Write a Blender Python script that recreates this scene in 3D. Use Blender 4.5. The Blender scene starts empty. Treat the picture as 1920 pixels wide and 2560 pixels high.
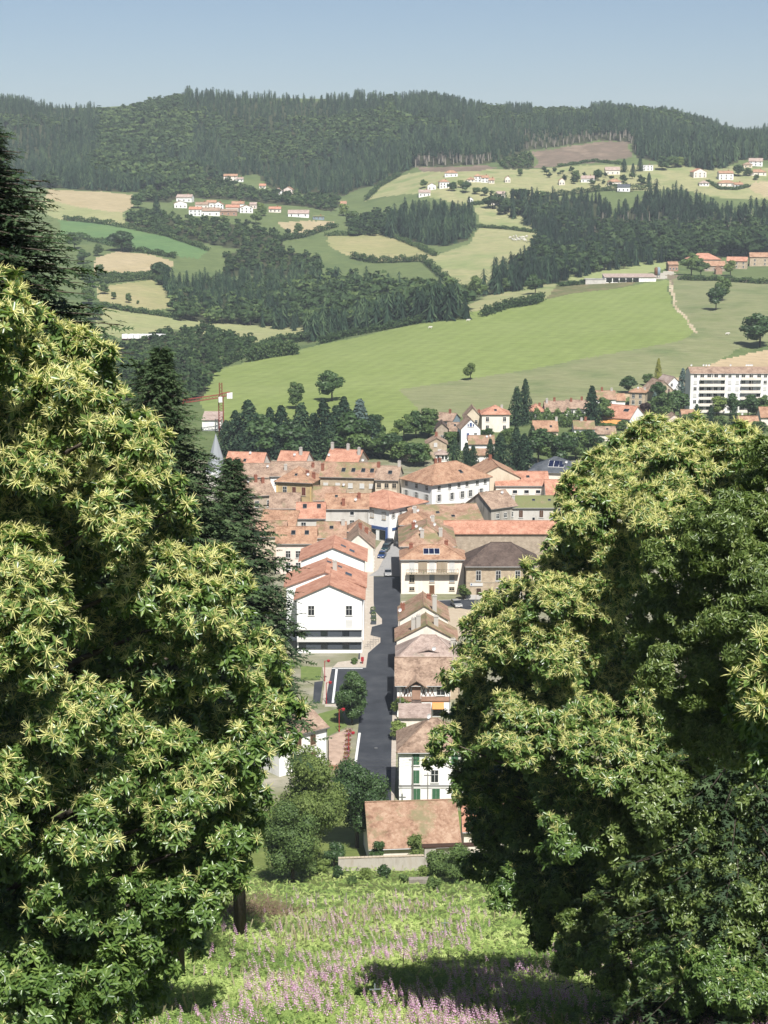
import bpy, math, random
import numpy as np
from mathutils import Vector, Matrix
random.seed(7); rng = np.random.default_rng(7)
scene = bpy.context.scene
COL = scene.collection
# ------------------------------------------------------------------ camera, sky, sun, exposure
FPX, CU, CV, CAMZ = 4267.0, 960.0, 1280.0, 98.0
PITCH = math.atan(840.0 / FPX)
cam_data = bpy.data.cameras.new('camera'); cam = bpy.data.objects.new('camera', cam_data); COL.objects.link(cam)
cam_data.sensor_fit = 'VERTICAL'; cam_data.sensor_height = 36.0; cam_data.lens = FPX / 2560 * 36.0
cam_data.clip_start = 0.5; cam_data.clip_end = 20000
cam.location = (0, 0, CAMZ); cam.rotation_euler = (math.pi / 2 - PITCH, 0, 0)
scene.camera = cam
SUN_EL, SUN_AZ = math.radians(54), math.radians(15)      # azimuth: degrees to the right of straight behind the camera
SUN_DIR = np.array([math.sin(SUN_AZ) * math.cos(SUN_EL), -math.cos(SUN_AZ) * math.cos(SUN_EL), math.sin(SUN_EL)])
world = bpy.data.worlds.new('World'); scene.world = world; world.use_nodes = True
wn = world.node_tree; wn.nodes.clear()
sky = wn.nodes.new('ShaderNodeTexSky'); sky.sky_type = 'NISHITA'; sky.sun_disc = False
sky.sun_elevation = SUN_EL; sky.sun_rotation = math.pi - SUN_AZ
sky.air_density = 0.72; sky.dust_density = 1.2; sky.ozone_density = 0.9; sky.altitude = 300
bg = wn.nodes.new('ShaderNodeBackground'); bg.inputs['Strength'].default_value = 0.05
wo = wn.nodes.new('ShaderNodeOutputWorld')
wn.links.new(sky.outputs[0], bg.inputs[0]); wn.links.new(bg.outputs[0], wo.inputs[0])
sun_data = bpy.data.lights.new('sun', 'SUN'); sun_data.energy = 5.0; sun_data.angle = math.radians(0.53); sun_data.color = (1.0, 0.97, 0.92)
sun = bpy.data.objects.new('sun', sun_data); COL.objects.link(sun)
sun.rotation_euler = Vector(SUN_DIR).to_track_quat('Z', 'Y').to_euler()
scene.view_settings.view_transform = 'Standard'; scene.view_settings.look = 'None'
scene.view_settings.exposure = 0.96; scene.view_settings.gamma = 1.0; scene.view_settings.use_curve_mapping = False
scene.render.engine = 'CYCLES'
scene.cycles.use_denoising = True
scene.cycles.max_bounces = 6; scene.cycles.diffuse_bounces = 3; scene.cycles.transmission_bounces = 4; scene.cycles.transparent_max_bounces = 6
scene.cycles.volume_bounces = 0

# ------------------------------------------------------------------ pixel <-> place
cp, sp = math.cos(PITCH), math.sin(PITCH)
def ray(u, v):
    dx, dy = (u - CU) / FPX, (CV - v) / FPX
    return np.array([dx, cp + dy * sp, -sp + dy * cp])
def at(u, v, Y):
    d = ray(u, v); return np.array([0, 0, CAMZ]) + d * (Y / d[1])
def on_z(u, v, z=0.0):
    d = ray(u, v); return np.array([0, 0, CAMZ]) + d * ((z - CAMZ) / d[2])
def project(x, y, z):
    dz = z - CAMZ; f = y * cp - dz * sp; up = y * sp + dz * cp
    return CU + FPX * x / f, CV - FPX * up / f
def scale_at(p):
    return FPX / (p[1] * cp - (p[2] - CAMZ) * sp)

# ------------------------------------------------------------------ terrain
PROF = np.array([(-80, 106), (0, 88), (40, 72.5), (65, 63), (95, 52.5), (130, 39.5), (170, 23.0), (200, 11.4), (212, 8.1), (217, 5.0), (226, 2.5), (246, 0.3), (256, 0.0), (560, 0.0), (620, 0.6), (700, 2.0), (900, 10), (6000, 10)])
CTRL = [(-600, 1120, 620), (0, 1120, 620), (500, 1108, 620), (960, 1108, 620), (1400, 1104, 620), (1900, 1104, 620), (2500, 1104, 620),
 (550, 1040, 690), (830, 1000, 735), (1180, 935, 800), (600, 950, 825), (520, 960, 805), (1000, 850, 930), (700, 880, 930), (1300, 800, 1000), (1500, 720, 1150), (1650, 700, 1190),
 (1150, 770, 1060), (1000, 812, 1020), (760, 870, 960), (1900, 760, 1020), (1700, 870, 860), (1750, 1026, 715), (1400, 1040, 690), (1600, 980, 752), (1920, 905, 830), (2300, 860, 860), (2300, 680, 1200),
 (1600, 690, 1220), (1750, 690, 1230), (1900, 682, 1250), (1500, 650, 1330), (1250, 735, 1150), (1300, 600, 1450), (1200, 700, 1250), (1250, 540, 1580), (1280, 572, 1520), (1500, 600, 1450), (1800, 560, 1520), (1920, 500, 1640), (2300, 520, 1600),
 (1700, 440, 1750), (1100, 460, 1700), (1450, 430, 1780), (1900, 405, 1820), (1500, 370, 1950), (1350, 402, 1880), (1100, 425, 1820), (2300, 420, 1900),
 (-500, 285, 2300), (0, 270, 2300), (280, 292, 2300), (450, 262, 2300), (550, 256, 2300), (750, 262, 2300), (1000, 266, 2300), (1280, 284, 2300), (1600, 298, 2300), (1750, 322, 2280), (1850, 350, 2250), (1960, 332, 2250), (2100, 340, 2250), (2600, 390, 2250),
 (600, 530, 1600), (500, 475, 1800), (580, 445, 1850), (750, 530, 1620), (200, 500, 1650), (150, 470, 1750), (350, 482, 1720), (250, 590, 1450), (450, 620, 1400), (320, 650, 1330), (330, 740, 1180), (350, 800, 1100), (340, 850, 1020), (300, 900, 950), (-300, 500, 1700), (-300, 650, 1350), (-300, 900, 950),
 (700, 820, 1130), (500, 800, 1130), (1000, 795, 1120), (700, 690, 1330), (900, 655, 1380), (850, 620, 1430), (1050, 655, 1350), (1000, 565, 1550), (880, 512, 1700), (800, 460, 1850), (1000, 350, 2080), (400, 380, 2050), (0, 400, 2000), (700, 370, 2060)]
CP_ = np.array([at(*c) for c in CTRL])
extra = []
for u in (-600, 0, 300, 600, 1000, 1400, 1800, 2500):
    p = at(u, 400, 3300); extra.append((p[0], 3300, 120.0))
CP_ = np.vstack([CP_, np.array(extra)])
def tcoord(x, y):
    y = np.maximum(y, 50.0); return np.stack([x / y * 3.0, np.log(y) * 1.6], -1)
_C = tcoord(CP_[:, 0], CP_[:, 1])
def _phi(d2): return np.where(d2 > 1e-12, 0.5 * d2 * np.log(np.maximum(d2, 1e-12)), 0.0)
_n = len(_C); _K = _phi(((_C[:, None] - _C[None]) ** 2).sum(-1)) + np.eye(_n) * 2e-4
_A = np.zeros((_n + 3, _n + 3)); _A[:_n, :_n] = _K; _A[:_n, _n] = 1; _A[:_n, _n + 1:] = _C; _A[_n:, :_n] = _A[:_n, _n:].T
_W = np.linalg.solve(_A, np.concatenate([CP_[:, 2], np.zeros(3)]))
def T(x, y):
    x = np.asarray(x, float); y = np.asarray(y, float); sh = np.broadcast(x, y).shape
    xf = np.broadcast_to(x, sh).ravel(); yf = np.broadcast_to(y, sh).ravel()
    z = np.interp(yf, PROF[:, 0], PROF[:, 1])
    near = yf < 250
    z = z + np.where(near, 0.25 * np.sin(xf * 0.31 + 1.3) * np.sin(yf * 0.17) * np.clip((205 - yf) / 20, 0, 1) + np.clip(xf - 6, 0, 40) * 0.10 * np.clip((170 - yf) / 60, 0, 1) + np.clip(-xf - 8, 0, 40) * 0.10 * np.clip((170 - yf) / 60, 0, 1), 0)
    far = yf > 585
    if far.any():
        q = tcoord(xf[far], yf[far]); zz = np.empty(len(q))
        for i in range(0, len(q), 20000):
            c = q[i:i + 20000]; zz[i:i + 20000] = _phi(((c[:, None] - _C[None]) ** 2).sum(-1)) @ _W[:_n] + _W[_n] + c @ _W[_n + 1:]
        t = np.clip((yf[far] - 585) / 70, 0, 1); t = t * t * (3 - 2 * t)
        zz += np.sin(xf[far] * 0.021) * np.sin(yf[far] * 0.017 + 1) * 1.2 * np.clip((yf[far] - 1250) / 300, 0, 1)
        z[far] = z[far] * (1 - t) + zz * t
    return z.reshape(sh)
def Tz(x, y): return float(T(np.array([x]), np.array([y]))[0])
_ys = np.concatenate([np.linspace(20, 240, 120), np.linspace(242, 640, 250), np.geomspace(645, 2600, 420)])
def hit(u, v, h=0.0, ymin=20):
    """first point along the pixel's ray that is h metres above the ground"""
    d = ray(u, v); ys = _ys[_ys >= ymin]; x = d[0] / d[1] * ys; z = CAMZ + d[2] / d[1] * ys
    g = z - (T(x, ys) + h); k = np.nonzero(g <= 0)[0]
    if len(k) == 0: k = np.array([len(ys) - 1]) if False else np.array([int(np.argmin(g))])
    i = k[0]
    if i == 0: Y = ys[0]
    else:
        a = g[i - 1] / (g[i - 1] - g[i]) if g[i - 1] != g[i] else 0; Y = ys[i - 1] + a * (ys[i] - ys[i - 1])
    return np.array([d[0] / d[1] * Y, Y, CAMZ + d[2] / d[1] * Y])

# ------------------------------------------------------------------ materials
def lin(c): return tuple((x / 12.92 if x <= 0.04045 else ((x + 0.055) / 1.055) ** 2.4) for x in [k / 255 for k in c])
def alb(r, g, b, k=0.5):
    l = 0.3 * r + 0.59 * g + 0.11 * b; c = [x + 0.16 * (l - x) for x in (r, g, b)]; return tuple(min(0.82, x * k * 0.92) for x in lin(c))
MATS = {}
def new_mat(name):
    m = bpy.data.materials.new(name); m.use_nodes = True; nt = m.node_tree; b = nt.nodes['Principled BSDF']
    MATS[name] = m; return m, nt, b
def N(nt, t, **kw):
    n = nt.nodes.new(t)
    for k, v in kw.items(): setattr(n, k, v)
    return n
def ramp(nt, stops):
    r = N(nt, 'ShaderNodeValToRGB'); e = r.color_ramp.elements
    while len(e) < len(stops): e.new(0.5)
    for i, (p, c) in enumerate(stops): e[i].position = p; e[i].color = (*c, 1)
    return r
def plain(name, col, rough=0.7, metal=0.0, spec=0.3):
    m, nt, b = new_mat(name); b.inputs['Base Color'].default_value = (*col, 1); b.inputs['Roughness'].default_value = rough; b.inputs['Metallic'].default_value = metal
    b.inputs['Specular IOR Level'].default_value = spec; return m
def mottled(name, cols, scale=0.5, detail=6, rough=0.85, bump=0.0, bscale=None, spec=0.2, streak=1.0, coord='Object', lo=0.3, hi=0.7):
    """two or three colours mixed by noise, with an optional fine relief"""
    m, nt, b = new_mat(name); tc = N(nt, 'ShaderNodeTexCoord'); mp = N(nt, 'ShaderNodeMapping'); mp.inputs['Scale'].default_value = (1, 1, streak)
    no = N(nt, 'ShaderNodeTexNoise'); no.inputs['Scale'].default_value = scale; no.inputs['Detail'].default_value = detail; no.inputs['Roughness'].default_value = 0.65
    st = [(lo + (hi - lo) * i / (len(cols) - 1), c) for i, c in enumerate(cols)]
    r = ramp(nt, st)
    nt.links.new(tc.outputs[coord], mp.inputs[0]); nt.links.new(mp.outputs[0], no.inputs['Vector']); nt.links.new(no.outputs['Fac'], r.inputs[0]); nt.links.new(r.outputs[0], b.inputs['Base Color'])
    b.inputs['Roughness'].default_value = rough; b.inputs['Specular IOR Level'].default_value = spec
    if bump:
        n2 = N(nt, 'ShaderNodeTexNoise'); n2.inputs['Scale'].default_value = bscale or scale * 6; n2.inputs['Detail'].default_value = 4
        bp = N(nt, 'ShaderNodeBump'); bp.inputs['Strength'].default_value = bump; bp.inputs['Distance'].default_value = 0.1
        nt.links.new(mp.outputs[0], n2.inputs['Vector']); nt.links.new(n2.outputs['Fac'], bp.inputs['Height']); nt.links.new(bp.outputs[0], b.inputs['Normal'])
    return m
def field_mat(name, a, b_, c=None, scale=0.02, stripes=None):
    """crop or pasture: broad patches, fine tufts, optional drill or mowing rows"""
    m, nt, b = new_mat(name); tc = N(nt, 'ShaderNodeTexCoord')
    n1 = N(nt, 'ShaderNodeTexNoise'); n1.inputs['Scale'].default_value = scale; n1.inputs['Detail'].default_value = 8; n1.inputs['Roughness'].default_value = 0.6
    mp = N(nt, 'ShaderNodeMapping'); mp.inputs['Scale'].default_value = (0.35, 1, 1)
    n2 = N(nt, 'ShaderNodeTexNoise'); n2.inputs['Scale'].default_value = 0.35; n2.inputs['Detail'].default_value = 6; n2.inputs['Roughness'].default_value = 0.75
    r1 = ramp(nt, [(0.32, a), (0.5, tuple((x + y) / 2 for x, y in zip(a, b_))), (0.68, b_)] if c is None else [(0.3, a), (0.52, b_), (0.7, c)])
    r2 = ramp(nt, [(0.28, (0.6, 0.62, 0.6)), (0.72, (1.24, 1.22, 1.18))])
    mx = N(nt, 'ShaderNodeMixRGB'); mx.blend_type = 'MULTIPLY'; mx.inputs[0].default_value = 0.8
    L = nt.links.new
    L(tc.outputs['Object'], n1.inputs['Vector']); L(tc.outputs['Object'], mp.inputs[0]); L(mp.outputs[0], n2.inputs['Vector'])
    L(n1.outputs['Fac'], r1.inputs[0]); L(n2.outputs['Fac'], r2.inputs[0]); L(r1.outputs[0], mx.inputs[1]); L(r2.outputs[0], mx.inputs[2])
    out = mx
    if stripes:
        w = N(nt, 'ShaderNodeTexWave'); w.inputs['Scale'].default_value = stripes[0]; w.inputs['Distortion'].default_value = 1.2; w.inputs['Detail'].default_value = 2; w.bands_direction = 'X'
        mr = N(nt, 'ShaderNodeMapping'); mr.inputs['Rotation'].default_value = (0, 0, math.radians(stripes[1]))
        rs = ramp(nt, [(0.2, (1 - stripes[2],) * 3), (0.8, (1, 1, 1))]); m2 = N(nt, 'ShaderNodeMixRGB'); m2.blend_type = 'MULTIPLY'; m2.inputs[0].default_value = 1
        L(tc.outputs['Object'], mr.inputs[0]); L(mr.outputs[0], w.inputs['Vector']); L(w.outputs['Fac'], rs.inputs[0]); L(mx.outputs[0], m2.inputs[1]); L(rs.outputs[0], m2.inputs[2]); out = m2
    L(out.outputs[0], b.inputs['Base Color']); b.inputs['Roughness'].default_value = 0.95; b.inputs['Specular IOR Level'].default_value = 0.1
    bp = N(nt, 'ShaderNodeBump'); bp.inputs['Strength'].default_value = 0.5; bp.inputs['Distance'].default_value = 0.6
    L(n2.outputs['Fac'], bp.inputs['Height']); L(bp.outputs[0], b.inputs['Normal'])
    return m
def leaf_mat(name, cols, rough=0.5, trans=0.3, spec=0.35):
    """foliage: colour varies by each leaf's own random tint; light passes through"""
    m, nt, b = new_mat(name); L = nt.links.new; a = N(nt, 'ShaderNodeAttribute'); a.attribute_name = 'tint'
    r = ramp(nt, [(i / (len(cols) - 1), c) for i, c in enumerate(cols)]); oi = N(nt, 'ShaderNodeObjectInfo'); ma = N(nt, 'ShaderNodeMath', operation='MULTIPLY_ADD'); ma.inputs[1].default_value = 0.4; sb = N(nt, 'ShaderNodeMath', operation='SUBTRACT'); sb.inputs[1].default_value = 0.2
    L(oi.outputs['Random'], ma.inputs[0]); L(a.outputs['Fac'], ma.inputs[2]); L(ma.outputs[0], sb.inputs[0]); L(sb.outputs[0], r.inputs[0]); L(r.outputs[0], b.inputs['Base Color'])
    b.inputs['Roughness'].default_value = rough; b.inputs['Specular IOR Level'].default_value = spec
    if trans:
        t = N(nt, 'ShaderNodeBsdfTranslucent'); g = N(nt, 'ShaderNodeMixRGB'); g.blend_type = 'MULTIPLY'; g.inputs[0].default_value = 1; g.inputs[2].default_value = (1.25, 1.35, 0.55, 1)
        L(r.outputs[0], g.inputs[1]); L(g.outputs[0], t.inputs['Color'])
        mx = N(nt, 'ShaderNodeMixShader'); mx.inputs[0].default_value = trans; L(b.outputs[0], mx.inputs[1]); L(t.outputs[0], mx.inputs[2]); L(mx.outputs[0], nt.nodes['Material Output'].inputs[0])
    return m
def roof_mat(name, cols, moss=None, mossamt=0.0, row=0.36, rough=0.85):
    """interlocking clay tiles: courses, columns, tile-to-tile colour, lichen and moss patches"""
    m, nt, b = new_mat(name); L = nt.links.new; tc = N(nt, 'ShaderNodeTexCoord'); oi = N(nt, 'ShaderNodeObjectInfo')
    off = N(nt, 'ShaderNodeVectorMath', operation='SCALE'); off.inputs['Scale'].default_value = 37.0
    cmb = N(nt, 'ShaderNodeCombineXYZ'); L(oi.outputs['Random'], cmb.inputs[0]); L(oi.outputs['Random'], cmb.inputs[1]); L(cmb.outputs[0], off.inputs[0])
    add = N(nt, 'ShaderNodeVectorMath', operation='ADD'); L(tc.outputs['Object'], add.inputs[0]); L(off.outputs[0], add.inputs[1])
    n1 = N(nt, 'ShaderNodeTexNoise'); n1.inputs['Scale'].default_value = 0.45; n1.inputs['Detail'].default_value = 7; n1.inputs['Roughness'].default_value = 0.7
    vo = N(nt, 'ShaderNodeTexVoronoi'); vo.inputs['Scale'].default_value = 3.0
    L(add.outputs[0], n1.inputs['Vector']); L(add.outputs[0], vo.inputs['Vector'])
    mixf = N(nt, 'ShaderNodeMath', operation='MULTIPLY_ADD'); mixf.inputs[1].default_value = 0.18
    sep = N(nt, 'ShaderNodeSeparateColor'); L(vo.outputs['Color'], sep.inputs[0]); L(sep.outputs[0], mixf.inputs[0])
    s2 = N(nt, 'ShaderNodeMath', operation='SUBTRACT'); s2.inputs[1].default_value = 0.09; L(n1.outputs['Fac'], s2.inputs[0]); L(s2.outputs[0], mixf.inputs[2])
    r = ramp(nt, [(0.3 + 0.4 * i / (len(cols) - 1), tuple(x * (0.8 if i == 0 else 1.08 if i == len(cols) - 1 else 1) for x in c)) for i, c in enumerate(cols)]); L(mixf.outputs[0], r.inputs[0]); last = r.outputs[0]
    if moss:
        n2 = N(nt, 'ShaderNodeTexNoise'); n2.inputs['Scale'].default_value = 0.16; n2.inputs['Detail'].default_value = 9; n2.inputs['Roughness'].default_value = 0.72; L(add.outputs[0], n2.inputs['Vector'])
        rm = ramp(nt, [(0.64 - mossamt * 0.36, (0, 0, 0)), (0.74 - mossamt * 0.36, (0.88, 0.88, 0.88))]); L(n2.outputs['Fac'], rm.inputs[0])
        mx = N(nt, 'ShaderNodeMixRGB'); L(rm.outputs[0], mx.inputs[0]); L(last, mx.inputs[1]); mx.inputs[2].default_value = (*moss, 1); last = mx.outputs[0]
    w = N(nt, 'ShaderNodeTexWave'); w.bands_direction = 'Z'; w.wave_profile = 'SAW'; w.inputs['Scale'].default_value = 1 / (row * 0.42) / 6.283 * 3.14; w.inputs['Distortion'].default_value = 0.25
    L(tc.outputs['Object'], w.inputs['Vector'])
    w2 = N(nt, 'ShaderNodeTexWave'); w2.bands_direction = 'DIAGONAL'; w2.inputs['Scale'].default_value = 2.2; L(tc.outputs['Object'], w2.inputs['Vector'])
    ad = N(nt, 'ShaderNodeMath', operation='ADD'); L(w.outputs['Fac'], ad.inputs[0]); L(w2.outputs['Fac'], ad.inputs[1])
    bp = N(nt, 'ShaderNodeBump'); bp.inputs['Strength'].default_value = 0.55; bp.inputs['Distance'].default_value = 0.07; L(ad.outputs[0], bp.inputs['Height']); L(bp.outputs[0], b.inputs['Normal'])
    L(last, b.inputs['Base Color']); b.inputs['Roughness'].default_value = rough; b.inputs['Specular IOR Level'].default_value = 0.2
    return m
def masonry(name, c1, c2, mortar, bw=0.45, bh=0.2):
    """coursed rubble or brick wall"""
    m, nt, b = new_mat(name); L = nt.links.new; tc = N(nt, 'ShaderNodeTexCoord')
    sx = N(nt, 'ShaderNodeSeparateXYZ'); L(tc.outputs['Object'], sx.inputs[0]); ad = N(nt, 'ShaderNodeMath', operation='ADD'); L(sx.outputs[0], ad.inputs[0]); L(sx.outputs[1], ad.inputs[1])
    cb = N(nt, 'ShaderNodeCombineXYZ'); L(ad.outputs[0], cb.inputs[0]); L(sx.outputs[2], cb.inputs[1])
    br = N(nt, 'ShaderNodeTexBrick'); br.inputs['Color1'].default_value = (*c1, 1); br.inputs['Color2'].default_value = (*c2, 1); br.inputs['Mortar'].default_value = (*mortar, 1)
    br.inputs['Scale'].default_value = 1; br.inputs['Brick Width'].default_value = bw; br.inputs['Row Height'].default_value = bh; br.inputs['Mortar Size'].default_value = 0.018
    L(cb.outputs[0], br.inputs['Vector'])
    no = N(nt, 'ShaderNodeTexNoise'); no.inputs['Scale'].default_value = 0.8; no.inputs['Detail'].default_value = 7; L(tc.outputs['Object'], no.inputs['Vector'])
    r = ramp(nt, [(0.3, (0.72, 0.70, 0.68)), (0.7, (1.1, 1.1, 1.1))]); L(no.outputs['Fac'], r.inputs[0])
    mx = N(nt, 'ShaderNodeMixRGB'); mx.blend_type = 'MULTIPLY'; mx.inputs[0].default_value = 1; L(br.outputs['Color'], mx.inputs[1]); L(r.outputs[0], mx.inputs[2]); L(mx.outputs[0], b.inputs['Base Color'])
    bp = N(nt, 'ShaderNodeBump'); bp.inputs['Strength'].default_value = 0.5; bp.inputs['Distance'].default_value = 0.03; L(br.outputs['Fac'], bp.inputs['Height']); bp.invert = True; L(bp.outputs[0], b.inputs['Normal'])
    b.inputs['Roughness'].default_value = 0.9; return m

# ------------------------------------------------------------------ mesh helpers
def tag(o, label=None, cat=None, group=None, kind=None):
    if label: o['label'] = label
    if cat: o['category'] = cat
    if group: o['group'] = group
    if kind: o['kind'] = kind
    return o
def add(name, me, parent=None, loc=None, rz=None):
    o = bpy.data.objects.new(name, me); COL.objects.link(o)
    if parent is not None: o.parent = parent
    if loc is not None: o.location = loc
    if rz is not None: o.rotation_euler = (0, 0, rz)
    return o
def empty(name, loc, rz=0.0): return add(name, None, None, tuple(float(c) for c in loc), rz)
def copy_tree(o, parent=None):
    c = o.copy(); COL.objects.link(c); c.parent = parent
    for ch in list(o.children): copy_tree(ch, c)
    return c
def mesh_np(name, V, F, mats, midx=None, tint=None, smooth=False):
    me = bpy.data.meshes.new(name); V = np.asarray(V, np.float32); F = np.asarray(F, np.int32); k = F.shape[1]
    me.vertices.add(len(V)); me.vertices.foreach_set('co', V.ravel()); me.loops.add(F.size); me.loops.foreach_set('vertex_index', F.ravel())
    me.polygons.add(len(F)); me.polygons.foreach_set('loop_start', np.arange(0, F.size, k, dtype=np.int32)); me.polygons.foreach_set('loop_total', np.full(len(F), k, np.int32))
    if midx is not None: me.polygons.foreach_set('material_index', np.asarray(midx, np.int32))
    if smooth: me.polygons.foreach_set('use_smooth', np.ones(len(F), bool))
    for m in (mats if isinstance(mats, (list, tuple)) else [mats]): me.materials.append(m)
    if tint is not None:
        at_ = me.attributes.new('tint', 'FLOAT', 'POINT'); at_.data.foreach_set('value', np.asarray(tint, np.float32))
    me.update(calc_edges=True); return me
class MB:
    """collects polygons, then becomes one mesh"""
    def __init__(s): s.v = []; s.f = []; s.m = []
    def poly(s, pts, mi=0):
        b = len(s.v); s.v += [tuple(map(float, p)) for p in pts]; s.f.append(tuple(range(b, b + len(pts)))); s.m.append(mi); return s
    def box(s, x0, x1, y0, y1, z0, z1, mi=0):
        b = len(s.v); s.v += [(x0, y0, z0), (x1, y0, z0), (x1, y1, z0), (x0, y1, z0), (x0, y0, z1), (x1, y0, z1), (x1, y1, z1), (x0, y1, z1)]
        for q in ((0, 3, 2, 1), (4, 5, 6, 7), (0, 1, 5, 4), (1, 2, 6, 5), (2, 3, 7, 6), (3, 0, 4, 7)): s.f.append(tuple(b + i for i in q)); s.m.append(mi)
        return s
    def tube(s, pts, rad, n=6, mi=0, cap=True):
        pts = [np.array(p, float) for p in pts]; rad = rad if hasattr(rad, '__len__') else [rad] * len(pts); b = len(s.v)
        for i, p in enumerate(pts):
            d = pts[min(i + 1, len(pts) - 1)] - pts[max(i - 1, 0)]; d /= max(np.linalg.norm(d), 1e-9)
            a = np.cross(d, (0, 0, 1) if abs(d[2]) < 0.9 else (1, 0, 0)); a /= np.linalg.norm(a); c = np.cross(d, a)
            for k in range(n): t = 2 * math.pi * k / n; s.v.append(tuple(p + rad[i] * (math.cos(t) * a + math.sin(t) * c)))
        for i in range(len(pts) - 1):
            for k in range(n):
                k2 = (k + 1) % n; s.f.append((b + i * n + k, b + i * n + k2, b + (i + 1) * n + k2, b + (i + 1) * n + k)); s.m.append(mi)
        if cap: s.f.append(tuple(b + k for k in range(n))[::-1]); s.m.append(mi); s.f.append(tuple(b + (len(pts) - 1) * n + k for k in range(n))); s.m.append(mi)
        return s
    def mesh(s, name, mats, smooth=False):
        me = bpy.data.meshes.new(name); me.from_pydata(s.v, [], s.f)
        for m in (mats if isinstance(mats, (list, tuple)) else [mats]): me.materials.append(m)
        me.polygons.foreach_set('material_index', s.m)
        if smooth: me.polygons.foreach_set('use_smooth', [True] * len(s.f))
        me.update(); return me
    def obj(s, name, mats, parent=None, smooth=False, loc=None, rz=None): return add(name, s.mesh(name, mats, smooth), parent, loc, rz)
def inpoly(u, v, poly):
    r = np.zeros(u.shape, bool); n = len(poly)
    for i in range(n):
        (x1, y1), (x2, y2) = poly[i], poly[(i + 1) % n]
        if y1 == y2: continue
        c = ((y1 > v) != (y2 > v)) & (u < (x2 - x1) * (v - y1) / (y2 - y1) + x1); r ^= c
    return r
ORD = 'first second third fourth fifth sixth seventh eighth ninth tenth eleventh twelfth thirteenth fourteenth fifteenth sixteenth seventeenth eighteenth nineteenth twentieth'.split()
def ordinal(i):
    if i < 20: return ORD[i]
    t = {2: 'twenty', 3: 'thirty', 4: 'forty'}[(i + 1) // 10]; return t + '-' + ORD[(i + 1) % 10 - 1] if (i + 1) % 10 else {3: 'thirtieth', 4: 'fortieth'}[(i + 1) // 10]
# ------------------------------------------------------------------ land: one sheet, cut into fields along their boundaries
FIELDS = [
 ('green_field', [(500,1010),(520,960),(545,925),(700,885),(850,850),(1000,820),(1150,785),(1300,757),(1360,750),(1420,737),(1550,718),(1668,700),(1672,740),(1690,775),(1720,805),(1737,830),(1700,850),(1600,872),(1500,890),(1250,935),(1000,975),(1035,1015),(1060,1055),(1000,1085),(800,1085),(560,1085)], 'f_green'),
 ('pasture', [(1000,975),(1250,935),(1500,890),(1700,850),(1737,830),(1760,832),(1830,850),(1850,870),(1790,905),(1720,935),(1500,1000),(1250,1042),(1100,1048),(1060,1055),(1035,1015)], 'f_olive'),
 ('wheat_field', [(1440,1012),(1590,968),(1720,932),(1800,898),(1990,862),(1990,1000),(1800,985),(1600,990)], 'f_tan'),
 ('pasture', [(1680,700),(1720,690),(1990,715),(1990,862),(1850,870),(1830,850),(1760,840),(1720,800),(1690,760)], 'f_olive'),
 ('bare_earth', [(1668,688),(1800,691),(1910,699),(1990,706),(1990,716),(1910,714),(1800,717),(1740,727),(1700,720),(1676,712)], 'f_brown'),
 ('dirt_track', [(1672,702),(1684,702),(1694,752),(1706,782),(1735,808),(1764,842),(1752,860),(1741,838),(1716,806),(1692,780),(1680,745)], 'f_dirt'),
 ('dirt_track', [(1737,828),(1741,836),(1700,849),(1600,873),(1500,891),(1500,886),(1600,868),(1700,844)], 'f_dirt'),
 ('quarry_bank', [(1362,748),(1385,725),(1400,712),(1480,704),(1600,700),(1580,712),(1500,726),(1440,738)], 'f_bank'),
 ('farm_yard', [(1400,712),(1425,704),(1480,698),(1640,688),(1672,676),(1690,686),(1668,698),(1600,702),(1480,706)], 'f_gravel'),
 ('mown_hill', [(1410,692),(1500,672),(1590,657),(1680,648),(1690,668),(1640,680),(1480,700),(1425,704)], 'f_mown'),
 ('meadow', [(1190,515),(1260,512),(1345,570),(1345,605),(1320,650),(1240,690),(1180,740),(1170,720),(1100,690),(1060,650),(1080,640),(1170,610),(1200,570)], 'f_meadow'),
 ('meadow', [(815,590),(960,583),(1050,620),(1090,640),(1060,652),(940,655),(880,645),(820,615)], 'f_dry'),
 ('meadow', [(1160,765),(1250,725),(1360,705),(1400,715),(1362,748),(1200,792),(1160,800)], 'f_meadow'),
 ('wheat_field', [(118,475),(250,478),(345,490),(335,512),(310,532),(270,530),(190,515),(110,495)], 'f_tan2'),
 ('pasture', [(110,495),(190,515),(270,530),(312,532),(312,562),(160,550),(90,525)], 'f_mown2'),
 ('crop_field', [(150,548),(270,560),(420,590),(520,625),(500,648),(440,642),(330,625),(150,585)], 'f_crop'),
 ('stubble_field', [(235,645),(300,625),(370,635),(432,655),(425,674),(340,690),(235,688)], 'f_tan2'),
 ('stubble_field', [(240,715),(380,700),(450,730),(447,762),(380,780),(245,752)], 'f_dry'),
 ('pasture', [(240,765),(380,780),(440,800),(770,822),(765,850),(700,858),(640,880),(560,915),(530,905),(620,855),(440,822),(300,845),(240,835)], 'f_mown2'),
 ('stubble_field', [(690,555),(830,553),(842,565),(760,592),(720,582)], 'f_tan2'),
 ('logged_clearing', [(1330,378),(1400,372),(1500,352),(1568,355),(1580,392),(1480,408),(1338,420),(1345,398)], 'f_logged'),
 ('logged_clearing', [(1040,418),(1210,414),(1245,422),(1200,428),(1060,429)], 'f_logged'),
 ('wheat_field', [(1862,466),(1890,456),(1990,455),(1990,492),(1905,490)], 'f_tan2'),
 ('pasture', [(1000,440),(1060,429),(1250,424),(1330,422),(1500,412),(1760,412),(1990,425),(1990,500),(1800,495),(1700,475),(1500,475),(1250,512),(1190,520),(1040,485),(950,492),(915,502),(950,470)], 'f_meadow'),
]
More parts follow.
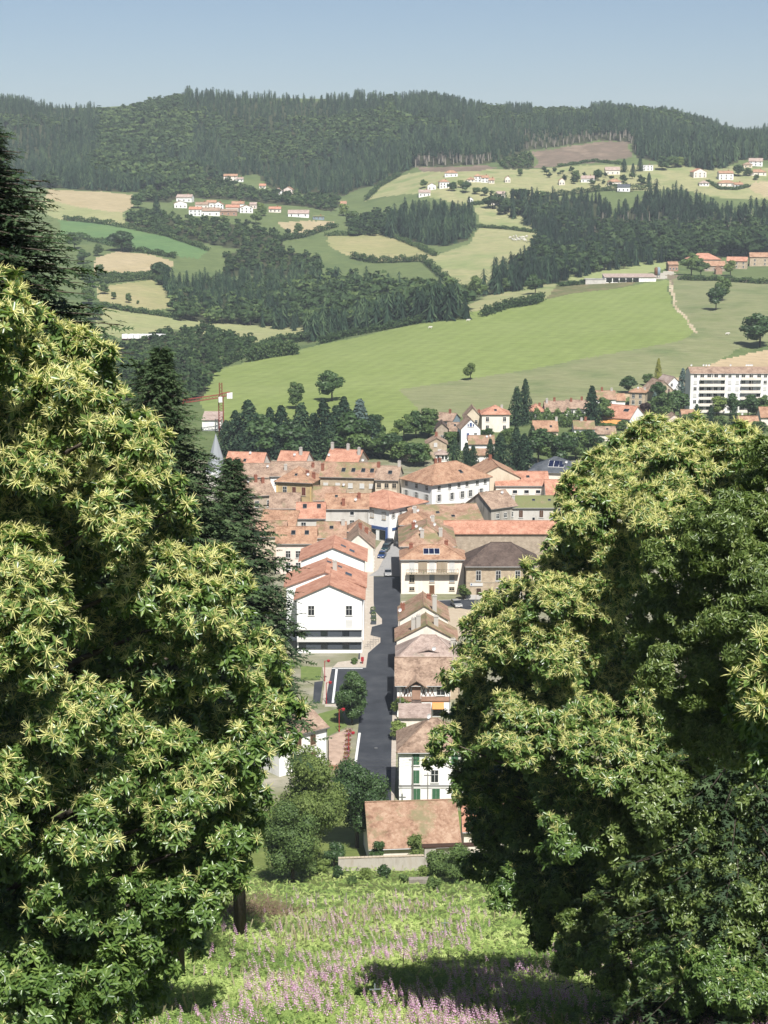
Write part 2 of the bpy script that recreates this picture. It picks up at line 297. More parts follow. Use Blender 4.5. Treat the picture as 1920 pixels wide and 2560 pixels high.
field_mat('f_green', alb(156, 178, 90, .45), alb(170, 188, 106, .45), scale=0.012, stripes=(0.04, 20, 0.06))
field_mat('f_olive', alb(134, 152, 94, .47), alb(166, 170, 118, .47), alb(148, 160, 102, .47), scale=0.03)
field_mat('f_tan', alb(224, 198, 156, .58), alb(206, 180, 140, .58), scale=0.015, stripes=(0.12, 60, 0.10))
field_mat('f_tan2', alb(206, 186, 146, .58), alb(190, 172, 128, .58), scale=0.02, stripes=(0.08, 35, 0.08))
field_mat('f_dry', alb(190, 178, 126, .54), alb(160, 164, 104, .54), scale=0.02)
field_mat('f_brown', alb(168, 146, 124), alb(146, 134, 106), scale=0.03)
field_mat('f_dirt', alb(224, 208, 178, .58), alb(190, 170, 134, .58), scale=0.06)
field_mat('f_bank', alb(182, 158, 118), alb(118, 128, 78), alb(204, 176, 138), scale=0.05)
field_mat('f_gravel', alb(216, 208, 194, .58), alb(196, 186, 168, .58), scale=0.05)
field_mat('f_mown', alb(162, 178, 108, .58), alb(182, 188, 124, .58), scale=0.02, stripes=(0.10, -55, 0.16))
field_mat('f_mown2', alb(158, 168, 108, .58), alb(178, 174, 122, .58), scale=0.02)
field_mat('f_meadow', alb(150, 168, 102, .52), alb(186, 182, 128, .52), alb(136, 158, 92, .52), scale=0.022)
field_mat('f_crop', alb(98, 138, 84, .58), alb(116, 150, 88, .58), scale=0.02, stripes=(0.15, 70, 0.1))
field_mat('f_logged', alb(166, 142, 124), alb(140, 122, 104), alb(186, 160, 138), scale=0.03)
field_mat('ground_hill', alb(98, 122, 72), alb(124, 142, 84), alb(110, 130, 76), scale=0.02)
field_mat('ground_town', alb(196, 188, 172), alb(150, 152, 110), alb(206, 196, 180), scale=0.05)
field_mat('ground_slope', alb(92, 118, 50, .6), alb(128, 142, 70, .6), alb(104, 124, 56, .6), scale=0.12)
field_mat('ground_wood', alb(70, 82, 50), alb(92, 92, 62), scale=0.05)
FORESTS = [   # name, label, category, ground outline in the picture, spacing, [(kind, share)], (height range), n
 ('forest', 'dark conifer and beech forest covering the whole hilltop under the sky', [(-80,262),(0,262),(280,284),(450,254),(550,248),(750,254),(1000,258),(1280,276),(1600,290),(1750,312),(1850,342),(1940,326),(2000,326),(2000,402),(1850,402),(1790,428),(1700,418),(1590,396),(1575,356),(1500,350),(1400,368),(1325,374),(1250,402),(1210,412),(1045,417),(1000,436),(950,462),(900,468),(860,490),(800,486),(700,486),(640,436),(560,446),(450,476),(345,482),(120,470),(-80,475)], 9.5, 'mix', (17, 25)),
 ('forest', 'dark forest of tall conifers on the middle slope to the right of the cow meadow', [(1225,520),(1290,500),(1420,498),(1500,508),(1530,545),(1640,492),(1700,500),(1800,552),(2000,560),(2000,645),(1850,645),(1750,642),(1680,655),(1500,682),(1400,706),(1330,725),(1195,742),(1250,700),(1320,660),(1345,600),(1330,570)], 8.5, 'conmix', (17, 25)),
 ('forest', 'dark conifer wood in the dip behind the bright green field', [(395,705),(470,708),(600,700),(760,690),(800,718),(900,722),(1000,745),(1160,772),(1170,798),(1000,814),(900,830),(770,858),(760,830),(600,815),(450,805),(430,760)], 7.5, 'conmix', (16, 24)),
 ('forest', 'small square conifer plantation left of the cow meadow', [(990,560),(1010,545),(1180,545),(1187,575),(1165,600),(1110,617),(1040,607),(960,592)], 7.5, 'con', (18, 24)),
 ('copse', 'leafy copse beside the small square conifer plantation', [(870,560),(960,540),(1000,550),(985,580),(960,592),(880,590)], 8, 'bro', (10, 15)),
 ('copse', 'leafy wood around and below the left-hand hamlet', [(315,548),(400,540),(450,552),(560,555),(690,585),(715,618),(600,622),(520,612),(430,592),(340,570)], 8.5, 'bro', (10, 16)),
 ('copse', 'leafy wood on the slope just above the left-hand hamlet', [(350,492),(440,478),(550,455),(640,480),(720,490),(820,500),(860,508),(830,530),(740,515),(640,505),(560,500),(450,492),(420,505),(350,505)], 9.5, 'bro', (11, 17)),
 ('copse', 'leafy wood below the white trailers, left of the green field', [(300,880),(420,832),(520,822),(640,866),(560,912),(530,950),(500,1000),(420,1010),(300,1000)], 8, 'bro', (9, 14)),
 ('copse', 'leafy belt between the right-hand pines and the farm', [(1450,692),(1560,662),(1700,640),(1860,628),(1860,640),(1700,655),(1590,657),(1500,672),(1420,692)], 8, 'bro', (10, 15)),
 ('copse', 'leafy thicket beside the tarred lane below the long white bungalow', [(560,640),(640,612),(760,640),(800,650),(760,690),(640,690),(560,690)], 8.5, 'bro', (10, 15)),
 ('copse', 'young light green scrub below the tall bare trunks', [(1240,405),(1325,382),(1338,420),(1260,424)], 7, 'bro', (6, 10)),
 ('copse', 'leafy trees between the upper right-hand houses', [(1330,428),(1440,430),(1500,440),(1600,445),(1640,470),(1560,480),(1450,470),(1340,440)], 15, 'bro', (9, 15)),
]
def land():
    a_in = np.linspace(-0.262, 0.262, 421); a_out = np.array([0.28, 0.31, 0.36, 0.43, 0.52, 0.65, 0.85, 1.15])
    a = np.concatenate([-a_out[::-1], a_in, a_out])
    ys = np.concatenate([np.linspace(3, 200, 70), np.linspace(202, 262, 40), np.linspace(268, 580, 40), np.geomspace(586, 2500, 330), np.geomspace(2560, 5200, 14)])
    X = a[None, :] * np.maximum(ys, 40)[:, None]; Y = np.broadcast_to(ys[:, None], X.shape); Z = T(X, Y)
    V = np.stack([X, Y, Z], -1).reshape(-1, 3); nr, nc = X.shape
    i = np.arange(nr - 1)[:, None] * nc + np.arange(nc - 1)[None]; F = np.stack([i, i + 1, i + nc + 1, i + nc], -1).reshape(-1, 4)
    c = V[F].mean(1); u, v = project(c[:, 0], c[:, 1], c[:, 2])
    ju = u + 3.0 * np.sin(c[:, 0] * 0.11 + c[:, 1] * 0.05) + rng.normal(0, 1.2, len(u)); jv = v + 1.4 * np.sin(c[:, 0] * 0.07) + rng.normal(0, 0.5, len(u))
    cls = np.full(len(F), -1); cls[c[:, 1] < 255] = -2; cls[(c[:, 1] >= 255) & (c[:, 1] < 592) & (np.abs(c[:, 0]) < 140)] = -3
    far = c[:, 1] > 592
    for k, (nm, poly, m) in enumerate(FIELDS):
        s = far & (cls == -1); idx = np.nonzero(s)[0]; hit_ = inpoly(ju[idx], jv[idx], poly); cls[idx[hit_]] = k
    wood = np.zeros(len(F), bool)
    for f in FORESTS:
        s = far & (cls == -1); idx = np.nonzero(s)[0]; wood[idx[inpoly(ju[idx], jv[idx], f[2])]] = True
    cls[wood] = -4
    def piece(sel, name, mat):
        f = F[sel]; used, inv = np.unique(f, return_inverse=True); me = mesh_np(name, V[used], inv.reshape(f.shape), MATS[mat], smooth=True); return tag(add(name, me), kind='structure')
    piece(cls == -1, 'ground', 'ground_hill'); piece(cls == -2, 'hillside', 'ground_slope'); piece(cls == -3, 'town_ground', 'ground_town'); piece(cls == -4, 'forest_floor', 'ground_wood')
    for k, (nm, poly, m) in enumerate(FIELDS):
        if (cls == k).any(): piece(cls == k, nm, m)
land()
# ------------------------------------------------------------------ foliage toolkit
leaf_mat('leaf_far_broad', [alb(52, 82, 42, .4), alb(78, 110, 54, .48), alb(74, 104, 58, .5), alb(112, 138, 72, .56)], rough=0.7, trans=0.25, spec=0.15)
leaf_mat('leaf_far_conifer', [alb(34, 60, 44, .36), alb(52, 84, 54, .42), alb(58, 90, 66, .44), alb(92, 120, 74, .54)], rough=0.75, trans=0.12, spec=0.12)
leaf_mat('leaf_blue_conifer', [alb(92, 118, 112, .5), alb(118, 142, 132, .5)], rough=0.75, trans=0.1, spec=0.12)
leaf_mat('leaf_gold_conifer', [alb(150, 158, 60, .55), alb(178, 180, 74, .55)], rough=0.75, trans=0.2, spec=0.12)
leaf_mat('leaf_mid', [alb(72, 100, 50, .58), alb(100, 130, 62, .64), alb(124, 150, 74, .68)], rough=0.6, trans=0.3, spec=0.25)
leaf_mat('leaf_dark', [alb(56, 88, 46, .54), alb(76, 110, 54, .6), alb(96, 128, 64, .64)], rough=0.5, trans=0.25, spec=0.3)
leaf_mat('leaf_olive', [alb(94, 118, 54, .6), alb(122, 144, 68, .7), alb(146, 164, 86, .74)], rough=0.6, trans=0.35, spec=0.2)
leaf_mat('leaf_pale', [alb(140, 168, 76, .5), alb(168, 190, 96, .55)], rough=0.6, trans=0.35, spec=0.2)
leaf_mat('leaf_plum', [alb(78, 58, 58, .45), alb(96, 70, 66, .45)], rough=0.6, trans=0.2, spec=0.2)
leaf_mat('leaf_conifer', [alb(50, 76, 50, .5), alb(74, 102, 60, .55), alb(104, 130, 78, .6)], rough=0.65, trans=0.18, spec=0.2)
leaf_mat('leaf_chestnut', [alb(66, 100, 42, .62), alb(98, 134, 56, .72), alb(136, 164, 76, .8)], rough=0.33, trans=0.34, spec=0.5)
leaf_mat('leaf_cherry', [alb(88, 116, 50, .6), alb(120, 148, 66, .65), alb(150, 166, 88, .7)], rough=0.36, trans=0.35, spec=0.45)
leaf_mat('catkin', [alb(214, 212, 122, .8), alb(236, 230, 156, .92)], rough=0.8, trans=0.35, spec=0.1)
mottled('bark', [alb(70, 60, 50), alb(110, 98, 84), alb(140, 128, 112)], scale=3, streak=0.25, bump=0.6, rough=0.95)
mottled('bark_pale', [alb(150, 140, 124), alb(190, 180, 164)], scale=2, streak=0.2, rough=0.95)
def unit(v): return v / np.maximum(np.linalg.norm(v, axis=-1, keepdims=True), 1e-9)
def frames(z, spin=None):
    """rotation matrices whose third column is z"""
    z = unit(z); n = len(z); ref = np.where(np.abs(z[:, 2:3]) < 0.95, np.array([[0, 0, 1.0]]), np.array([[1.0, 0, 0]])); x = unit(np.cross(ref, z)); y = np.cross(z, x)
    t = rng.uniform(0, 2 * np.pi, n) if spin is None else spin; c, s = np.cos(t)[:, None], np.sin(t)[:, None]
    return np.stack([x * c + y * s, -x * s + y * c, z], -1)
def place(tpl, R, t, s, tint=None):
    """many copies of a small template (V, F, material index, tint) as plain arrays"""
    V, F, M, ti = tpl; n = len(t); s = np.broadcast_to(np.asarray(s, float), (n,)) if np.ndim(s) < 2 else s
    sv = V[None] * (s[:, None, None] if s.ndim == 1 else s[:, None, :])
    W = np.einsum('nij,nkj->nki', R, sv) + t[:, None, :]
    FF = F[None] + (np.arange(n) * len(V))[:, None, None]
    tt = np.broadcast_to(ti[None], (n, len(V))) + (0 if tint is None else tint[:, None])
    return W.reshape(-1, 3), FF.reshape(-1, 3), np.tile(M, n), np.clip(tt, 0, 1).reshape(-1)
def merge(parts):
    off = 0; V = []; F = []; M = []; Ti = []
    for v, f, m, t in parts:
        V.append(v); F.append(f + off); M.append(m); Ti.append(t); off += len(v)
    return np.vstack(V), np.vstack(F), np.concatenate(M), np.concatenate(Ti)
def tpl_from(V, F, M=None, ti=None):
    V = np.array(V, float); F = np.array(F, int); return V, F, (np.zeros(len(F), int) if M is None else np.array(M)), (np.full(len(V), 0.5) if ti is None else np.array(ti, float))
def ico(): 
    t = (1 + 5 ** .5) / 2; V = unit(np.array([(-1, t, 0), (1, t, 0), (-1, -t, 0), (1, -t, 0), (0, -1, t), (0, 1, t), (0, -1, -t), (0, 1, -t), (t, 0, -1), (t, 0, 1), (-t, 0, -1), (-t, 0, 1)], float))
    F = [(0,11,5),(0,5,1),(0,1,7),(0,7,10),(0,10,11),(1,5,9),(5,11,4),(11,10,2),(10,7,6),(7,1,8),(3,9,4),(3,4,2),(3,2,6),(3,6,8),(3,8,9),(4,9,5),(2,4,11),(6,2,10),(8,6,7),(9,8,1)]
    return V, np.array(F)
IV, IF = ico()
def cards(P, Nrm, size, ti):
    """loose leaf-clump triangles at points P facing Nrm"""
    n = len(P); R = frames(Nrm + rng.normal(0, 0.55, (n, 3))); base = np.array([(-0.6, -0.45, 0), (0.65, -0.35, 0.08), (0.0, 0.75, -0.05)])
    return place((base, np.array([(0, 1, 2)]), np.zeros(1, int), np.zeros(3)), R, P, size, ti)
def broad_template(ncards, seed, size=0.075, lobes=9, squash=1.0, bare=0.12, core=True, gap=0.0, trunk=True):
    """unit broadleaf tree (height 1): lobed crown of leaf clumps with gaps"""
    r = np.random.default_rng(seed); L = []
    for i in range(lobes):
        a = r.uniform(0, 6.28); h = r.uniform(0, 1); rad = (0.22 * math.sin(math.pi * (0.15 + 0.75 * h))) * r.uniform(0.6, 1.25) * squash
        L.append((math.cos(a) * rad, math.sin(a) * rad, bare + 0.17 + (0.86 - bare - 0.17) * h, r.uniform(0.13, 0.2) * (1.1 - 0.35 * h)))
    L.append((0, 0, 0.55, 0.22 * squash)); L = np.array(L); parts = []
    w = L[:, 3] ** 2; k = r.choice(len(L), ncards, p=w / w.sum()); d = unit(r.normal(0, 1, (ncards, 3))); d[:, 2] = np.where(d[:, 2] < -0.5, -d[:, 2], d[:, 2])
    P = L[k, :3] + d * (L[k, 3:4] * r.uniform(0.75, 1.08, (ncards, 1))) * np.array([1, 1, 0.9])
    keep = np.ones(ncards, bool)
    for j in range(len(L)): keep &= ~((np.linalg.norm(P - L[j, :3], axis=1) < 0.72 * L[j, 3]) & (k != j))
    P, d = P[keep], d[keep]; tl = np.clip(0.5 + 0.22 * r.normal(size=len(L)), 0, 1)[k[keep]] * 0.6 + r.uniform(0, 0.4, len(P))
    parts.append(cards(P, d, size * r.uniform(0.7, 1.3, len(P)), tl))
    if core:
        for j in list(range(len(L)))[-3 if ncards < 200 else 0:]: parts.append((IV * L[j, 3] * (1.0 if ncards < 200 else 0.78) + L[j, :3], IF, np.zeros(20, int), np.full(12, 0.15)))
    if trunk:
        t = np.array([(math.cos(a) * 0.022, math.sin(a) * 0.022, z) for z in (0, 0.5) for a in (0, 2.1, 4.2)]); parts.append((t, np.array([(0, 1, 4), (0, 4, 3), (1, 2, 5), (1, 5, 4), (2, 0, 3), (2, 3, 5)]), np.ones(6, int), np.full(6, 0.5)))
    return merge(parts)
def conifer_template(seed, layers=9, per=9, rad=0.19, bare=0.06, droop=0.35, trunk=True, ragged=0.3, core=True, tr=0.016):
    """unit conifer (height 1): whorls of drooping branch blades round a narrow core"""
    r = np.random.default_rng(seed); V = []; F = []; M = []; Ti = []
    for l in range(layers):
        h = bare + (0.9 - bare) * (l / layers) ** 0.9; R_ = rad * (1 - (h - bare) / (1 - bare)) ** 0.5 + 0.006; a0 = r.uniform(0, 6.28); dz = (1 - bare) / layers
        for k in range(per):
            a = a0 + 6.283 * (k + r.uniform(-0.3, 0.3)) / per; rr = R_ * r.uniform(1 - ragged, 1 + ragged * 0.6); wd = 3.0 / per * 0.62
            b = len(V); ca, sa = math.cos(a), math.sin(a); zt = h + r.uniform(-0.2, 0.2) * dz - droop * rr
            V += [(math.cos(a - wd) * rr * 0.42, math.sin(a - wd) * rr * 0.42, h + 0.25 * dz), (math.cos(a + wd) * rr * 0.42, math.sin(a + wd) * rr * 0.42, h + 0.25 * dz), (ca * rr, sa * rr, zt), (0, 0, h + 1.0 * dz)]
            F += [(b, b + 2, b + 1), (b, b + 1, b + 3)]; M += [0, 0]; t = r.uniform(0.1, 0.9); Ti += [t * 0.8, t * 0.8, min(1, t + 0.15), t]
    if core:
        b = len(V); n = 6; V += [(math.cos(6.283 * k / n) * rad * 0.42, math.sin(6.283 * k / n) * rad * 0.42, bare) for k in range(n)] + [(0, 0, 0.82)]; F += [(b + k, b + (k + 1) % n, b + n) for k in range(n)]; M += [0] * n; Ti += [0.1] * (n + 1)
    V += [(0, 0, 1.0)]; Ti += [0.5]
    if trunk:
        b = len(V); V += [(math.cos(a) * tr * (1 - z * .7), math.sin(a) * tr * (1 - z * .7), z) for z in (0, 0.7) for a in (0, 2.1, 4.2)]; F += [(b, b + 1, b + 4), (b, b + 4, b + 3), (b + 1, b + 2, b + 5), (b + 1, b + 5, b + 4), (b + 2, b, b + 3), (b + 2, b + 3, b + 5)]; M += [1] * 6; Ti += [0.5] * 6
    return tpl_from(V, F, M, Ti)
CON = [conifer_template(s, layers=8, per=7, rad=0.22 + 0.02 * s, ragged=0.5) for s in range(4)]
PINE = [conifer_template(20 + s, layers=5, per=6, rad=0.2, bare=0.52, droop=0.2, tr=0.034) for s in range(3)]
BRO = [broad_template(95, s, size=0.13, lobes=6) for s in range(4)]
def forest(name, label, poly, sp, kind, hr):
    us = [p[0] for p in poly]; vs = [p[1] for p in poly]
    pts = np.array([hit(u, v) for u, v in poly]); x0, x1 = pts[:, 0].min() - 20, pts[:, 0].max() + 20; y0, y1 = max(600, pts[:, 1].min() - 20), min(2420, pts[:, 1].max() + 30)
    gx, gy = np.meshgrid(np.arange(x0, x1, sp), np.arange(y0, y1, sp)); gx = gx + rng.uniform(-.45, .45, gx.shape) * sp; gy = gy + rng.uniform(-.45, .45, gy.shape) * sp
    gx, gy = gx.ravel(), gy.ravel(); z = T(gx, gy); u, v = project(gx, gy, z); k = inpoly(u, v, poly) & (np.abs(u - 960) < 1060)
    gx, gy, z, u, v = gx[k], gy[k], z[k], u[k], v[k]; n = len(gx)
    if n == 0: return
    noise = np.sin(gx * 0.011 + 2) * np.cos(gy * 0.013 + 1) + 0.5 * np.sin(gx * 0.031 + gy * 0.02)
    if kind == 'mix': con = (noise + rng.normal(0, 0.25, n) > -0.12) | (u < 230) & (v < 470) & (v > 330) | ((u > 1000) & (v > 340)); con &= ~((u > 250) & (u < 480) & (v < 400))
    if kind == 'mix':
        sk = v < 302; cr = np.zeros(n, bool)
        for a_, b_ in ((-90, 238), (462, 962), (985, 1205), (1262, 1330), (1478, 1650)): cr |= (u > a_) & (u < b_)
        con = np.where(sk, cr, con)
    elif kind == 'conmix': con = noise + rng.normal(0, 0.35, n) > -0.4
    else: con = np.full(n, kind == 'con')
    if kind == 'conmix': con &= ~((v > np.interp(u, us, vs) + 1e9))
    h = rng.uniform(hr[0], hr[1], n) * np.where(con, 0.92, 0.78); h *= 0.9 + 0.2 * np.sin(gx * 0.02 + 1)
    if kind == 'mix': h *= np.where(v < 302, np.where(con, 0.92 + 0.1 * np.sin(u * .03), .7), 1)
    w = np.where(con, rng.uniform(0.95, 1.45, n), rng.uniform(1.15, 1.6, n))
    parts = []; base_t = np.clip(0.5 + 0.28 * rng.normal(size=n), 0, 1) - 0.5 + 0.15 * np.sin(gx * 0.03) * np.sin(gy * 0.023)
    R = frames(np.array([[0, 0, 1.0]]).repeat(n, 0) + rng.normal(0, 0.03, (n, 3))); t = np.stack([gx, gy, z - 0.5], 1); s = np.stack([h * w, h * w, h], 1); var = rng.integers(0, 4, n)
    edge = np.zeros(n, bool)
    if kind == 'mix': edge = con & (((u > 1030) & (u < 1230) & (v > 395)) | ((u > 1310) & (u < 1590) & (v > 338)))
    if 'right of the cow' in label: edge = con & (u > 1480) & (v > 545) & (v < 605) & (rng.random(n) < 0.8)
    for j in range(4):
        m = con & (var == j) & ~edge
        if m.any(): a = place(CON[j], R[m], t[m], s[m], base_t[m]); parts.append((a[0], a[1], a[2], a[3]))
        m = ~con & (var == j)
        if m.any(): a = place(BRO[j], R[m], t[m], s[m], base_t[m]); parts.append((a[0], a[1], np.where(a[2] == 0, 2, 1), a[3]))
        m = edge & (var % 3 == j)
        if m.any(): a = place(PINE[j % 3], R[m], t[m], s[m] * 1.12, base_t[m]); parts.append((a[0], a[1], np.where(a[2] == 1, 3, 0), a[3]))
    V, F, M, Ti = merge(parts)
    o = add(name, mesh_np(name, V, F, [MATS['leaf_far_conifer'], MATS['bark'], MATS['leaf_far_broad'], MATS['bark_pale']], M, Ti)); tag(o, label, 'forest' if name == 'forest' else 'wood', kind='stuff')
for f_ in FORESTS: forest(*f_)
# ------------------------------------------------------------------ single trees of the middle distance
def split_mesh(name, tpl, leaf):
    V, F, M, Ti = tpl; out = []
    for mi, nm, mt in ((0, name + '_crown', MATS[leaf]), (1, name + '_trunk', MATS['bark'])):
        f = F[M == mi]; used, inv = np.unique(f, return_inverse=True); out.append(mesh_np(nm, V[used], inv.reshape(f.shape), mt, None, Ti[used]))
    return out
def rich_conifer(seed, rad=0.2, leaf='leaf_far_conifer', bare=0.04):
    r = np.random.default_rng(seed); base = conifer_template(seed, layers=13, per=11, rad=rad, bare=bare, ragged=0.35, droop=0.3); n = 900
    h = bare + (0.97 - bare) * r.uniform(0, 1, n) ** 0.8; a = r.uniform(0, 6.28, n); R_ = (rad * (1 - (h - bare) / (1 - bare)) ** 0.85 + 0.01) * r.uniform(0.55, 1.15, n)
    P = np.stack([np.cos(a) * R_, np.sin(a) * R_, h - 0.2 * R_], 1); d = np.stack([np.cos(a), np.sin(a), np.full(n, 0.5)], 1)
    return split_mesh('conifer', merge([base, cards(P, d, 0.035 * r.uniform(0.6, 1.4, n), r.uniform(0.1, 1, n))]), leaf)
def rich_broad(seed, leaf, ncards=1300, size=0.05, **kw): return split_mesh('broadleaf', broad_template(ncards, seed, size=size, **kw), leaf)
TREE = {'con': [rich_conifer(101 + i, rad=0.26 + 0.03 * i) for i in range(3)], 'slim': [rich_conifer(111, rad=0.17), rich_conifer(112, rad=0.19)], 'blue': [rich_conifer(121, rad=0.24, leaf='leaf_blue_conifer')], 'gold': [rich_conifer(122, rad=0.22, leaf='leaf_gold_conifer')],
        'mid': [rich_broad(131 + i, 'leaf_mid', lobes=11) for i in range(3)], 'dark': [rich_broad(141 + i, 'leaf_dark', lobes=12, squash=1.15, bare=0.1) for i in range(3)], 'olive': [rich_broad(151, 'leaf_olive', lobes=10)], 'pale': [rich_broad(152, 'leaf_pale', lobes=9, bare=0.02)],
        'plum': [rich_broad(153, 'leaf_plum', lobes=9)], 'bush': [rich_broad(161 + i, 'leaf_mid', 700, 0.09, lobes=8, squash=1.6, bare=-0.05) for i in range(2)]}
def tree(kind, u, v, h, label, wide=1.0, name=None, cat=None, group=None, p=None):
    p = hit(u, v, ymin=240) if p is None else p
    nm = name or ({'con': 'conifer', 'slim': 'conifer', 'blue': 'blue_spruce', 'gold': 'golden_cypress', 'bush': 'bush'}.get(kind, 'broadleaf_tree'))
    e = empty(nm, (p[0], p[1], Tz(p[0], p[1]) - 0.15), random.uniform(0, 6.28)); e.scale = (h * wide, h * wide, h)
    cr, tr = TREE[kind][random.randrange(len(TREE[kind]))]; add('crown', cr, e); add('trunk', tr, e)
    return tag(e, label, cat or ('bush' if kind == 'bush' else 'tree'), group)
def tree_row(kind, spots, text, group, **kw):
    """spots (u, v, h[, wide]) sorted left to right get 'first', 'second' ... in their labels"""
    for i, s in enumerate(sorted(spots)):
        tree(s[4] if len(s) > 4 else kind, s[0], s[1], s[2], text.format(ordinal(i)), s[3] if len(s) > 3 else 1.0, group=group, **kw)
# ------------------------------------------------------------------ buildings
for n_, a_, b_ in (('w_white', (250, 248, 242), (232, 228, 218)), ('w_bright', (255, 255, 252), (248, 247, 243)), ('w_cream', (244, 232, 216), (232, 218, 198)), ('w_peach', (250, 234, 218), (244, 224, 204)), ('w_pink', (242, 222, 208), (226, 202, 186)), ('w_grey', (206, 200, 190), (180, 172, 160)), ('w_beige', (222, 204, 176), (200, 180, 150)), ('w_blue', (140, 160, 172), (126, 146, 160)), ('w_ochre', (226, 190, 120), (204, 168, 100))):
    mottled(n_, [alb(*b_, k=.66), alb(*a_, k=.74), alb(*a_, k=.78)], scale=0.5, streak=0.35, bump=0.12, bscale=6, rough=0.9)
mottled('w_stain', [alb(120, 114, 104), alb(206, 198, 184), alb(222, 214, 200)], scale=0.7, streak=0.18, bump=0.2, rough=0.95)
masonry('w_stone', alb(222, 198, 162, .62), alb(200, 172, 138, .62), alb(228, 214, 188, .62), 0.5, 0.24)
masonry('w_stone2', alb(206, 184, 158, .62), alb(184, 160, 134, .62), alb(212, 200, 180, .62), 0.45, 0.2)
masonry('w_brick', alb(196, 128, 96, .62), alb(176, 108, 80, .62), alb(206, 178, 150, .62), 0.24, 0.08)
masonry('w_yellowstone', alb(224, 190, 128, .62), alb(208, 176, 122, .62), alb(226, 204, 160, .62), 0.45, 0.22)
roof_mat('r_orange', [alb(198, 130, 100, .58), alb(216, 150, 120, .58), alb(226, 168, 138, .58)], row=0.4)
roof_mat('r_red', [alb(172, 124, 96, .56), alb(200, 150, 116, .56), alb(214, 172, 138, .56)], alb(150, 140, 100, .58), 0.06)
roof_mat('r_brown', [alb(146, 116, 96, .58), alb(182, 150, 126, .58), alb(202, 172, 146, .58)], alb(150, 142, 108, .58), 0.12)
roof_mat('r_moss', [alb(168, 122, 96, .58), alb(190, 148, 120, .58), alb(204, 166, 138, .58)], alb(148, 146, 94, .54), 0.42)
roof_mat('r_green', [alb(160, 136, 104, .58), alb(160, 148, 108, .58)], alb(140, 148, 88, .54), 0.85)
roof_mat('r_pinkgrey', [alb(178, 152, 138, .58), alb(196, 170, 156, .58), alb(210, 188, 174, .58)], alb(150, 142, 120, .58), 0.08)
roof_mat('r_lichen', [alb(176, 128, 100, .5), alb(196, 152, 122, .54), alb(208, 172, 142, .56)], alb(156, 150, 106, .52), 0.42, row=0.42)
roof_mat('r_dark', [alb(96, 80, 72), alb(118, 98, 88), alb(134, 114, 102)], row=0.3)
roof_mat('r_slate', [alb(92, 98, 106), alb(120, 126, 134)], row=0.25, rough=0.5)
roof_mat('r_sheet', [alb(196, 190, 184), alb(216, 212, 208)], row=1.2)
plain('frame_white', alb(240, 238, 232, .6), 0.5); plain('glass', (0.012, 0.015, 0.018), 0.08, spec=0.6); plain('shutter_white', alb(240, 238, 232, .58), 0.6); plain('shutter_green', alb(70, 128, 86, .5), 0.6); plain('shutter_red', alb(128, 62, 48), 0.6); plain('shutter_blue', alb(70, 106, 176), 0.6); plain('shutter_grey', alb(190, 196, 200), 0.6); plain('shutter_brown', alb(120, 84, 60), 0.6)
plain('zinc', alb(150, 150, 148), 0.5, 0.4); plain('dark_wood', alb(90, 62, 44), 0.7); plain('door_brown', alb(140, 92, 58), 0.6); plain('chim_white', alb(226, 218, 206), 0.85); plain('stone_trim', alb(226, 206, 176), 0.85); plain('dish_white', alb(244, 244, 244, .6), 0.4)
mottled('chim_brick', [alb(168, 98, 74), alb(196, 122, 94)], scale=5); plain('solar', (0.006, 0.009, 0.03), 0.12, spec=0.6); plain('panel_dark', alb(88, 96, 106), 0.6); plain('black', (0.01, 0.01, 0.01), 0.7); plain('iron', alb(70, 70, 72), 0.5, 0.5)
CACHE = {}
def ring(mb, w, h, t, y0, y1, mi=0):
    mb.box(-w / 2 - t, w / 2 + t, y0, y1, h, h + t, mi); mb.box(-w / 2 - t, w / 2 + t, y0, y1, -t, 0, mi); mb.box(-w / 2 - t, -w / 2, y0, y1, 0, h, mi); mb.box(w / 2, w / 2 + t, y0, y1, 0, h, mi)
def win_meshes(w, h, style):
    k = (round(w, 2), round(h, 2), style)
    if k in CACHE: return CACHE[k]
    out = []; trim = 'stone_trim' if style[0] in 'tT' else 'frame_white'
    f = MB(); ring(f, w, h, 0.09, -0.09, 0.0); f.box(-w / 2 - 0.16, w / 2 + 0.16, -0.17, 0.0, -0.17, -0.09)
    if style[-1] != 'x' and w > 0.7: f.box(-0.035, 0.035, -0.07, -0.0, 0, h); f.box(-w / 2, w / 2, -0.065, 0, h * 0.62, h * 0.62 + 0.05)
    out.append(('window', f.mesh('window', MATS[trim])))
    g = MB(); g.box(-w / 2, w / 2, -0.03, 0.0, 0, h); out.append(('pane', g.mesh('pane', MATS['glass'])))
    sc = {'w': 'shutter_white', 'g': 'shutter_green', 'r': 'shutter_red', 'b': 'shutter_blue', 'y': 'shutter_grey', 'n': 'shutter_brown'}
    if len(style) > 1 and style[1] in sc:
        m = MATS[sc[style[1]]]
        if style[0] in 'oT':       # shutters folded back on the wall
            for sx in (-1, 1):
                q = MB(); x0 = sx * (w / 2 + 0.1); x1 = sx * (w / 2 + 0.1 + w * 0.5); q.box(min(x0, x1), max(x0, x1), -0.075, -0.012, 0, h); out.append(('shutter', q.mesh('shutter', m)))
        else:                    # shutters or roller blind closed over the opening
            q = MB(); q.box(-w / 2, -0.012, -0.08, -0.035, 0, h); q.box(0.012, w / 2, -0.08, -0.035, 0, h)
            for i in range(3): q.box(-w / 2 + 0.03, w / 2 - 0.03, -0.095, -0.08, h * (0.12 + 0.34 * i), h * (0.12 + 0.34 * i) + 0.05)
            out.append(('shutter', q.mesh('shutter', m)))
    CACHE[k] = out; return out
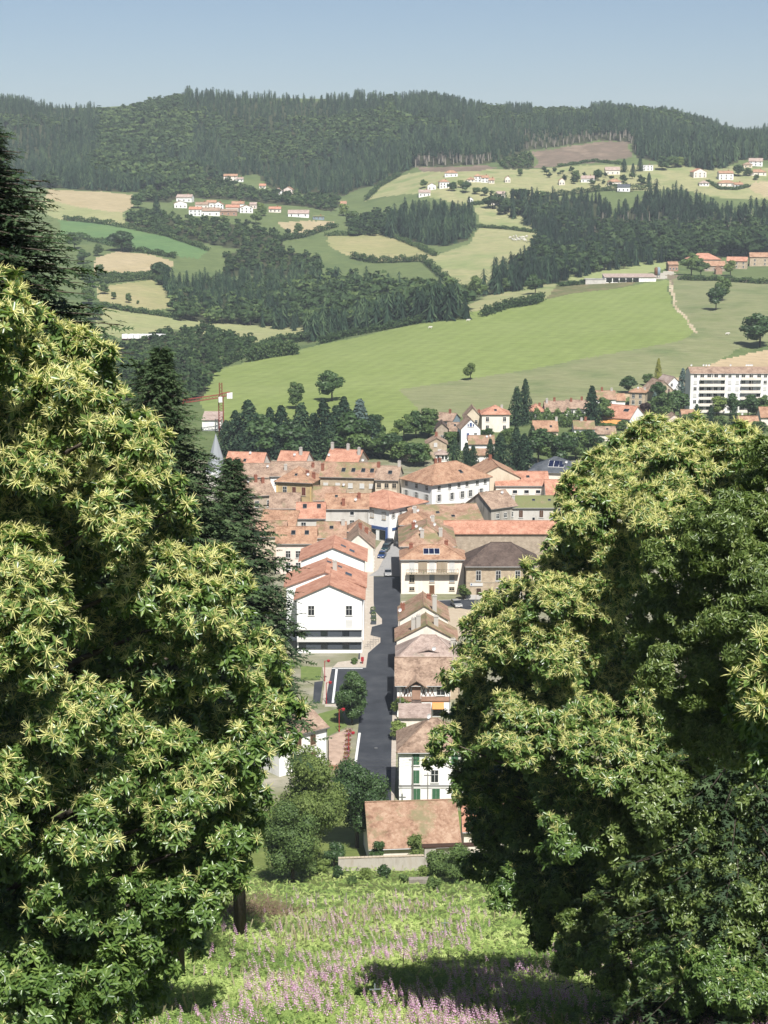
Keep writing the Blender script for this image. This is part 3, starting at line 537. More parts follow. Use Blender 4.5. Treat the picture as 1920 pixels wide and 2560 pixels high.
def put_window(e, side, w_, d_, x, z, w, h, style):
    W, D = w_, d_
    if side == 'f': loc, rz = ((x - 0.5) * W, 0, z), 0
    elif side == 'l': loc, rz = (-W / 2, (1 - x) * D, z), -math.pi / 2
    elif side == 'r': loc, rz = (W / 2, x * D, z), math.pi / 2
    else: loc, rz = ((x - 0.5) * W, D, z), math.pi
    if style.startswith('door'):
        k = ('door', round(w, 2), round(h, 2), style)
        if k not in CACHE:
            a = MB(); ring(a, w, h, 0.1, -0.1, 0); p = MB(); p.box(-w / 2, w / 2, -0.05, 0, 0, h); hd = MB(); hd.box(w * 0.32, w * 0.40, -0.1, -0.05, h * 0.46, h * 0.5)
            CACHE[k] = (a.mesh('door_frame', MATS['stone_trim']), p.mesh('door', MATS[style.split(':')[1] if ':' in style else 'door_brown']), hd.mesh('handle', MATS['iron']))
        a, p, hd = CACHE[k]; o = add('door', p, e, loc, rz); add('door_frame', a, o); add('handle', hd, o); return
    ms = win_meshes(w, h, style); o = add('window', ms[0][1], e, loc, rz)
    for nm, me in ms[1:]: add(nm, me, o)
def slab(mb, pts, t=0.17, mi=0):
    b = [np.array(p, float) for p in pts]; lo = [p - np.array([0, 0, t]) for p in b]; mb.poly(b, mi); mb.poly(lo[::-1], mi)
    for i in range(len(b)): j = (i + 1) % len(b); mb.poly([b[i], lo[i], lo[j], b[j]], mi)
DISH = None
def dish_mesh():
    global DISH
    if DISH is None:
        m = MB(); n = 12; prev = None
        for r_, y in ((0.0, 0.0), (0.25, -0.03), (0.42, -0.1)):
            cur = [(math.cos(6.283 * k / n) * r_, y, math.sin(6.283 * k / n) * r_ + 0.9) for k in range(n)]
            if prev:
                for k in range(n): m.poly([prev[k], prev[(k + 1) % n], cur[(k + 1) % n], cur[k]])
            prev = cur
        m.tube([(0, 0.05, -0.2), (0, 0.05, 0.9)], 0.03, 5); m.tube([(0, 0, 0.5), (0, -0.45, 0.85)], 0.02, 4); DISH = m.mesh('satellite_dish', MATS['dish_white'])
    return DISH
HOUSES = []
def H(label, u0, u1, v, h, d, roof='gx', rise=2.2, wall='w_white', rm='r_red', yaw=0, win=(), chim=(), sky=(), dish=(), w=None, anchor='c', over=0.45, name='house', cat='house', group=None, gut=True, ymin=240, Y=None, sub=3.0):
    ya = math.radians(yaw); uc = {'c': (u0 + u1) / 2, 'fl': u0, 'fr': u1}[anchor]
    p = hit(uc, v, h, ymin) if Y is None else at(uc, v, Y)
    s = scale_at(p); W = w if w else (u1 - u0) / s / math.cos(ya)
    if anchor != 'c':
        sx = 1 if anchor == 'fl' else -1; p = p + np.array([math.cos(ya) * W / 2 * sx, math.sin(ya) * W / 2 * sx, 0])
    g = p[2] - h; e = empty(name, (p[0], p[1], g), ya); tag(e, label, cat, group)
    # walls
    m = MB(); x0, x1 = -W / 2, W / 2; b = -sub
    ridge = h + rise
    if roof == 'gx':
        m.poly([(x0, 0, b), (x1, 0, b), (x1, 0, h), (x0, 0, h)]); m.poly([(x1, d, b), (x0, d, b), (x0, d, h), (x1, d, h)])
        m.poly([(x1, 0, b), (x1, d, b), (x1, d, h), (x1, d / 2, ridge - .05), (x1, 0, h)]); m.poly([(x0, d, b), (x0, 0, b), (x0, 0, h), (x0, d / 2, ridge - .05), (x0, d, h)])
    elif roof == 'gy':
        m.poly([(x0, 0, b), (x1, 0, b), (x1, 0, h), (0, 0, ridge - .05), (x0, 0, h)]); m.poly([(x1, d, b), (x0, d, b), (x0, d, h), (0, d, ridge - .05), (x1, d, h)])
        m.poly([(x1, 0, b), (x1, d, b), (x1, d, h), (x1, 0, h)]); m.poly([(x0, d, b), (x0, 0, b), (x0, 0, h), (x0, d, h)])
    else:
        hb = h + rise if roof == 'shed' else h
        m.poly([(x0, 0, b), (x1, 0, b), (x1, 0, h), (x0, 0, h)]); m.poly([(x1, d, b), (x0, d, b), (x0, d, hb), (x1, d, hb)]); m.poly([(x1, 0, b), (x1, d, b), (x1, d, hb), (x1, 0, h)]); m.poly([(x0, d, b), (x0, 0, b), (x0, 0, h), (x0, d, hb)])
        if roof == 'flat': m.poly([(x0, 0, h), (x1, 0, h), (x1, d, h), (x0, d, h)])
    m.obj('wall', MATS[wall], e)
    r = MB(); o = over; hh = h + 0.12
    if roof == 'gx':
        k = rise / (d / 2); zr = lambda x, y: h + 0.12 + k * (y if y < d / 2 else d - y)
        slab(r, [(x0 - o * .6, -o, hh - o * k), (x1 + o * .6, -o, hh - o * k), (x1 + o * .6, d / 2, hh + rise), (x0 - o * .6, d / 2, hh + rise)]); slab(r, [(x1 + o * .6, d + o, hh - o * k), (x0 - o * .6, d + o, hh - o * k), (x0 - o * .6, d / 2, hh + rise), (x1 + o * .6, d / 2, hh + rise)])
        caps = [((x0 - o * .6, d / 2, hh + rise + .03), (x1 + o * .6, d / 2, hh + rise + .03))]; slope = lambda x, y: math.atan(k) * (1 if y < d / 2 else -1)
    elif roof == 'gy':
        k = rise / (W / 2); zr = lambda x, y: h + 0.12 + k * (W / 2 - abs(x))
        slab(r, [(x0 - o, -o * .6, hh - o * k), (0, -o * .6, hh + rise), (0, d + o * .6, hh + rise), (x0 - o, d + o * .6, hh - o * k)]); slab(r, [(0, -o * .6, hh + rise), (x1 + o, -o * .6, hh - o * k), (x1 + o, d + o * .6, hh - o * k), (0, d + o * .6, hh + rise)])
        caps = [((0, -o * .6, hh + rise + .03), (0, d + o * .6, hh + rise + .03))]
    elif roof == 'hip':
        q = min(W, d) / 2; k = rise / q; A = [(x0 - o, -o, hh - o * k), (x1 + o, -o, hh - o * k), (x1 + o, d + o, hh - o * k), (x0 - o, d + o, hh - o * k)]
        if W >= d: R0, R1 = (x0 + q, d / 2, hh + rise), (x1 - q, d / 2, hh + rise); P = [[A[0], A[1], R1, R0], [A[1], A[2], R1], [A[2], A[3], R0, R1], [A[3], A[0], R0]]
        else: R0, R1 = (0, q, hh + rise), (0, d - q, hh + rise); P = [[A[0], A[1], R0], [A[1], A[2], R1, R0], [A[2], A[3], R1], [A[3], A[0], R0, R1]]
        for pl in P: slab(r, pl)
        zr = lambda x, y: h + 0.12 + k * max(0, min(W / 2 - abs(x), y, d - y)); caps = [(R0, R1), (A[0], R0), (A[1], R1 if W >= d else R0)]
        caps = [c for c in caps if np.linalg.norm(np.array(c[0]) - np.array(c[1])) > 0.3]
    elif roof == 'shed':
        k = rise / d; zr = lambda x, y: h + 0.12 + k * y; slab(r, [(x0 - o * .6, -o, hh - o * k), (x1 + o * .6, -o, hh - o * k), (x1 + o * .6, d + o * .5, hh + rise + o * .5 * k), (x0 - o * .6, d + o * .5, hh + rise + o * .5 * k)]); caps = []
    else:
        zr = lambda x, y: h + 0.35; r.box(x0 - o * .4, x1 + o * .4, -o * .4, d + o * .4, h + 0.004, h + 0.35); caps = []
    ro = r.obj('roof', MATS[rm], e)
    for a_, b_ in caps[:3]:
        c = MB(); c.tube([a_, b_], 0.13, 5); c.obj('ridge_cap', MATS[rm], ro)
    if gut and roof in ('gx', 'hip', 'shed'):
        kk = {'gx': rise / (d / 2), 'hip': rise / (min(W, d) / 2), 'shed': rise / d}[roof]; gz = hh - o * kk - 0.12
        c = MB(); c.tube([(x0 - o * .5, -o - .06, gz), (x1 + o * .5, -o - .06, gz)], 0.08, 5); c.tube([(x1 - .15, -o, gz), (x1 - .15, -.08, gz - .5), (x1 - .15, -.08, b)], 0.05, 5); c.obj('gutter', MATS['zinc'], e)
    for c_ in chim:
        fx, fy = c_[0], c_[1]; hc = c_[2] if len(c_) > 2 else 1.2; mt = c_[3] if len(c_) > 3 else 'chim_brick'; cx, cy = (fx - .5) * W, fy * d; z = zr(cx, cy)
        c = MB(); c.box(cx - .45, cx + .45, cy - .3, cy + .3, z - .6, z + hc); c.box(cx - .53, cx + .53, cy - .38, cy + .38, z + hc, z + hc + .12); c.box(cx - .3, cx - .1, cy - .1, cy + .1, z + hc + .12, z + hc + .4); c.box(cx + .1, cx + .3, cy - .1, cy + .1, z + hc + .12, z + hc + .4); c.obj('chimney', MATS[mt], ro)
    for (fx, fy, sw, sl, *st) in sky:
        cx, cy = (fx - .5) * W, fy * d
        if roof in ('gx', 'hip', 'shed') and not (st and st[0] == 'y'): q = [(cx - sw / 2, cy - sl / 2), (cx + sw / 2, cy - sl / 2), (cx + sw / 2, cy + sl / 2), (cx - sw / 2, cy + sl / 2)]
        else: q = [(cx - sl / 2, cy - sw / 2), (cx + sl / 2, cy - sw / 2), (cx + sl / 2, cy + sw / 2), (cx - sl / 2, cy + sw / 2)]
        c = MB(); slab(c, [(x, y, zr(x, y) + 0.14) for x, y in q], 0.12); o_ = c.obj('skylight' if not st or st[0] != 'solar' else 'solar_panel', MATS['zinc' if not st or st[0] != 'solar' else 'frame_white'], ro)
        nn = 3 if st and st[0] == 'solar' else 1
        for i in range(nn):
            a0, a1 = (i + .04) / nn, (i + .96) / nn; xa, xb = q[0][0] + (q[1][0] - q[0][0]) * a0, q[0][0] + (q[1][0] - q[0][0]) * a1; ya_, yb_ = q[0][1] + .07, q[2][1] - .07
            c = MB(); c.poly([(x, y, zr(x, y) + 0.155) for x, y in ((xa, ya_), (xb, ya_), (xb, yb_), (xa, yb_))]); c.obj('pane', MATS['solar' if nn == 3 else 'glass'], o_)
    for fx, fy in dish:
        cx, cy = (fx - .5) * W, fy * d; add('satellite_dish', dish_mesh(), ro, (cx, cy, zr(cx, cy) - .05), -ya + random.uniform(-.3, .3) + 0.35)
    for ww in win:
        side = ww[0]; xs = ww[1] if hasattr(ww[1], '__len__') else [(i + .5) / ww[1] for i in range(ww[1])]; zs = ww[2] if hasattr(ww[2], '__len__') else [ww[2]]
        for z in zs:
            for x in xs: put_window(e, side, W, d, x, z, ww[3], ww[4], ww[5] if len(ww) > 5 else 'fx')
    HOUSES.append(e); return e, W, zr
def fbox(e, name, mat, x0, x1, y0, y1, z0, z1): m = MB(); m.box(x0, x1, y0, y1, z0, z1); return m.obj(name, MATS[mat], e)
# --- left of the street
e, W, _ = H('large white modern hall with orange gable roof and dark glazed ground floors by the street', 742, 905, 1496, 11.8, 12, 'gy', 3.0, 'w_bright', 'r_orange', win=[('f', [0.22, 0.80], 8.2, 1.2, 2.0, 'y'), ('f', [0.80], 5.2, 1.2, 1.9, 'cw')], over=0.7, name='hall', cat='hall')
for z0, z1 in ((3.6, 5.0), (0.9, 2.4)):
    fbox(e, 'panel_band', 'panel_dark', -W / 2 + .3, W / 2 - .1, -0.16, -0.002, z0, z1)
    for i in range(6):
        if i % 2 == 0: fbox(e, 'glazing', 'glass', -W / 2 + .4 + i * W / 6, -W / 2 + .4 + i * W / 6 + W / 6 - .8, -0.2, -0.162, z0 + .1, z1 - .1)
fbox(e, 'ledge', 'frame_white', -W / 2, W / 2, -0.45, -0.004, 5.1, 5.3); fbox(e, 'canopy', 'frame_white', -W / 2, W / 2, -0.7, -0.004, 2.6, 3.4)
H('orange roofed rear wing of the white hall with chimney and flush roof lights', 716, 909, 1466, 12.0, 13, 'gy', 3.2, 'w_bright', 'r_orange', chim=[(0.62, 0.35, 1.9, 'chim_white')], sky=[(0.53, 0.75, 1.0, 1.2, 'y'), (0.68, 0.7, 1.0, 1.0, 'y'), (0.8, 0.4, 2.0, 1.4, 'y')], over=0.7, name='hall', cat='hall')
H('plain white gabled house with fresh orange roof behind the white hall', 753, 911, 1401, 10.5, 13, 'gy', 3.1, 'w_bright', 'r_orange', sky=[(0.66, 0.4, 1.2, 1.2, 'y'), (0.8, 0.3, 1.9, 1.2, 'y')], over=0.7)
H('pink rendered house with long red roof and two skylights left of the plain white gable', 690, 790, 1357, 8.0, 10, 'gx', 3.0, 'w_pink', 'r_red', win=[('f', [0.3, 0.55], [4.2, 1.2], 1.1, 1.7, 'o')], sky=[(0.42, 0.3, 1.1, 1.3), (0.76, 0.3, 1.1, 1.3)])
H('low house with moss covered roof behind the pink house', 792, 864, 1343, 7.5, 10, 'gx', 2.9, 'w_cream', 'r_moss', chim=[(0.9, 0.4, 1.4, 'chim_white')], sky=[(0.5, 0.3, 1, 1)])
H('brown roofed house edging the pavement right of the plain white gable', 858, 934, 1368, 6.5, 16, 'gy', 3.4, 'w_cream', 'r_brown', chim=[(0.55, 0.5), (0.75, 0.55)], win=[('r', 4, [1.0, 3.8], 1, 1.6, 'o')])
H('small cream house under a mossy pyramid roof near the bank', 870, 924, 1326, 8, 7, 'hip', 2.0, 'w_cream', 'r_moss', win=[('f', 2, [5.0], 1, 1.4)])
H('pale grey house with tiled hip roof, brick stack and dish below the bank', 813, 921, 1271, 9, 11, 'gx', 3.0, 'w_grey', 'r_red', win=[('f', [0.62], [7.2], 1.0, 0.9), ('f', [0.3], [4.2], 1.2, 1.4, 'cw'), ('f', [0.62], [4.0], 1.1, 1.7, 'o')], chim=[(0.42, 0.1, 1.6), (0.78, 0.35)], dish=[(0.7, 0.2)], sky=[(0.25, 0.4, .8, .8)])
H('narrow house with orange roof, two skylights and a small balcony', 741, 812, 1294, 8, 9, 'gx', 3.2, 'w_grey', 'r_orange', win=[('f', [0.25], [4.6], 1.2, 2.1, 'o'), ('f', [0.8], [4.4], 1.2, 2.2, 'door:dark_wood')], sky=[(0.28, 0.36, 1.1, 1.3), (0.78, 0.36, 1.1, 1.3)])
H('pink washed house with brown tiled roof and gable to the right', 674, 748, 1269, 8.5, 9, 'gx', 3.2, 'w_pink', 'r_brown', win=[('f', 3, [5.4], 1, 1.5, 'cw')])
H('small lean-to house with steep red roof half hidden by the fir', 650, 738, 1311, 6.5, 8, 'gx', 3.0, 'w_beige', 'r_red', yaw=-12)
H('small tiled house touching the fir branches above the pink house', 640, 714, 1339, 6.5, 8, 'gx', 3.0, 'w_beige', 'r_moss')
e, W, _ = H('square yellow stone house with red pyramid roof and arched windows', 690, 780, 1203, 10.5, 11, 'hip', 3.4, 'w_yellowstone', 'r_red', yaw=-14, win=[('f', [0.24], 6.4, 1.1, 2.4, 'f'), ('f', [0.5, 0.77], 6.4, 1.1, 2.4, 'tr'), ('r', [0.5], 6.4, 1.1, 2.2, 'tr')], chim=[(0.95, 0.35, 1.5), (0.8, 0.25, 1.2)], dish=[(0.85, 0.15)], sky=[(0.5, 0.2, .8, .8)], over=0.6)
for x in (-W / 2 - .06, W / 2 - .55): fbox(e, 'quoin', 'w_ochre', x, x + .6, -0.08, -0.004, 0, 10.3)
fbox(e, 'cornice', 'w_ochre', -W / 2, W / 2, -0.2, -0.004, 9.9, 10.4)
H('low house with mossy orange roof and white dormer beside the yellow stone house', 784, 862, 1249, 8.0, 9, 'gx', 3.0, 'w_cream', 'r_moss', win=[('f', [0.35], 6.0, 1.6, 1.3)], dish=[(0.95, 0.45)])
e, W, _ = H('long beige stone terrace with mossy roof and four skylights', 800, 938, 1192, 11, 12, 'gx', 3.2, 'w_stone', 'r_moss', yaw=-8, win=[('f', [0.1, 0.32, 0.55, 0.76, 0.93], [7.8], 1.2, 1.2, 'cw'), ('f', [0.34, 0.57, 0.8], [4.2], 1.3, 2.0, 'f')], sky=[(0.4, 0.22, 1.2, 1.6), (0.58, 0.22, 1.2, 1.6), (0.76, 0.22, 1.2, 1.6), (0.92, 0.22, 1.2, 1.6)], dish=[(0.72, 0.5)], chim=[(0.02, 0.2, 1.8)])
H('cream three bay house with shuttered windows between the terrace and the corner block', 938, 995, 1199, 11.3, 11, 'gx', 3.0, 'w_beige', 'r_brown', yaw=-8, win=[('f', 3, [8.9], 1.1, 1.3, 't'), ('f', 3, [5.8], 1.2, 1.8, 'cw')], sky=[(0.6, 0.25, 1.2, 1.4)], chim=[(0.05, 0.45, 1.3), (0.95, 0.5, 1.4, 'chim_white')])
H('orange roofed house with arched dormers nearest the church spire', 560, 655, 1166, 9, 10, 'gx', 3.6, 'w_cream', 'r_orange', yaw=-12, win=[('r', [0.5], 6, 1.2, 1.6)], dish=[(0.6, 0.4)], sky=[(0.35, 0.2, .9, 1), (0.5, 0.2, .9, 1)])
H('tall orange roofed house with small white gable in the back row', 690, 760, 1164, 10, 10, 'gx', 3.6, 'w_cream', 'r_orange', yaw=-16, chim=[(0.75, 0.4, 2.0, 'chim_white')], dish=[(0.55, 0.3)])
H('orange roofed stone house with tall white chimneys highest in the back row', 812, 892, 1160, 10.5, 11, 'gx', 3.6, 'w_stone2', 'r_orange', yaw=-18, chim=[(0.05, 0.5, 1.8, 'chim_white'), (0.95, 0.35, 2.0, 'chim_white'), (0.55, 0.5, 1.6, 'chim_white')], dish=[(0.05, 0.2)])
H('long brown roofed house below the arched dormers', 585, 676, 1192, 8.5, 12, 'gx', 3.0, 'w_cream', 'r_brown', dish=[(0.9, 0.3)])
H('house with wide brown roof running behind the yellow stone house', 676, 800, 1189, 9, 12, 'gx', 3.2, 'w_white', 'r_brown', win=[('f', 4, [6.2], 1.2, 1.5)], chim=[(0.3, 0.2, 1.5, 'chim_white'), (0.85, 0.3)])
H('stone sided house with brown roof and two red stacks by the fir', 598, 686, 1238, 9, 11, 'gx', 3.2, 'w_stone2', 'r_brown', yaw=22, win=[('f', 3, [5.5], 1.1, 1.8, 'f')], chim=[(0.62, 0.45, 1.8), (0.8, 0.4, 1.3)], dish=[(0.4, 0.4)])
# bank on the corner of the bend
e, W, _ = H('white corner bank with orange roof and blue shop signs', 974, 974, 1272, 9.3, 17, 'hip', 3.0, 'w_bright', 'r_orange', yaw=48, w=15, anchor='fl', win=[('l', [0.62, 0.88], [6.2], 1.2, 1.8, 'tw'), ('f', 5, [6.6], 0.9, 1.4, 'ow')], over=0.7, name='bank', cat='bank')
fbox(e, 'shop_sign', 'shutter_blue', -W / 2 - .16, -W / 2 - .004, 1, 12, 3.1, 3.9)
for y0, y1 in ((1.6, 3.6), (5, 8), (9.5, 12)): fbox(e, 'shop_window', 'glass', -W / 2 - .12, -W / 2 - .004, y0, y1, 0.4, 2.9)
fbox(e, 'hanging_sign', 'shutter_blue', -W / 2 - 1.0, -W / 2 - .16, 0.5, 0.66, 0.4, 4.2); fbox(e, 'shop_sign', 'shutter_blue', -W / 2 + 1, W / 2 - 4, -.16, -.004, 3.1, 3.8)
# --- far side of the bend and right of the street
H('big white corner block with red hip roof and three rows of windows', 1080, 1080, 1210, 11.5, 14, 'hip', 4.2, 'w_white', 'r_red', yaw=38, w=22, anchor='fl', win=[('f', [0.12, 0.3, 0.46, 0.6, 0.78, 0.92], [9.4], 1.0, 1.2, 'f'), ('f', [0.12, 0.34, 0.52, 0.66, 0.85], [6.2, 2.8], 1.1, 1.9, 'ow'), ('l', 3, [9.4], 1.0, 1.2, 'f'), ('l', 3, [6.2, 2.6], 1.1, 1.9, 'ow')], chim=[(0.35, 0.55, 1.5), (0.42, 0.55, 1.5)], sky=[(0.6, 0.2, 1.1, 1.2)], over=0.7)
H('cream house with long gable and white bay windows right of the corner block', 1190, 1300, 1194, 10, 16, 'gy', 3.4, 'w_beige', 'r_red', yaw=6, win=[('f', [0.1, 0.22], 4.6, 1.4, 2.2, 'f')], chim=[(0.48, 0.8, 1.2)])
H('low cream workshop with wide orange roof and four small square windows', 1240, 1372, 1213, 8, 12, 'gx', 3.0, 'w_peach', 'r_orange', win=[('f', [0.15, 0.36, 0.58, 0.8], 5.6, 1.3, 0.9)], sky=[(0.62, 0.3, 1, .9)])
H('house with bright orange roof beside the chestnut, right of the cream workshop', 1366, 1470, 1236, 6.5, 10, 'gx', 3.4, 'w_bright', 'r_orange', win=[('f', [.2, .45], 3.2, 1.1, 1.2)])
H('dark slate roofed building carrying a solar panel and dish', 1322, 1440, 1180, 8, 14, 'hip', 3.6, 'w_cream', 'r_slate', yaw=-14, sky=[(0.55, 0.25, 5.0, 3.0, 'solar')], dish=[(0.75, 0.25)])
H('gabled house with weathered grey end wall and cream front in the right-hand block', 1228, 1228, 1271, 8, 11, 'gx', 3.4, 'w_stain', 'r_brown', yaw=34, w=9, anchor='fl', win=[('f', [0.25, 0.55, 0.85], [4.9], .9, 1.3, 'f'), ('f', [0.3, 0.7], [1.6], 1.0, 1.8, 'cw')], chim=[(0.5, 0.75, 1.0, 'chim_white')], dish=[(0.75, 0.35)])
H('long grey house under a mossy roof with dark upper shutters', 1280, 1440, 1268, 7.5, 10, 'gx', 2.2, 'w_grey', 'r_green', win=[('f', [0.14, 0.46], 4.6, 1.1, 2.0, 'cn'), ('f', [0.34], 3.4, .7, 1.2)], chim=[(0.03, 0.3, 1.2, 'chim_white')], sky=[(0.35, 0.3, .8, .8), (0.6, 0.3, .8, .8)])
H('wide low warehouse with brown and mossy roof behind the hip roofed cluster', 1036, 1212, 1312, 5.5, 22, 'gx', 3.4, 'w_grey', 'r_moss', yaw=10, sky=[(0.4, 0.3, 1, 1), (0.6, 0.2, 1, 1)])
H('very long shed with narrow orange roof above a rough stone wall', 1112, 1420, 1332, 6.5, 7, 'gx', 2.4, 'w_stone2', 'r_orange', gut=False)
H('cream house with mossy red hip roof, white stacks and dishes behind the solar panel house', 1001, 1138, 1364, 9.3, 22, 'hip', 3.6, 'w_cream', 'r_moss', chim=[(0.4, 0.12, 1.8, 'chim_white'), (0.74, 0.14, 1.8, 'chim_white'), (0.25, 0.5, 1.5), (0.62, 0.7, 1.4, 'chim_white')], dish=[(0.37, 0.2), (0.3, 0.4), (0.64, 0.4), (0.28, 0.7), (0.6, 0.75)])
H('red roofed house at the bend beside the parked cars', 1000, 1075, 1310, 7, 12, 'hip', 2.6, 'w_cream', 'r_red', chim=[(0.5, 0.3, 1.4, 'chim_white')], dish=[(0.6, 0.3), (0.45, 0.5)])
e, W, _ = H('peach house with solar panel, long flowered balcony and three tall upper windows', 1003, 1162, 1397, 8.6, 9.5, 'hip', 2.3, 'w_peach', 'r_red', win=[('f', [0.17, 0.485, 0.80], [5.5], 1.1, 2.5, 'cw'), ('f', [0.17], [2.9], 1.1, 2.0, 'T'), ('f', [0.485, 0.80], [2.9], 1.1, 2.0, 'ty'), ('f', [0.17, 0.80], [0.9], 1.1, 0.75, 'T'), ('f', [0.485], [0.02], 1.1, 2.1, 'door')], sky=[(0.48, 0.24, 3.9, 2.0, 'solar')], chim=[(0.16, 0.6, 1.1), (0.72, 0.6, 1.1)])
fbox(e, 'balcony', 'stone_trim', -W / 2 + 1.2, W / 2 - 1.4, -1.3, -0.004, 5.05, 5.28)
rl = MB()
for i in range(22): x = -W / 2 + 1.3 + i * (W - 2.8) / 21; rl.box(x - .02, x + .02, -1.28, -1.24, 5.28, 6.15)
rl.box(-W / 2 + 1.2, W / 2 - 1.4, -1.29, -1.23, 6.15, 6.22); rl.obj('railing', MATS['iron'], e)
mottled('stripes', [alb(226, 206, 176), alb(206, 180, 146)], scale=1.5, streak=0.02)
for i, (a_, b_) in enumerate(((0.27, 0.41), (0.56, 0.73))):
    c = MB()
    for k in range(8):
        xa = -W / 2 + W * (a_ + (b_ - a_) * k / 8); xb = -W / 2 + W * (a_ + (b_ - a_) * (k + .86) / 8); c.box(xa, xb, -0.16 - .05 * (k % 2), -.05, 5.5, 8.0)
    c.obj('sun_blind', MATS['stripes'], e)
plants = merge([cards(np.stack([rng.uniform(-W / 2 + 1.3, W / 2 - 1.5, 260), rng.uniform(-1.45, -1.1, 260), 5.35 + rng.uniform(0, 1, 260) ** 2 * 1.3], 1), rng.normal(0, 1, (260, 3)), 0.13, rng.uniform(0, 1, 260))]); add('balcony_plants', mesh_np('balcony_plants', plants[0], plants[1], MATS['leaf_mid'], None, plants[3]), e)
e, W, _ = H('two storey brick town building with dark hip roof and white name board', 1166, 1346, 1412, 8.4, 12, 'hip', 4.0, 'w_stone', 'r_dark', win=[('f', [0.17, 0.445, 0.715], [4.6], 1.05, 2.3, 'f'), ('f', [0.45, 0.725], [1.5], 1.1, 1.3, 'f'), ('f', [0.175], [0.02], 1.05, 2.7, 'door:dark_wood')], over=0.6)
fbox(e, 'plinth', 'w_grey', -W / 2 - .05, W / 2 + .05, -0.06, -0.004, 0, 1.15); fbox(e, 'string_course', 'stone_trim', -W / 2, W / 2, -.08, -.004, 4.1, 4.28)
sg = fbox(e, 'name_board', 'frame_white', -W / 2 + .9, -W / 2 + 3.9, -.12, -.004, 3.3, 4.0); fbox(sg, 'emblem', 'shutter_blue', -W / 2 + 1.1, -W / 2 + 1.35, -.14, -.121, 3.5, 3.85)
H('cream gabled house with mossy left roof slope and tall white chimney by the side road', 1000, 1120, 1550, 6.0, 12, 'gy', 3.1, 'w_cream', 'r_moss', win=[('f', [.55], 4.2, 1.3, .9, 'n')], chim=[(0.06, 0.5, 1.4), (0.72, 0.05, 3.2, 'chim_white'), (0.62, 0.7, .9)], dish=[(0.0, 0.4)])
H('house with red and mossy roof squeezed behind the pink-grey hip roof', 992, 1142, 1600, 7.0, 9, 'gy', 3.2, 'w_cream', 'r_moss', chim=[(0.36, 0.1, 2.4, 'chim_white'), (0.28, 0.15, 2.2, 'chim_white'), (0.66, 0.3, 1.8, 'chim_white')])
e, W, zr = H('stone house with pink-grey hip roof and wide low dormer', 994, 1150, 1645, 8.2, 9, 'hip', 3.2, 'w_stone', 'r_pinkgrey', chim=[(0.9, 0.5, 1.4, 'chim_white')], dish=[(0.58, 0.1)])
c = MB(); slab(c, [(-3.0, 0.9, 8.75), (0, 0.7, 9.7), (0, 3.0, 10.4), (-2.8, 2.4, 9.5)]); slab(c, [(0, 0.7, 9.7), (3.0, 0.9, 8.75), (2.8, 2.4, 9.5), (0, 3.0, 10.4)]); c.obj('dormer', MATS['r_pinkgrey'], e)
e, W, _ = H('brick and timbered chalet with brown roof, small gable and orange awning', 993, 1126, 1706, 6.6, 10, 'gx', 3.2, 'w_white', 'r_brown', win=[('f', [.36], [3.7], 1.5, 2.2, 'n'), ('f', [.82], [4.2], 1.4, 1.7, 'n'), ('f', [.36], [0.05], 1.4, 2.4, 'door:dark_wood'), ('f', [.76], [.2], 1.6, 2.0, 'nx')], over=0.8)
fbox(e, 'brick_band', 'w_brick', -W / 2, W / 2, -.05, -.003, 3.0, 3.9); fbox(e, 'timber_rail', 'door_brown', -W / 2, W / 2, -.09, -.052, 2.9, 3.05); fbox(e, 'brick_panel', 'w_brick', -W * .22, -W * .06, -.3, -.004, 3.4, 6.4)
for a_, b_ in ((-.42, -.24), (-.04, .2)):
    c = MB()
    for k in range(3):
        xa = W * (a_ + (b_ - a_) * k / 3); xb = W * (a_ + (b_ - a_) * (k + 1) / 3); c.tube([(xa, -.06, 4.0), (xb, -.06, 5.9)], .06, 4); c.tube([(xb, -.06, 4.0), (xa, -.06, 5.9)], .06, 4)
    c.obj('timber_cross', MATS['door_brown'], e)
c = MB(); slab(c, [(-W * .14 - 2.0, -1.2, 5.9), (-W * .14, -1.2, 7.3), (-W * .14, 2.2, 7.9), (-W * .14 - 2.0, 1.4, 6.8)]); slab(c, [(-W * .14, -1.2, 7.3), (-W * .14 + 2.0, -1.2, 5.9), (-W * .14 + 2.0, 1.4, 6.8), (-W * .14, 2.2, 7.9)]); c.obj('dormer', MATS['r_brown'], e)
c = MB(); slab(c, [(W * .16, -1.3, 1.9), (W * .38, -1.3, 1.9), (W * .38, -.05, 2.8), (W * .16, -.05, 2.8)], .06); plain('awning_orange', alb(240, 160, 80, .6)); c.obj('awning', MATS['awning_orange'], e)
c = MB(); slab(c, [(-W * .26, -1.4, 2.5), (-W * .02, -1.4, 2.5), (-W * .06, -.05, 3.3), (-W * .22, -.05, 3.3)], .1); c.obj('door_canopy', MATS['r_dark'], e)
e, W, _ = H('white house with green shutters and brown hip roof near the foot of the slope', 998, 1176, 1876, 8.6, 10, 'hip', 3.6, 'w_white', 'r_brown', win=[('f', [.235], [6.2], 1.1, 2.0, 'cg'), ('f', [.235], [3.1], 1.1, 2.2, 'cg'), ('f', [.5, .8], [3.3], 1.1, 2.0, 'fg'[0:1]), ('f', [.78], [6.2], 1.1, 2.0, 'cg'), ('f', [.245, .52], [.25], 1.2, 2.0, 'cg'), ('f', [.8], [.3], 1.0, 1.7, 'f'), ('l', [.3, .7], [3.1, 6.2], 1.0, 1.8, 'cg')], dish=[(0.42, .45)])
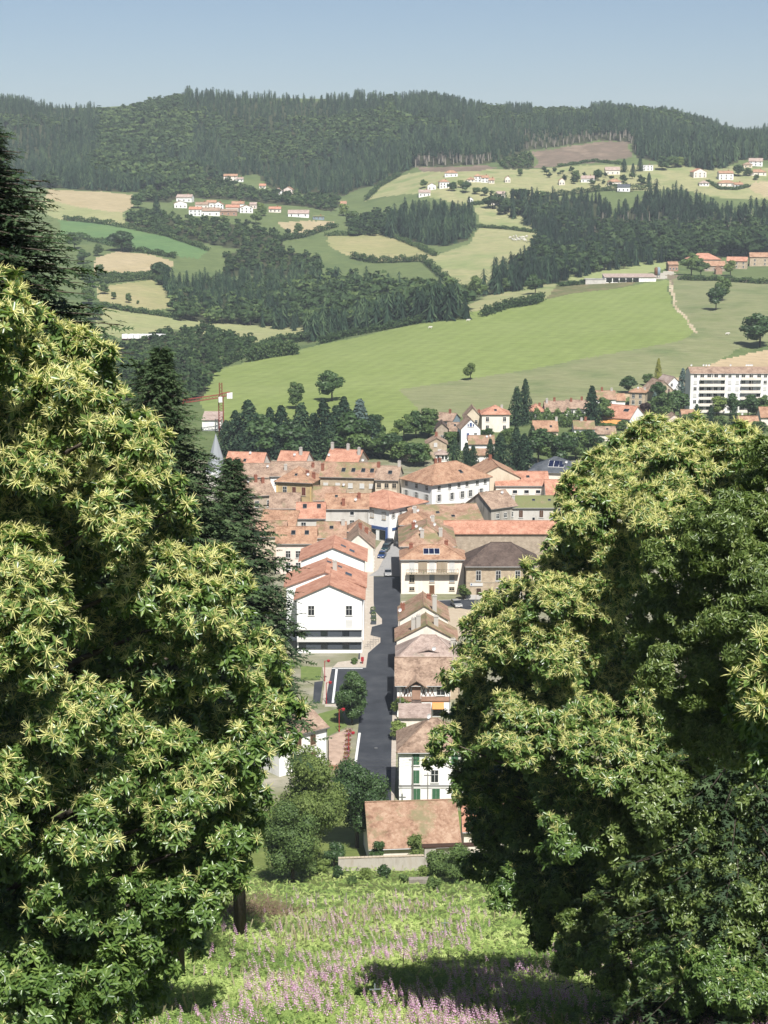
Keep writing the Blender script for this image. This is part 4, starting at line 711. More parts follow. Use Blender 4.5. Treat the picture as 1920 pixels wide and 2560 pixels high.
fbox(e, 'cornice', 'zinc', -W / 2 - .1, W / 2 + .1, -.14, -.004, 2.65, 2.8); fbox(e, 'cornice', 'frame_white', -W / 2 - .08, W / 2 + .08, -.1, -.004, 2.35, 2.6)
H('low outbuilding with long lichen covered tile roof just behind the garden wall', 925, 1150, 2113, 3.2, 12, 'gx', 4.2, 'w_cream', 'r_lichen', yaw=5, gut=True, ymin=214, sub=5)
H('cream outbuilding with orange roof mostly behind the chestnut, beside the lichen roof', 1160, 1260, 2075, 4.2, 9, 'gx', 2.4, 'w_cream', 'r_orange', ymin=214, sub=5)
H('pale stone house with brown roof and arched window beside the brick ramp', 700, 816, 1830, 6.8, 11, 'gx', 2.2, 'w_white', 'r_brown', yaw=38, win=[('f', [.4, .7], [1.2, 4.2], 1.0, 1.7, 'tn')])
H('small purple-grey sheet roofed shed left of the white house with green shutters', 1000, 1075, 1793, 3, 5, 'shed', .8, 'w_cream', 'r_pinkgrey', gut=False, name='shed', cat='shed')
# ------------------------------------------------------------------ houses on the slope behind the old town
K = dict(gut=False, over=0.5)
H('blue-grey house with brown roof and white gable at the left end of the slope houses', 1089, 1121, 1050, 4.5, 8, 'gx', 2.2, 'w_blue', 'r_brown', yaw=-24, chim=[(.7, .5)], w=8.5, win=[('f', [.4], 1.2, 1.2, 1.4, 'w')], **K)
H('rough stone gable house just below the blue-grey house', 1090, 1120, 1071, 5, 9, 'gy', 2.0, 'w_stone2', 'r_dark', win=[('f', [.55], 1.2, 1.3, 1.2, 'f')], **K)
H('low brown roofed wing between the stone gable and the tall white gable', 1120, 1150, 1076, 4, 7, 'gx', 2.4, 'w_beige', 'r_brown', sky=[(.6, .3, .8, .9)], win=[('f', [.3, .8], 1, 1, 1.2, 'n')], **K)
H('tall narrow white gable house with blue windows among the slope trees', 1153, 1201, 1071, 8, 9, 'gy', 3.4, 'w_bright', 'r_brown', yaw=6, win=[('f', [.5], 8.6, .8, 1.4, 'cb'), ('f', [.36, .64], 8.7, .4, .9, 'cb'), ('f', [.35], 4.6, .9, 1.7, 'cb'), ('f', [.75], 4.6, .9, 1.7, 'f'), ('f', [.4], .8, 1.2, 2.0, 'f')], **K)
H('square stone house with small white windows lowest left among the slope houses', 1066, 1117, 1109, 5.2, 8, 'gy', 2.0, 'w_stone', 'r_brown', win=[('f', [.45], 4.2, 1, 1.2, 'cw'), ('f', [.65], 1.2, 1.1, 1.9, 'cw')], chim=[(.5, .5)], **K)
H('white porch annex below the square stone house', 1089, 1122, 1135, 2.8, 4, 'hip', 1.0, 'w_white', 'r_pinkgrey', win=[('f', [.2, .55, .8], .9, .7, 1.3, 'x')], name='annex', cat='annex', **K)
H('cream villa with curved mossy roof left of the orange villa', 1161, 1203, 1042, 5.5, 9, 'gy', 3.6, 'w_beige', 'r_brown', win=[('f', [.7], 2.8, 1, 1.4, 'f')], chim=[(.9, .5)], **K)
H('large cream villa with orange hip roof at the top of the slope garden', 1205, 1274, 1035, 7, 10, 'hip', 2.6, 'w_cream', 'r_orange', win=[('f', [.2, .82], [1, 4.2], 1.1, 1.6, 'f')], sky=[(.5, .2, 1, 1.1)], chim=[(.75, .6, 1, 'chim_white')], **K)
H('white twin house with mossy brown roof and two dishes', 1172, 1236, 1109, 5.0, 8, 'gx', 2.2, 'w_white', 'r_moss', dish=[(.72, .3), (.85, .35)], win=[('f', [.3, .75], 2.2, 1.2, 1.3, 'cw')], **K)
H('lower lean-to of the white twin house with mossy roof', 1174, 1234, 1137, 2.6, 4, 'shed', 1.4, 'w_white', 'r_moss', name='annex', cat='annex', **K)
H('white bungalow with orange hip roof beside the twin dark firs', 1322, 1362, 1027, 3.2, 9, 'hip', 2.2, 'w_white', 'r_orange', win=[('f', 3, 1, 1, 1.3, 'n')], chim=[(.7, .3)], **K)
H('brown roofed house with white side bay right of the orange bungalow', 1364, 1413, 1028, 3.2, 10, 'gx', 3.4, 'w_white', 'r_brown', win=[('f', [.7, .88], 1.0, 1.1, 1.3, 'w')], chim=[(.1, .4, 1.6, 'chim_white'), (.5, .5)], **K)
H('long brown roofed house half behind the pointed spruce', 1414, 1466, 1020, 3.6, 9, 'gx', 2.6, 'w_white', 'r_brown', yaw=-8, win=[('f', [.3, .6, .8], 1, 1.2, 1.6, 'n')], chim=[(.25, .4), (.75, .5)], **K)
H('white house under a mossy tan roof right of the pointed spruce', 1486, 1540, 997, 4.2, 9, 'gx', 2.8, 'w_white', 'r_moss', win=[('f', [.3, .75], 1.6, 1.1, 1.3, 'w')], chim=[(.4, .5), (.85, .5, .9, 'chim_white')], **K)
H('small red roofed annex of the mossy tan house', 1536, 1563, 1000, 3.2, 7, 'gx', 2.2, 'w_white', 'r_red', name='annex', cat='annex', **K)
H('tall square stone house with shallow red hip roof by the wheat', 1575, 1612, 980, 6.4, 8, 'hip', 1.5, 'w_stone', 'r_red', yaw=-16, win=[('f', [.25, .7], [1.2, 3.9], 1.1, 1.6, 'f')], dish=[(.5, .2)], chim=[(.9, .5, 1, 'chim_white')], **K)
H('stone house with barn-like brown roof and shuttered gable left of the flats', 1632, 1688, 979, 4.6, 13, 'gy', 4.4, 'w_stone', 'r_brown', yaw=14, win=[('f', [.25, .72], 4.2, .9, 1.5, 'cn'), ('f', [.48], 4.2, .5, 1.5, 'f'), ('f', [.55], .9, 1.1, 1.9, 'cw')], **K)
H('white steep gable house behind the grey spruce beside the flats', 1664, 1706, 963, 5, 10, 'gy', 3.6, 'w_white', 'r_pinkgrey', yaw=20, win=[('f', [.35], [1.4, 4.6], 1, 1.2, 'f')], **K)
e, W, _ = H('white gabled house with wide orange roof, roof panel and striped terrace awning', 1508, 1560, 1043, 4.0, 13, 'gx', 4.0, 'w_bright', 'r_orange', yaw=-34, w=14, win=[('r', [.25, .6], 1.2, 1, 1.3, 'f'), ('r', [.85], .1, 1.2, 2.2, 'f')], sky=[(.75, .3, 2.2, 1.4)], **K)
c = MB(); slab(c, [(-W / 2, -3.2, 1.9), (W / 4, -3.2, 1.9), (W / 4, -.05, 3.2), (-W / 2, -.05, 3.2)], .06); c.obj('awning', MATS['awning_orange'], e)
H('low house with broad brown roof under the long hedge', 1335, 1395, 1077, 3.2, 10, 'gx', 3.0, 'w_beige', 'r_red', sky=[(.72, .2, .9, 1)], chim=[(.98, .5, 1.2, 'chim_white')], **K)
H('white house with pale blue shutters and tan roof in front of the hedge', 1436, 1487, 1071, 4.6, 8, 'gx', 2.2, 'w_bright', 'r_moss', win=[('f', [.3, .75], 1.2, 1.2, 1.9, 'cb')], chim=[(.6, .5), (.4, .5, .9, 'chim_white')], **K)
H('low brown roofed garage right of the blue shuttered house', 1490, 1540, 1084, 2.8, 8, 'gx', 2.0, 'w_cream', 'r_brown', sky=[(.6, .3, .8, .8)], name='garage', cat='garage', **K)
H('low house with red roof sloping right just above the chestnut crown', 1572, 1614, 1082, 3, 9, 'gx', 2.2, 'w_cream', 'r_red', yaw=-20, win=[('r', [.5], 1, 1.2, 1.2)], chim=[(.5, .5)], **K)
H('little pink gable house just above the chestnut crown', 1668, 1704, 1050, 4.8, 7, 'gy', 2.2, 'w_pink', 'r_brown', win=[('f', [.12], 2.4, .9, 1.4, 'cb')], **K)
H('pink box house with red roof below the flats', 1706, 1742, 1039, 5.2, 7, 'gx', 1.8, 'w_pink', 'r_red', win=[('f', [.65], 1.6, 1.2, 1.5, 'cw')], **K)
H('low white house with red roof and a dish below the flats', 1844, 1898, 1060, 2.8, 8, 'gx', 2.4, 'w_white', 'r_red', dish=[(.3, .5)], **K)
H('red roofed house cut by the picture edge below the flats', 1903, 1960, 1042, 3.4, 9, 'gx', 3.2, 'w_cream', 'r_red', **K)
H('flat grey garage block at the left foot of the flats', 1694, 1726, 1000, 2.6, 8, 'flat', .3, 'w_grey', 'r_sheet', name='garage', cat='garage', **K)
H('brown hip roof of a house sunk in trees above the old town', 1002, 1034, 1128, 3.6, 8, 'hip', 2.4, 'w_beige', 'r_dark', **K)
# flats
e, W, _ = H('white six storey block of flats with recessed balconies', 1727, 1962, 934, 16.4, 12, 'gx', 2.0, 'w_white', 'r_brown', name='apartment_block', cat='flats', over=.3, sub=6)
s = 1 / 235.0
for i in range(6):
    z = .4 + i * 2.72
    for a_, b_ in ((1750, 1814), (1853, 1904)):
        xa, xb = (a_ - 1727) * s - .5, (b_ - 1727) * s - .5
        bay = fbox(e, 'balcony', 'frame_white', xa * W, xb * W, -1.2, -.004, z - .25, z); fbox(bay, 'parapet', 'w_cream', xa * W, xb * W, -1.22, -1.12, z, z + .95)
        if i: fbox(bay, 'partition', 'w_grey', (xa + xb) / 2 * W - .05, (xa + xb) / 2 * W + .05, -1.1, -.004, z, z + 2.4)
        for x in np.linspace(xa + .025, xb - .025, 4 if b_ < 1850 else 3): put_window(e, 'f', W, 12, x + .5, z + .1, 1.5, 2.1, 'f' if random.random() < .7 else 'cw')
    for uu in (1739, 1825, 1844, 1914): put_window(e, 'f', W, 12, (uu - 1727) * s, z + .9, 1.2, 1.3, 'f' if (i in (1, 5) or random.random() < .35) else 'cw')
for x in (.03, .16, .19, .22, .45, .62, .64, .66, .68): add('satellite_dish', dish_mesh(), e, ((x - .5) * W, 6, 18.4), .3)
# ------------------------------------------------------------------ hamlets and houses on the far hill
FAR = [ # u0,u1,veave,h,d,roof,rise,wall,roof,yaw,label
 (1112,1144,432,4,9,'hip',2.4,'w_bright','r_red',0,'white hipped house highest on the pasture under the bare trunks'),
 (1099,1123,454,6.5,8,'hip',2,'w_white','r_red',8,'square two storey white house left on the upper pasture'),
 (1069,1090,463,4.5,9,'gy',2,'w_white','r_red',0,'small white gable house beside the square two storey house'),
 (1047,1076,481,4,9,'gx',2.4,'w_white','r_pinkgrey',0,'low house just above the square plantation'),
 (1186,1203,440,6,8,'hip',2,'w_white','r_red',0,'narrow white tower-like house amid the upper pasture'),
 (1203,1222,444,5,8,'gx',2,'w_white','r_red',0,'white house joined to the narrow tower-like one'),
 (1168,1186,448,3,8,'hip',2,'w_cream','r_red',0,'low red roofed house left of the narrow tower-like one'),
 (1222,1236,450,3.4,7,'gx',1.8,'w_cream','r_red',0,'tiny house right of the white pair on the upper pasture'),
 (1242,1263,484,4,8,'gx',2,'w_cream','r_pinkgrey',0,'cream cottage at the corner of the big dark forest'),
 (1224,1251,503,3.4,8,'gx',2,'w_cream','r_pinkgrey',0,'low cream cottage by the hedge above the cow meadow'),
 (1170,1183,497,3.4,7,'gy',1.6,'w_bright','r_slate',0,'tiny white gable at the edge of the square plantation'),
 (1263,1276,445,4.5,8,'gy',2,'w_cream','r_red',0,'small cream gable against the forest edge'),
 (1398,1412,451,4.5,8,'gy',2.2,'w_cream','r_red',0,'little orange roofed house in the trees right of the forest tip'),
 (1453,1485,446,4,9,'gx',2.6,'w_white','r_pinkgrey',-10,'brown roofed house with dormers below the long hedge'),
 (1514,1550,425,4.5,10,'gx',3,'w_cream','r_pinkgrey',0,'cream house with grey roof and two dormers under the clearing'),
 (1521,1553,454,4,9,'hip',2.4,'w_cream','r_red',0,'red hipped bungalow below the grey dormer house'),
 (1544,1574,467,4.5,9,'gx',2.4,'w_bright','r_slate',-12,'white house with blue-grey roof lowest beside the forest'),
 (1608,1633,413,5.5,9,'flat',.3,'w_bright','r_sheet',0,'flat roofed white modern house under the hill forest'),
 (1734,1767,429,6,11,'gy',3,'w_cream','r_orange',10,'big cream gable house with orange roof by the dug earth'),
 (1798,1834,433,6.5,10,'gx',2.2,'w_white','r_red',0,'large pale two storey house above the looping hedge'),
 (1797,1837,457,3.6,10,'hip',2.4,'w_cream','r_red',0,'red roofed bungalow inside the looping hedge'),
 (1836,1858,461,3,8,'gx',1.8,'w_bright','r_red',0,'white garage beside the bungalow in the looping hedge'),
 (1749,1773,457,3.2,8,'hip',2,'w_white','r_pinkgrey',0,'small bungalow at the left tip of the looping hedge'),
 (1859,1881,411,3.6,8,'hip',2,'w_beige','r_brown',0,'tan cottage below the topmost white house at the right'),
 (1873,1906,403,5,9,'gx',3,'w_bright','r_pinkgrey',-12,'topmost white house near the right edge of the hill'),
 (1876,1916,430,3.6,10,'hip',2.6,'w_cream','r_red',0,'orange hipped house below the topmost white house'),
 (559,593,440,5,9,'gx',2,'w_cream','r_red',0,'long house with red roof highest above the hamlet'),
 (591,608,447,3.2,7,'gx',1.4,'w_white','r_pinkgrey',0,'small annex right of the highest hamlet house'),
 (648,664,464,3,7,'gx',1.8,'w_cream','r_orange',0,'tiny orange roof among the trees above the hamlet'),
 (683,705,476,4.5,8,'hip',2.2,'w_white','r_pinkgrey',0,'pale hipped house at the upper right of the hamlet'),
 (709,730,473,4.5,8,'gy',2.4,'w_pink','r_red',-12,'pink gable house touching the pale hipped house'),
 (440,479,493,4.5,9,'gx',2.6,'w_white','r_pinkgrey',-10,'house with long tan roof top left of the hamlet'),
 (436,467,508,4.5,8,'gy',2.2,'w_white','r_red',10,'white house below the long tan roof'),
 (488,520,511,4,8,'gx',2,'w_cream','r_brown',0,'brown roofed barn at the middle of the hamlet'),
 (516,540,506,4.5,8,'gx',2,'w_white','r_red',0,'red roofed house left of the twin white gable'),
 (533,558,511,5,9,'gy',2.4,'w_bright','r_red',0,'bright white gable house amid the hamlet'),
 (472,503,523,6,9,'gx',2,'w_bright','r_orange',0,'tall white house front left in the hamlet'),
 (500,549,527,4.5,10,'gx',2.6,'w_white','r_brown',0,'long brown roofed house front centre in the hamlet'),
 (549,592,528,4,9,'shed',1.6,'w_brick','r_brown',0,'red brick shed front right in the hamlet'),
 (579,610,509,4.5,8,'gx',2,'w_white','r_red',0,'white house at the back right of the hamlet'),
 (564,598,518,4,8,'gx',2.2,'w_cream','r_orange',0,'bright orange roof behind the red brick shed'),
 (600,632,519,5,9,'gy',2.4,'w_white','r_red',10,'white gable house at the right end of the hamlet'),
 (624,641,511,4,8,'gx',1.8,'w_pink','r_pinkgrey',0,'small pink house last on the right of the hamlet'),
 (672,702,522,3.4,8,'gx',1.8,'w_cream','r_orange',0,'little orange roofed shed between hamlet and bungalow'),
 (720,772,533,3.6,9,'gx',2.8,'w_bright','r_pinkgrey',0,'long white bungalow standing alone right of the hamlet'),
 (782,810,541,3,8,'shed',.8,'w_blue','r_green',0,'green sided shed right of the long white bungalow'),
 (851,866,509,5,8,'gx',2.2,'w_pink','r_red',0,'pink house with red roof at the lane by the wood'),
 (905,922,562,3.4,7,'gx',1.8,'w_bright','r_red',0,'small white house with red roof in the copse by the lane'),
]
for k, (u0, u1, v, h, d, rf, ri, wl, rm, yw, lab) in enumerate(FAR):
    wn_ = [('f', 2 if u1 - u0 < 24 else 3, [1.0] if h < 4.8 else [.9, 3.4], 1.1, 1.4, 'f')]
    H(lab, u0, u1, v, h, d, rf, ri, wl, rm, yaw=yw, win=wn_, chim=[(.7, .5, .9)] if k % 2 else (), ymin=1300, sub=4, group='houses on the far hill', **K)
# farm on the ridge
for a in (('large orange roofed barn at the back of the ridge farm', 1722, 1802, 648, 5.5, 16, 'hip', 4, 'w_stone2', 'r_orange', 0), ('brick barn end at the left of the ridge farm', 1672, 1696, 661, 5, 12, 'gx', 1.6, 'w_brick', 'r_red', 0), ('long red roofed cowshed across the front of the ridge farm', 1758, 1814, 664, 4.2, 9, 'gx', 3, 'w_stone2', 'r_red', 0),
          ('stone farmhouse with orange roof in the ridge farm', 1818, 1866, 652, 6, 9, 'gx', 2.6, 'w_stone', 'r_orange', -16), ('tall stone farmhouse at the right edge of the ridge farm', 1876, 1950, 642, 7, 10, 'gx', 2.8, 'w_stone', 'r_red', -8), ('small brick gable shed in front of the ridge farm', 1790, 1806, 672, 4, 6, 'gy', 1.8, 'w_brick', 'r_red', 0)):
    H(*a[:10], yaw=a[10], win=[('f', 3, [1.2] if a[4] < 6 else [1.0, 3.8], 1, 1.4, 'f')] if a[5] != 6 else (), ymin=1000, name='farm_building', cat='barn' if 'barn' in a[0] or 'shed' in a[0] else 'farmhouse', **K)
e, W, _ = H('open fronted cattle barn with rusty sheet roof above the quarry bank', 1512, 1640, 693, 3.4, 14, 'shed', 1.6, 'w_white', 'r_pinkgrey', ymin=1000, name='cattle_barn', cat='barn', **K)
for i in range(5): fbox(e, 'bay_shade_panel', 'black', -W / 2 + 1 + i * 4.6, -W / 2 + 5 + i * 4.6, -.06, -.004, 0, 2.8)  # solid black panels paint the shaded depth of the open bays
H('pale block shed at the left end of the open cattle barn', 1464, 1514, 699, 3, 8, 'flat', .3, 'w_grey', 'r_sheet', ymin=1000, name='shed', cat='shed', **K)
for i, (u, lab) in enumerate(((1640, 'brown feed silo beside the cattle barn'), (1646, 'pale blue feed silo beside the cattle barn'))):
    p = hit(u, 694, ymin=1000); o = empty('feed_silo', (p[0], p[1], Tz(p[0], p[1]))); tag(o, lab, 'silo', 'feed silos')
    m = MB(); m.tube([(0, 0, 1.4), (0, 0, 2.2), (0, 0, 6.5), (0, 0, 7.4)], [.3, 1.3, 1.3, .3], 10); m.obj('tank', MATS[['door_brown', 'w_blue'][i]], o, True)
    [MB().tube([(x, y, -.5), (x, y, 2.4)], .08, 4).obj('leg', MATS['zinc'], o) for x in (-.9, .9) for y in (-.9, .9)]
# white trailers by the left-hand copse
for i in range(7):
    p = hit(312 + i * 15.5, 851, ymin=700); o = empty('box_trailer', (p[0], p[1], Tz(p[0], p[1])), random.uniform(-.2, .2)); tag(o, f'{ordinal(i)} white box trailer from the chestnut, in the row above the leafy copse', 'trailer', 'white box trailers')
    m = MB(); m.box(-1.6, 1.6, -1.2, 4.5, .8, 3.5); m.obj('box', MATS['w_bright'], o); m = MB(); m.box(-1.62, 1.62, -1.23, -1.2, .8, 1.2); m.obj('bumper', MATS['shutter_red'], o)
    for x in (-1.2, 1.2):
        m = MB(); m.tube([(x - .15, 2.6, .45), (x + .15, 2.6, .45)], .45, 10); m.obj('wheel', MATS['black'], o)
# ------------------------------------------------------------------ street, pavements, walls
mottled('asphalt_new', [alb(66, 71, 80, .38), alb(82, 87, 96, .38), alb(98, 102, 108, .4)], scale=0.22, streak=1.0, bump=0.15, bscale=30, rough=0.85); mottled('asphalt_old', [alb(164, 164, 164, .5), alb(186, 184, 182, .5), alb(172, 170, 168, .5)], scale=0.5, rough=0.9)
mottled('paving', [alb(226, 212, 194, .5), alb(212, 196, 176, .5), alb(234, 222, 206, .5)], scale=0.8, rough=0.9); plain('kerb', alb(228, 224, 214, .52), 0.8); plain('road_paint', alb(245, 245, 242, .58), 0.7); mottled('lawn', [alb(112, 138, 60), alb(136, 156, 76)], scale=0.8, rough=0.95, bump=.4, bscale=10); mottled('sandy', [alb(224, 204, 174), alb(208, 186, 156)], scale=.6)
masonry('brick_paving', alb(214, 150, 118), alb(196, 130, 100), alb(220, 186, 160), .3, .3); mottled('wall_render', [alb(196, 186, 170), alb(226, 216, 202), alb(210, 196, 176)], scale=.9, streak=.3, bump=.2, rough=.95)
def ground_poly(name, pix, z, mat, thick=0.0, kerb=False, world_pts=None, kind='structure'):
    P = world_pts or [on_z(u, v, z)[:2] for u, v in pix]; area = sum(P[i][0] * P[(i + 1) % len(P)][1] - P[(i + 1) % len(P)][0] * P[i][1] for i in range(len(P)))
    if area < 0: P = P[::-1]
    m = MB(); m.poly([(x, y, z) for x, y in P])
    if thick:
        for i in range(len(P)): a, b = P[i], P[(i + 1) % len(P)]; m.poly([(a[0], a[1], z - thick), (b[0], b[1], z - thick), (b[0], b[1], z), (a[0], a[1], z)], 1)
    o = m.obj(name, [MATS[mat], MATS['kerb']]); return tag(o, kind=kind)
ground_poly('road', [(868,2125),(1005,2120),(985,1990),(983,1780),(988,1640),(1001,1500),(1000,1441),(934,1441),(934,1502),(936,1527),(900,1600),(890,1700),(900,1780),(880,1960)], 0.03, 'asphalt_new')
ground_poly('road', [(921,1440),(1001,1440),(1001,1400),(1000,1341),(1012,1322),(990,1318),(983,1344),(977,1359),(960,1395),(945,1424)], 0.034, 'asphalt_old')
ground_poly('parking_lot', [(900,1668),(832,1668),(820,1690),(813,1759),(845,1759),(880,1790),(900,1780)], 0.026, 'asphalt_new')
ground_poly('side_road', [(1000,1510),(1100,1500),(1300,1494),(1300,1516),(1170,1524),(1100,1512),(1000,1527)], 0.026, 'asphalt_new')
ground_poly('path', [(786,1705),(808,1702),(800,1758),(782,1758)], 0.03, 'asphalt_new')
ground_poly('yard', [(1115,1520),(1290,1516),(1290,1590),(1115,1590)], 0.02, 'sandy'); ground_poly('lawn', [(775,1790),(850,1770),(868,1815),(822,1840),(780,1838)], 0.03, 'lawn'); ground_poly('lawn', [(752,1665),(805,1668),(800,1700),(752,1702)], 0.03, 'lawn')
for pix in ([(903,1440),(934,1440),(934,1502),(936,1527),(955,1547),(955,1559),(930,1566),(926,1588),(951,1594),(951,1605),(920,1632),(915,1668),(832,1668),(845,1655),(900,1648)], [(921,1440),(945,1424),(960,1395),(977,1359),(983,1344),(960,1344),(940,1370),(915,1420),(905,1440)], [(978,2010),(985,2010),(990,1900),(992,1780),(997,1640),(1003,1530),(998,1530),(988,1640),(981,1780),(978,1900)], [(806,1668),(830,1668),(812,1759),(806,1759),(812,1700)], [(812,1760),(846,1760),(846,1765),(812,1765)], [(1003,1503),(1160,1498),(1300,1490),(1300,1494),(1100,1500),(1003,1510)]):
    ground_poly('pavement', pix, 0.13, 'paving', 0.13)
for a_, b_ in (((842,1670), (832,1757)), ((889,1905), (899,1832)), ((818,1671), (907,1671))):
    p, q = on_z(*a_, .04), on_z(*b_, .04); d = (q - p) / np.linalg.norm(q - p); n_ = np.array([-d[1], d[0], 0]) * .22
    m = MB(); m.poly([p + n_, p - n_, q - n_, q + n_]); tag(m.obj('road_marking', MATS['road_paint']), kind='structure')
for u, v in ((990, 1357), (1008, 1348)):
    p = on_z(u, v, .045); m = MB(); [m.poly([p + np.array([i * .9, -1.2, 0]), p + np.array([i * .9 + .5, -1.2, 0]), p + np.array([i * .9 + .5, 1.4, 0]), p + np.array([i * .9, 1.4, 0])]) for i in range(3)]; tag(m.obj('road_marking', MATS['road_paint']), kind='structure')
p = on_z(940, 1870, .05); m = MB(); m.tube([p, p + np.array([0, 0, .02])], .32, 12); tag(m.obj('manhole_cover', MATS['zinc']), 'round iron manhole cover in the fresh asphalt', 'manhole cover')
# brick ramp with flower boxes
P = [on_z(u, v, .9) for u, v in ((822, 1842), (868, 1822), (873, 1826), (866, 1912), (822, 1912))]; m = MB(); m.poly(P[::-1] if np.cross((P[1] - P[0])[:2], (P[2] - P[1])[:2]) < 0 else P)
for i in range(5): a, b = P[i], P[(i + 1) % 5]; m.poly([a, b, b - (0, 0, 1), a - (0, 0, 1)])
tag(m.obj('brick_ramp', MATS['brick_paving']), 'raised terrace paved in pink brick beside the lower street', 'terrace')
leaf_mat('petals', [alb(214, 120, 180, .5), alb(226, 160, 200, .5), alb(230, 200, 120, .5), alb(120, 150, 80, .5)], trans=.2)
for i in range(8):
    t = i / 7; p = on_z(872 - 7 * t, 1829 + 78 * t, 1.0); o = empty('flower_box', p); tag(o, f'{ordinal(i)} flower box from the street tree along the brick terrace', 'flower box', 'flower boxes on the terrace')
    m = MB(); m.box(-.5, .5, -.2, .2, -.05, .3); m.obj('trough', MATS['door_brown'], o); c = cards(rng.normal(0, 1, (50, 3)) * (.35, .16, .12) + (0, 0, .45), rng.normal(0, 1, (50, 3)), .16, rng.uniform(0, 1, 50)); add('flowers', mesh_np('flowers', c[0], c[1], MATS['petals'], None, c[3]), o)
# garden wall at the foot of the meadow
a, b = at(846, 2174, 211.5), at(1072, 2178, 212.5); L_ = np.linalg.norm(b - a); o = empty('garden_wall', a, math.atan2(b[1] - a[1], b[0] - a[0])); tag(o, 'weathered pale garden wall across the foot of the meadow', 'wall')
m = MB()
for i in range(12):
    x0, x1 = L_ * i / 12, L_ * (i + 1) / 12; m.box(x0, x1 - .001, 0, .35, -2.5, 1.45 + .06 * math.sin(i * 2.1))
m.obj('masonry', MATS['wall_render'], o)
for i in range(24):
    m = MB(); m.box(L_ * i / 24, L_ * (i + 1) / 24 - .03, -.06, .41, 1.52, 1.6); m.obj('coping_stone', MATS['stone_trim'], o)
m = MB(); m.box(L_ - .6, L_ + .9, -.1, .6, -2.5, 2.6); m.obj('gate_pier', MATS['wall_render'], o); m = MB(); m.box(L_ - .9, L_ + 7, -.2, .9, 2.65, 2.85); m.obj('beam', MATS['dark_wood'], o)
# log pile and meadow stakes
p = hit(1050, 2212); o = empty('log_pile', p, .05); tag(o, 'stack of bleached planks lying in the meadow below the wall', 'planks')
for i in range(9):
    m = MB(); y = (i % 3) * .3; z = (i // 3) * .2 + .1; m.box(-1.3 - .1 * random.random(), 1.2 + .2 * random.random(), y, y + .26, z, z + .17); m.obj('plank', MATS['bark_pale'], o)
plain('galvanised', alb(196, 208, 214), .4, .5)
for i, (u, v, h, lab) in enumerate(((937, 2522, 1.25, 'pale metal stake with two crossbars among the foxgloves'), (1740, 2590, 1.2, 'pale metal stake with crossbar at the bottom right edge'), (1112, 2340, 1.2, 'thin blue-grey stake standing by the tree shadow'))):
    p = hit(u, v); o = empty('metal_stake', (p[0], p[1], Tz(p[0], p[1])), .1); tag(o, lab, 'stake', 'metal stakes in the meadow'); k = h
    m = MB(); m.tube([(0, 0, -.4), (0, 0, k)], .035, 6); m.obj('post', MATS['galvanised'], o)
    for z, w_ in ((k * .8, .26), (k * .28, .21)):
        m = MB(); m.box(-w_, w_, -.06, -.036, z - .025, z + .025); m.obj('crossbar', MATS['galvanised'], o)
for u, v, lab in ((790, 2270, 'short pale fence post leaning in the bracken'), (865, 2268, 'weathered fence post right of the pale leaning one'), (716, 2272, 'thin leaning fence stake by the dry brush')):
    p = hit(u, v); m = MB(); m.tube([(0, 0, -.4), (.03, 0, 1.3)], [.06, .05], 6); o = m.obj('fence_post', MATS['bark_pale'], None, False, (p[0], p[1], Tz(p[0], p[1]))); tag(o, lab, 'post', 'old fence posts in the meadow')
# ------------------------------------------------------------------ utility poles, lamps, wires
mottled('concrete', [alb(176, 172, 162), alb(150, 146, 136)], scale=1.5, streak=.3)
for u, v, h, r_, lab in ((1031, 2035, 9.5, .16, 'thick concrete utility pole in front of the green shuttered house'), (1069, 2035, 7.0, .08, 'thin wooden pole right of the concrete utility pole'), (1000, 1800, 6.0, .1, 'slim grey pole beside the shrubs below the chalet')):
    p = on_z(u, v, 0.2); o = empty('utility_pole', (p[0], p[1], 0)); tag(o, lab, 'pole'); m = MB(); m.tube([(0, 0, -.5), (0, 0, h)], [r_ * 1.3, r_ * .8], 8); m.obj('shaft', MATS['concrete'], o); m = MB(); m.box(-.6, .6, -.05, .05, h - .5, h - .4); m.obj('cross_arm', MATS['iron'], o)
for i in range(4):
    a, b = at(1031, 1890 + i * 7, on_z(1031, 2035, 0)[1] - .1), at(660, 1880 + i * 9, 300); pts = [a + (b - a) * t - np.array([0, 0, 1.6 * 4 * t * (1 - t)]) for t in np.linspace(0, 1, 14)]
    m = MB(); m.tube(pts, .015, 3, cap=False); tag(m.obj('overhead_wire', MATS['zinc']), f'{ordinal(i)} overhead wire from the top slung across the lower street', 'wire', 'overhead wires')
plain('lamp_red', alb(206, 40, 52, .55), .4, 0, .5)
for u, v, lab in ((812, 1703, 'red street lamp by the lawn at the corner of the white hall'), (816, 1759, 'red street lamp beside the car park path'), (848, 1829, 'red street lamp left of the round street tree'), (872, 1890, 'red street lamp along the flower boxes'), (906, 1660, 'red post box sized litter post at the hall corner')):
    p = on_z(u, v, .05); o = empty('street_lamp', p); tag(o, lab, 'street lamp', 'red street lamps'); hh = 4.2 if v != 1660 else 1.3
    m = MB(); m.tube([(0, 0, 0), (0, 0, .8), (0, 0, hh)], [.12, .08, .06], 8); m.obj('post', MATS['lamp_red'], o)
    if hh > 2:
        m = MB(); m.tube([(0, 0, hh - .25), (.4, 0, hh + .05), (.75, 0, hh)], .05, 6); m.obj('arm', MATS['lamp_red'], o); m = MB(); m.tube([(.75, 0, hh + .25), (.75, 0, hh + .12), (.75, 0, hh - .2), (.75, 0, hh - .3)], [.08, .34, .30, .15], 10); m.obj('lantern', MATS['lamp_red'], o)
    else: m = MB(); m.box(-.3, .3, -.25, .25, .6, 1.45); m.obj('box', MATS['lamp_red'], o)
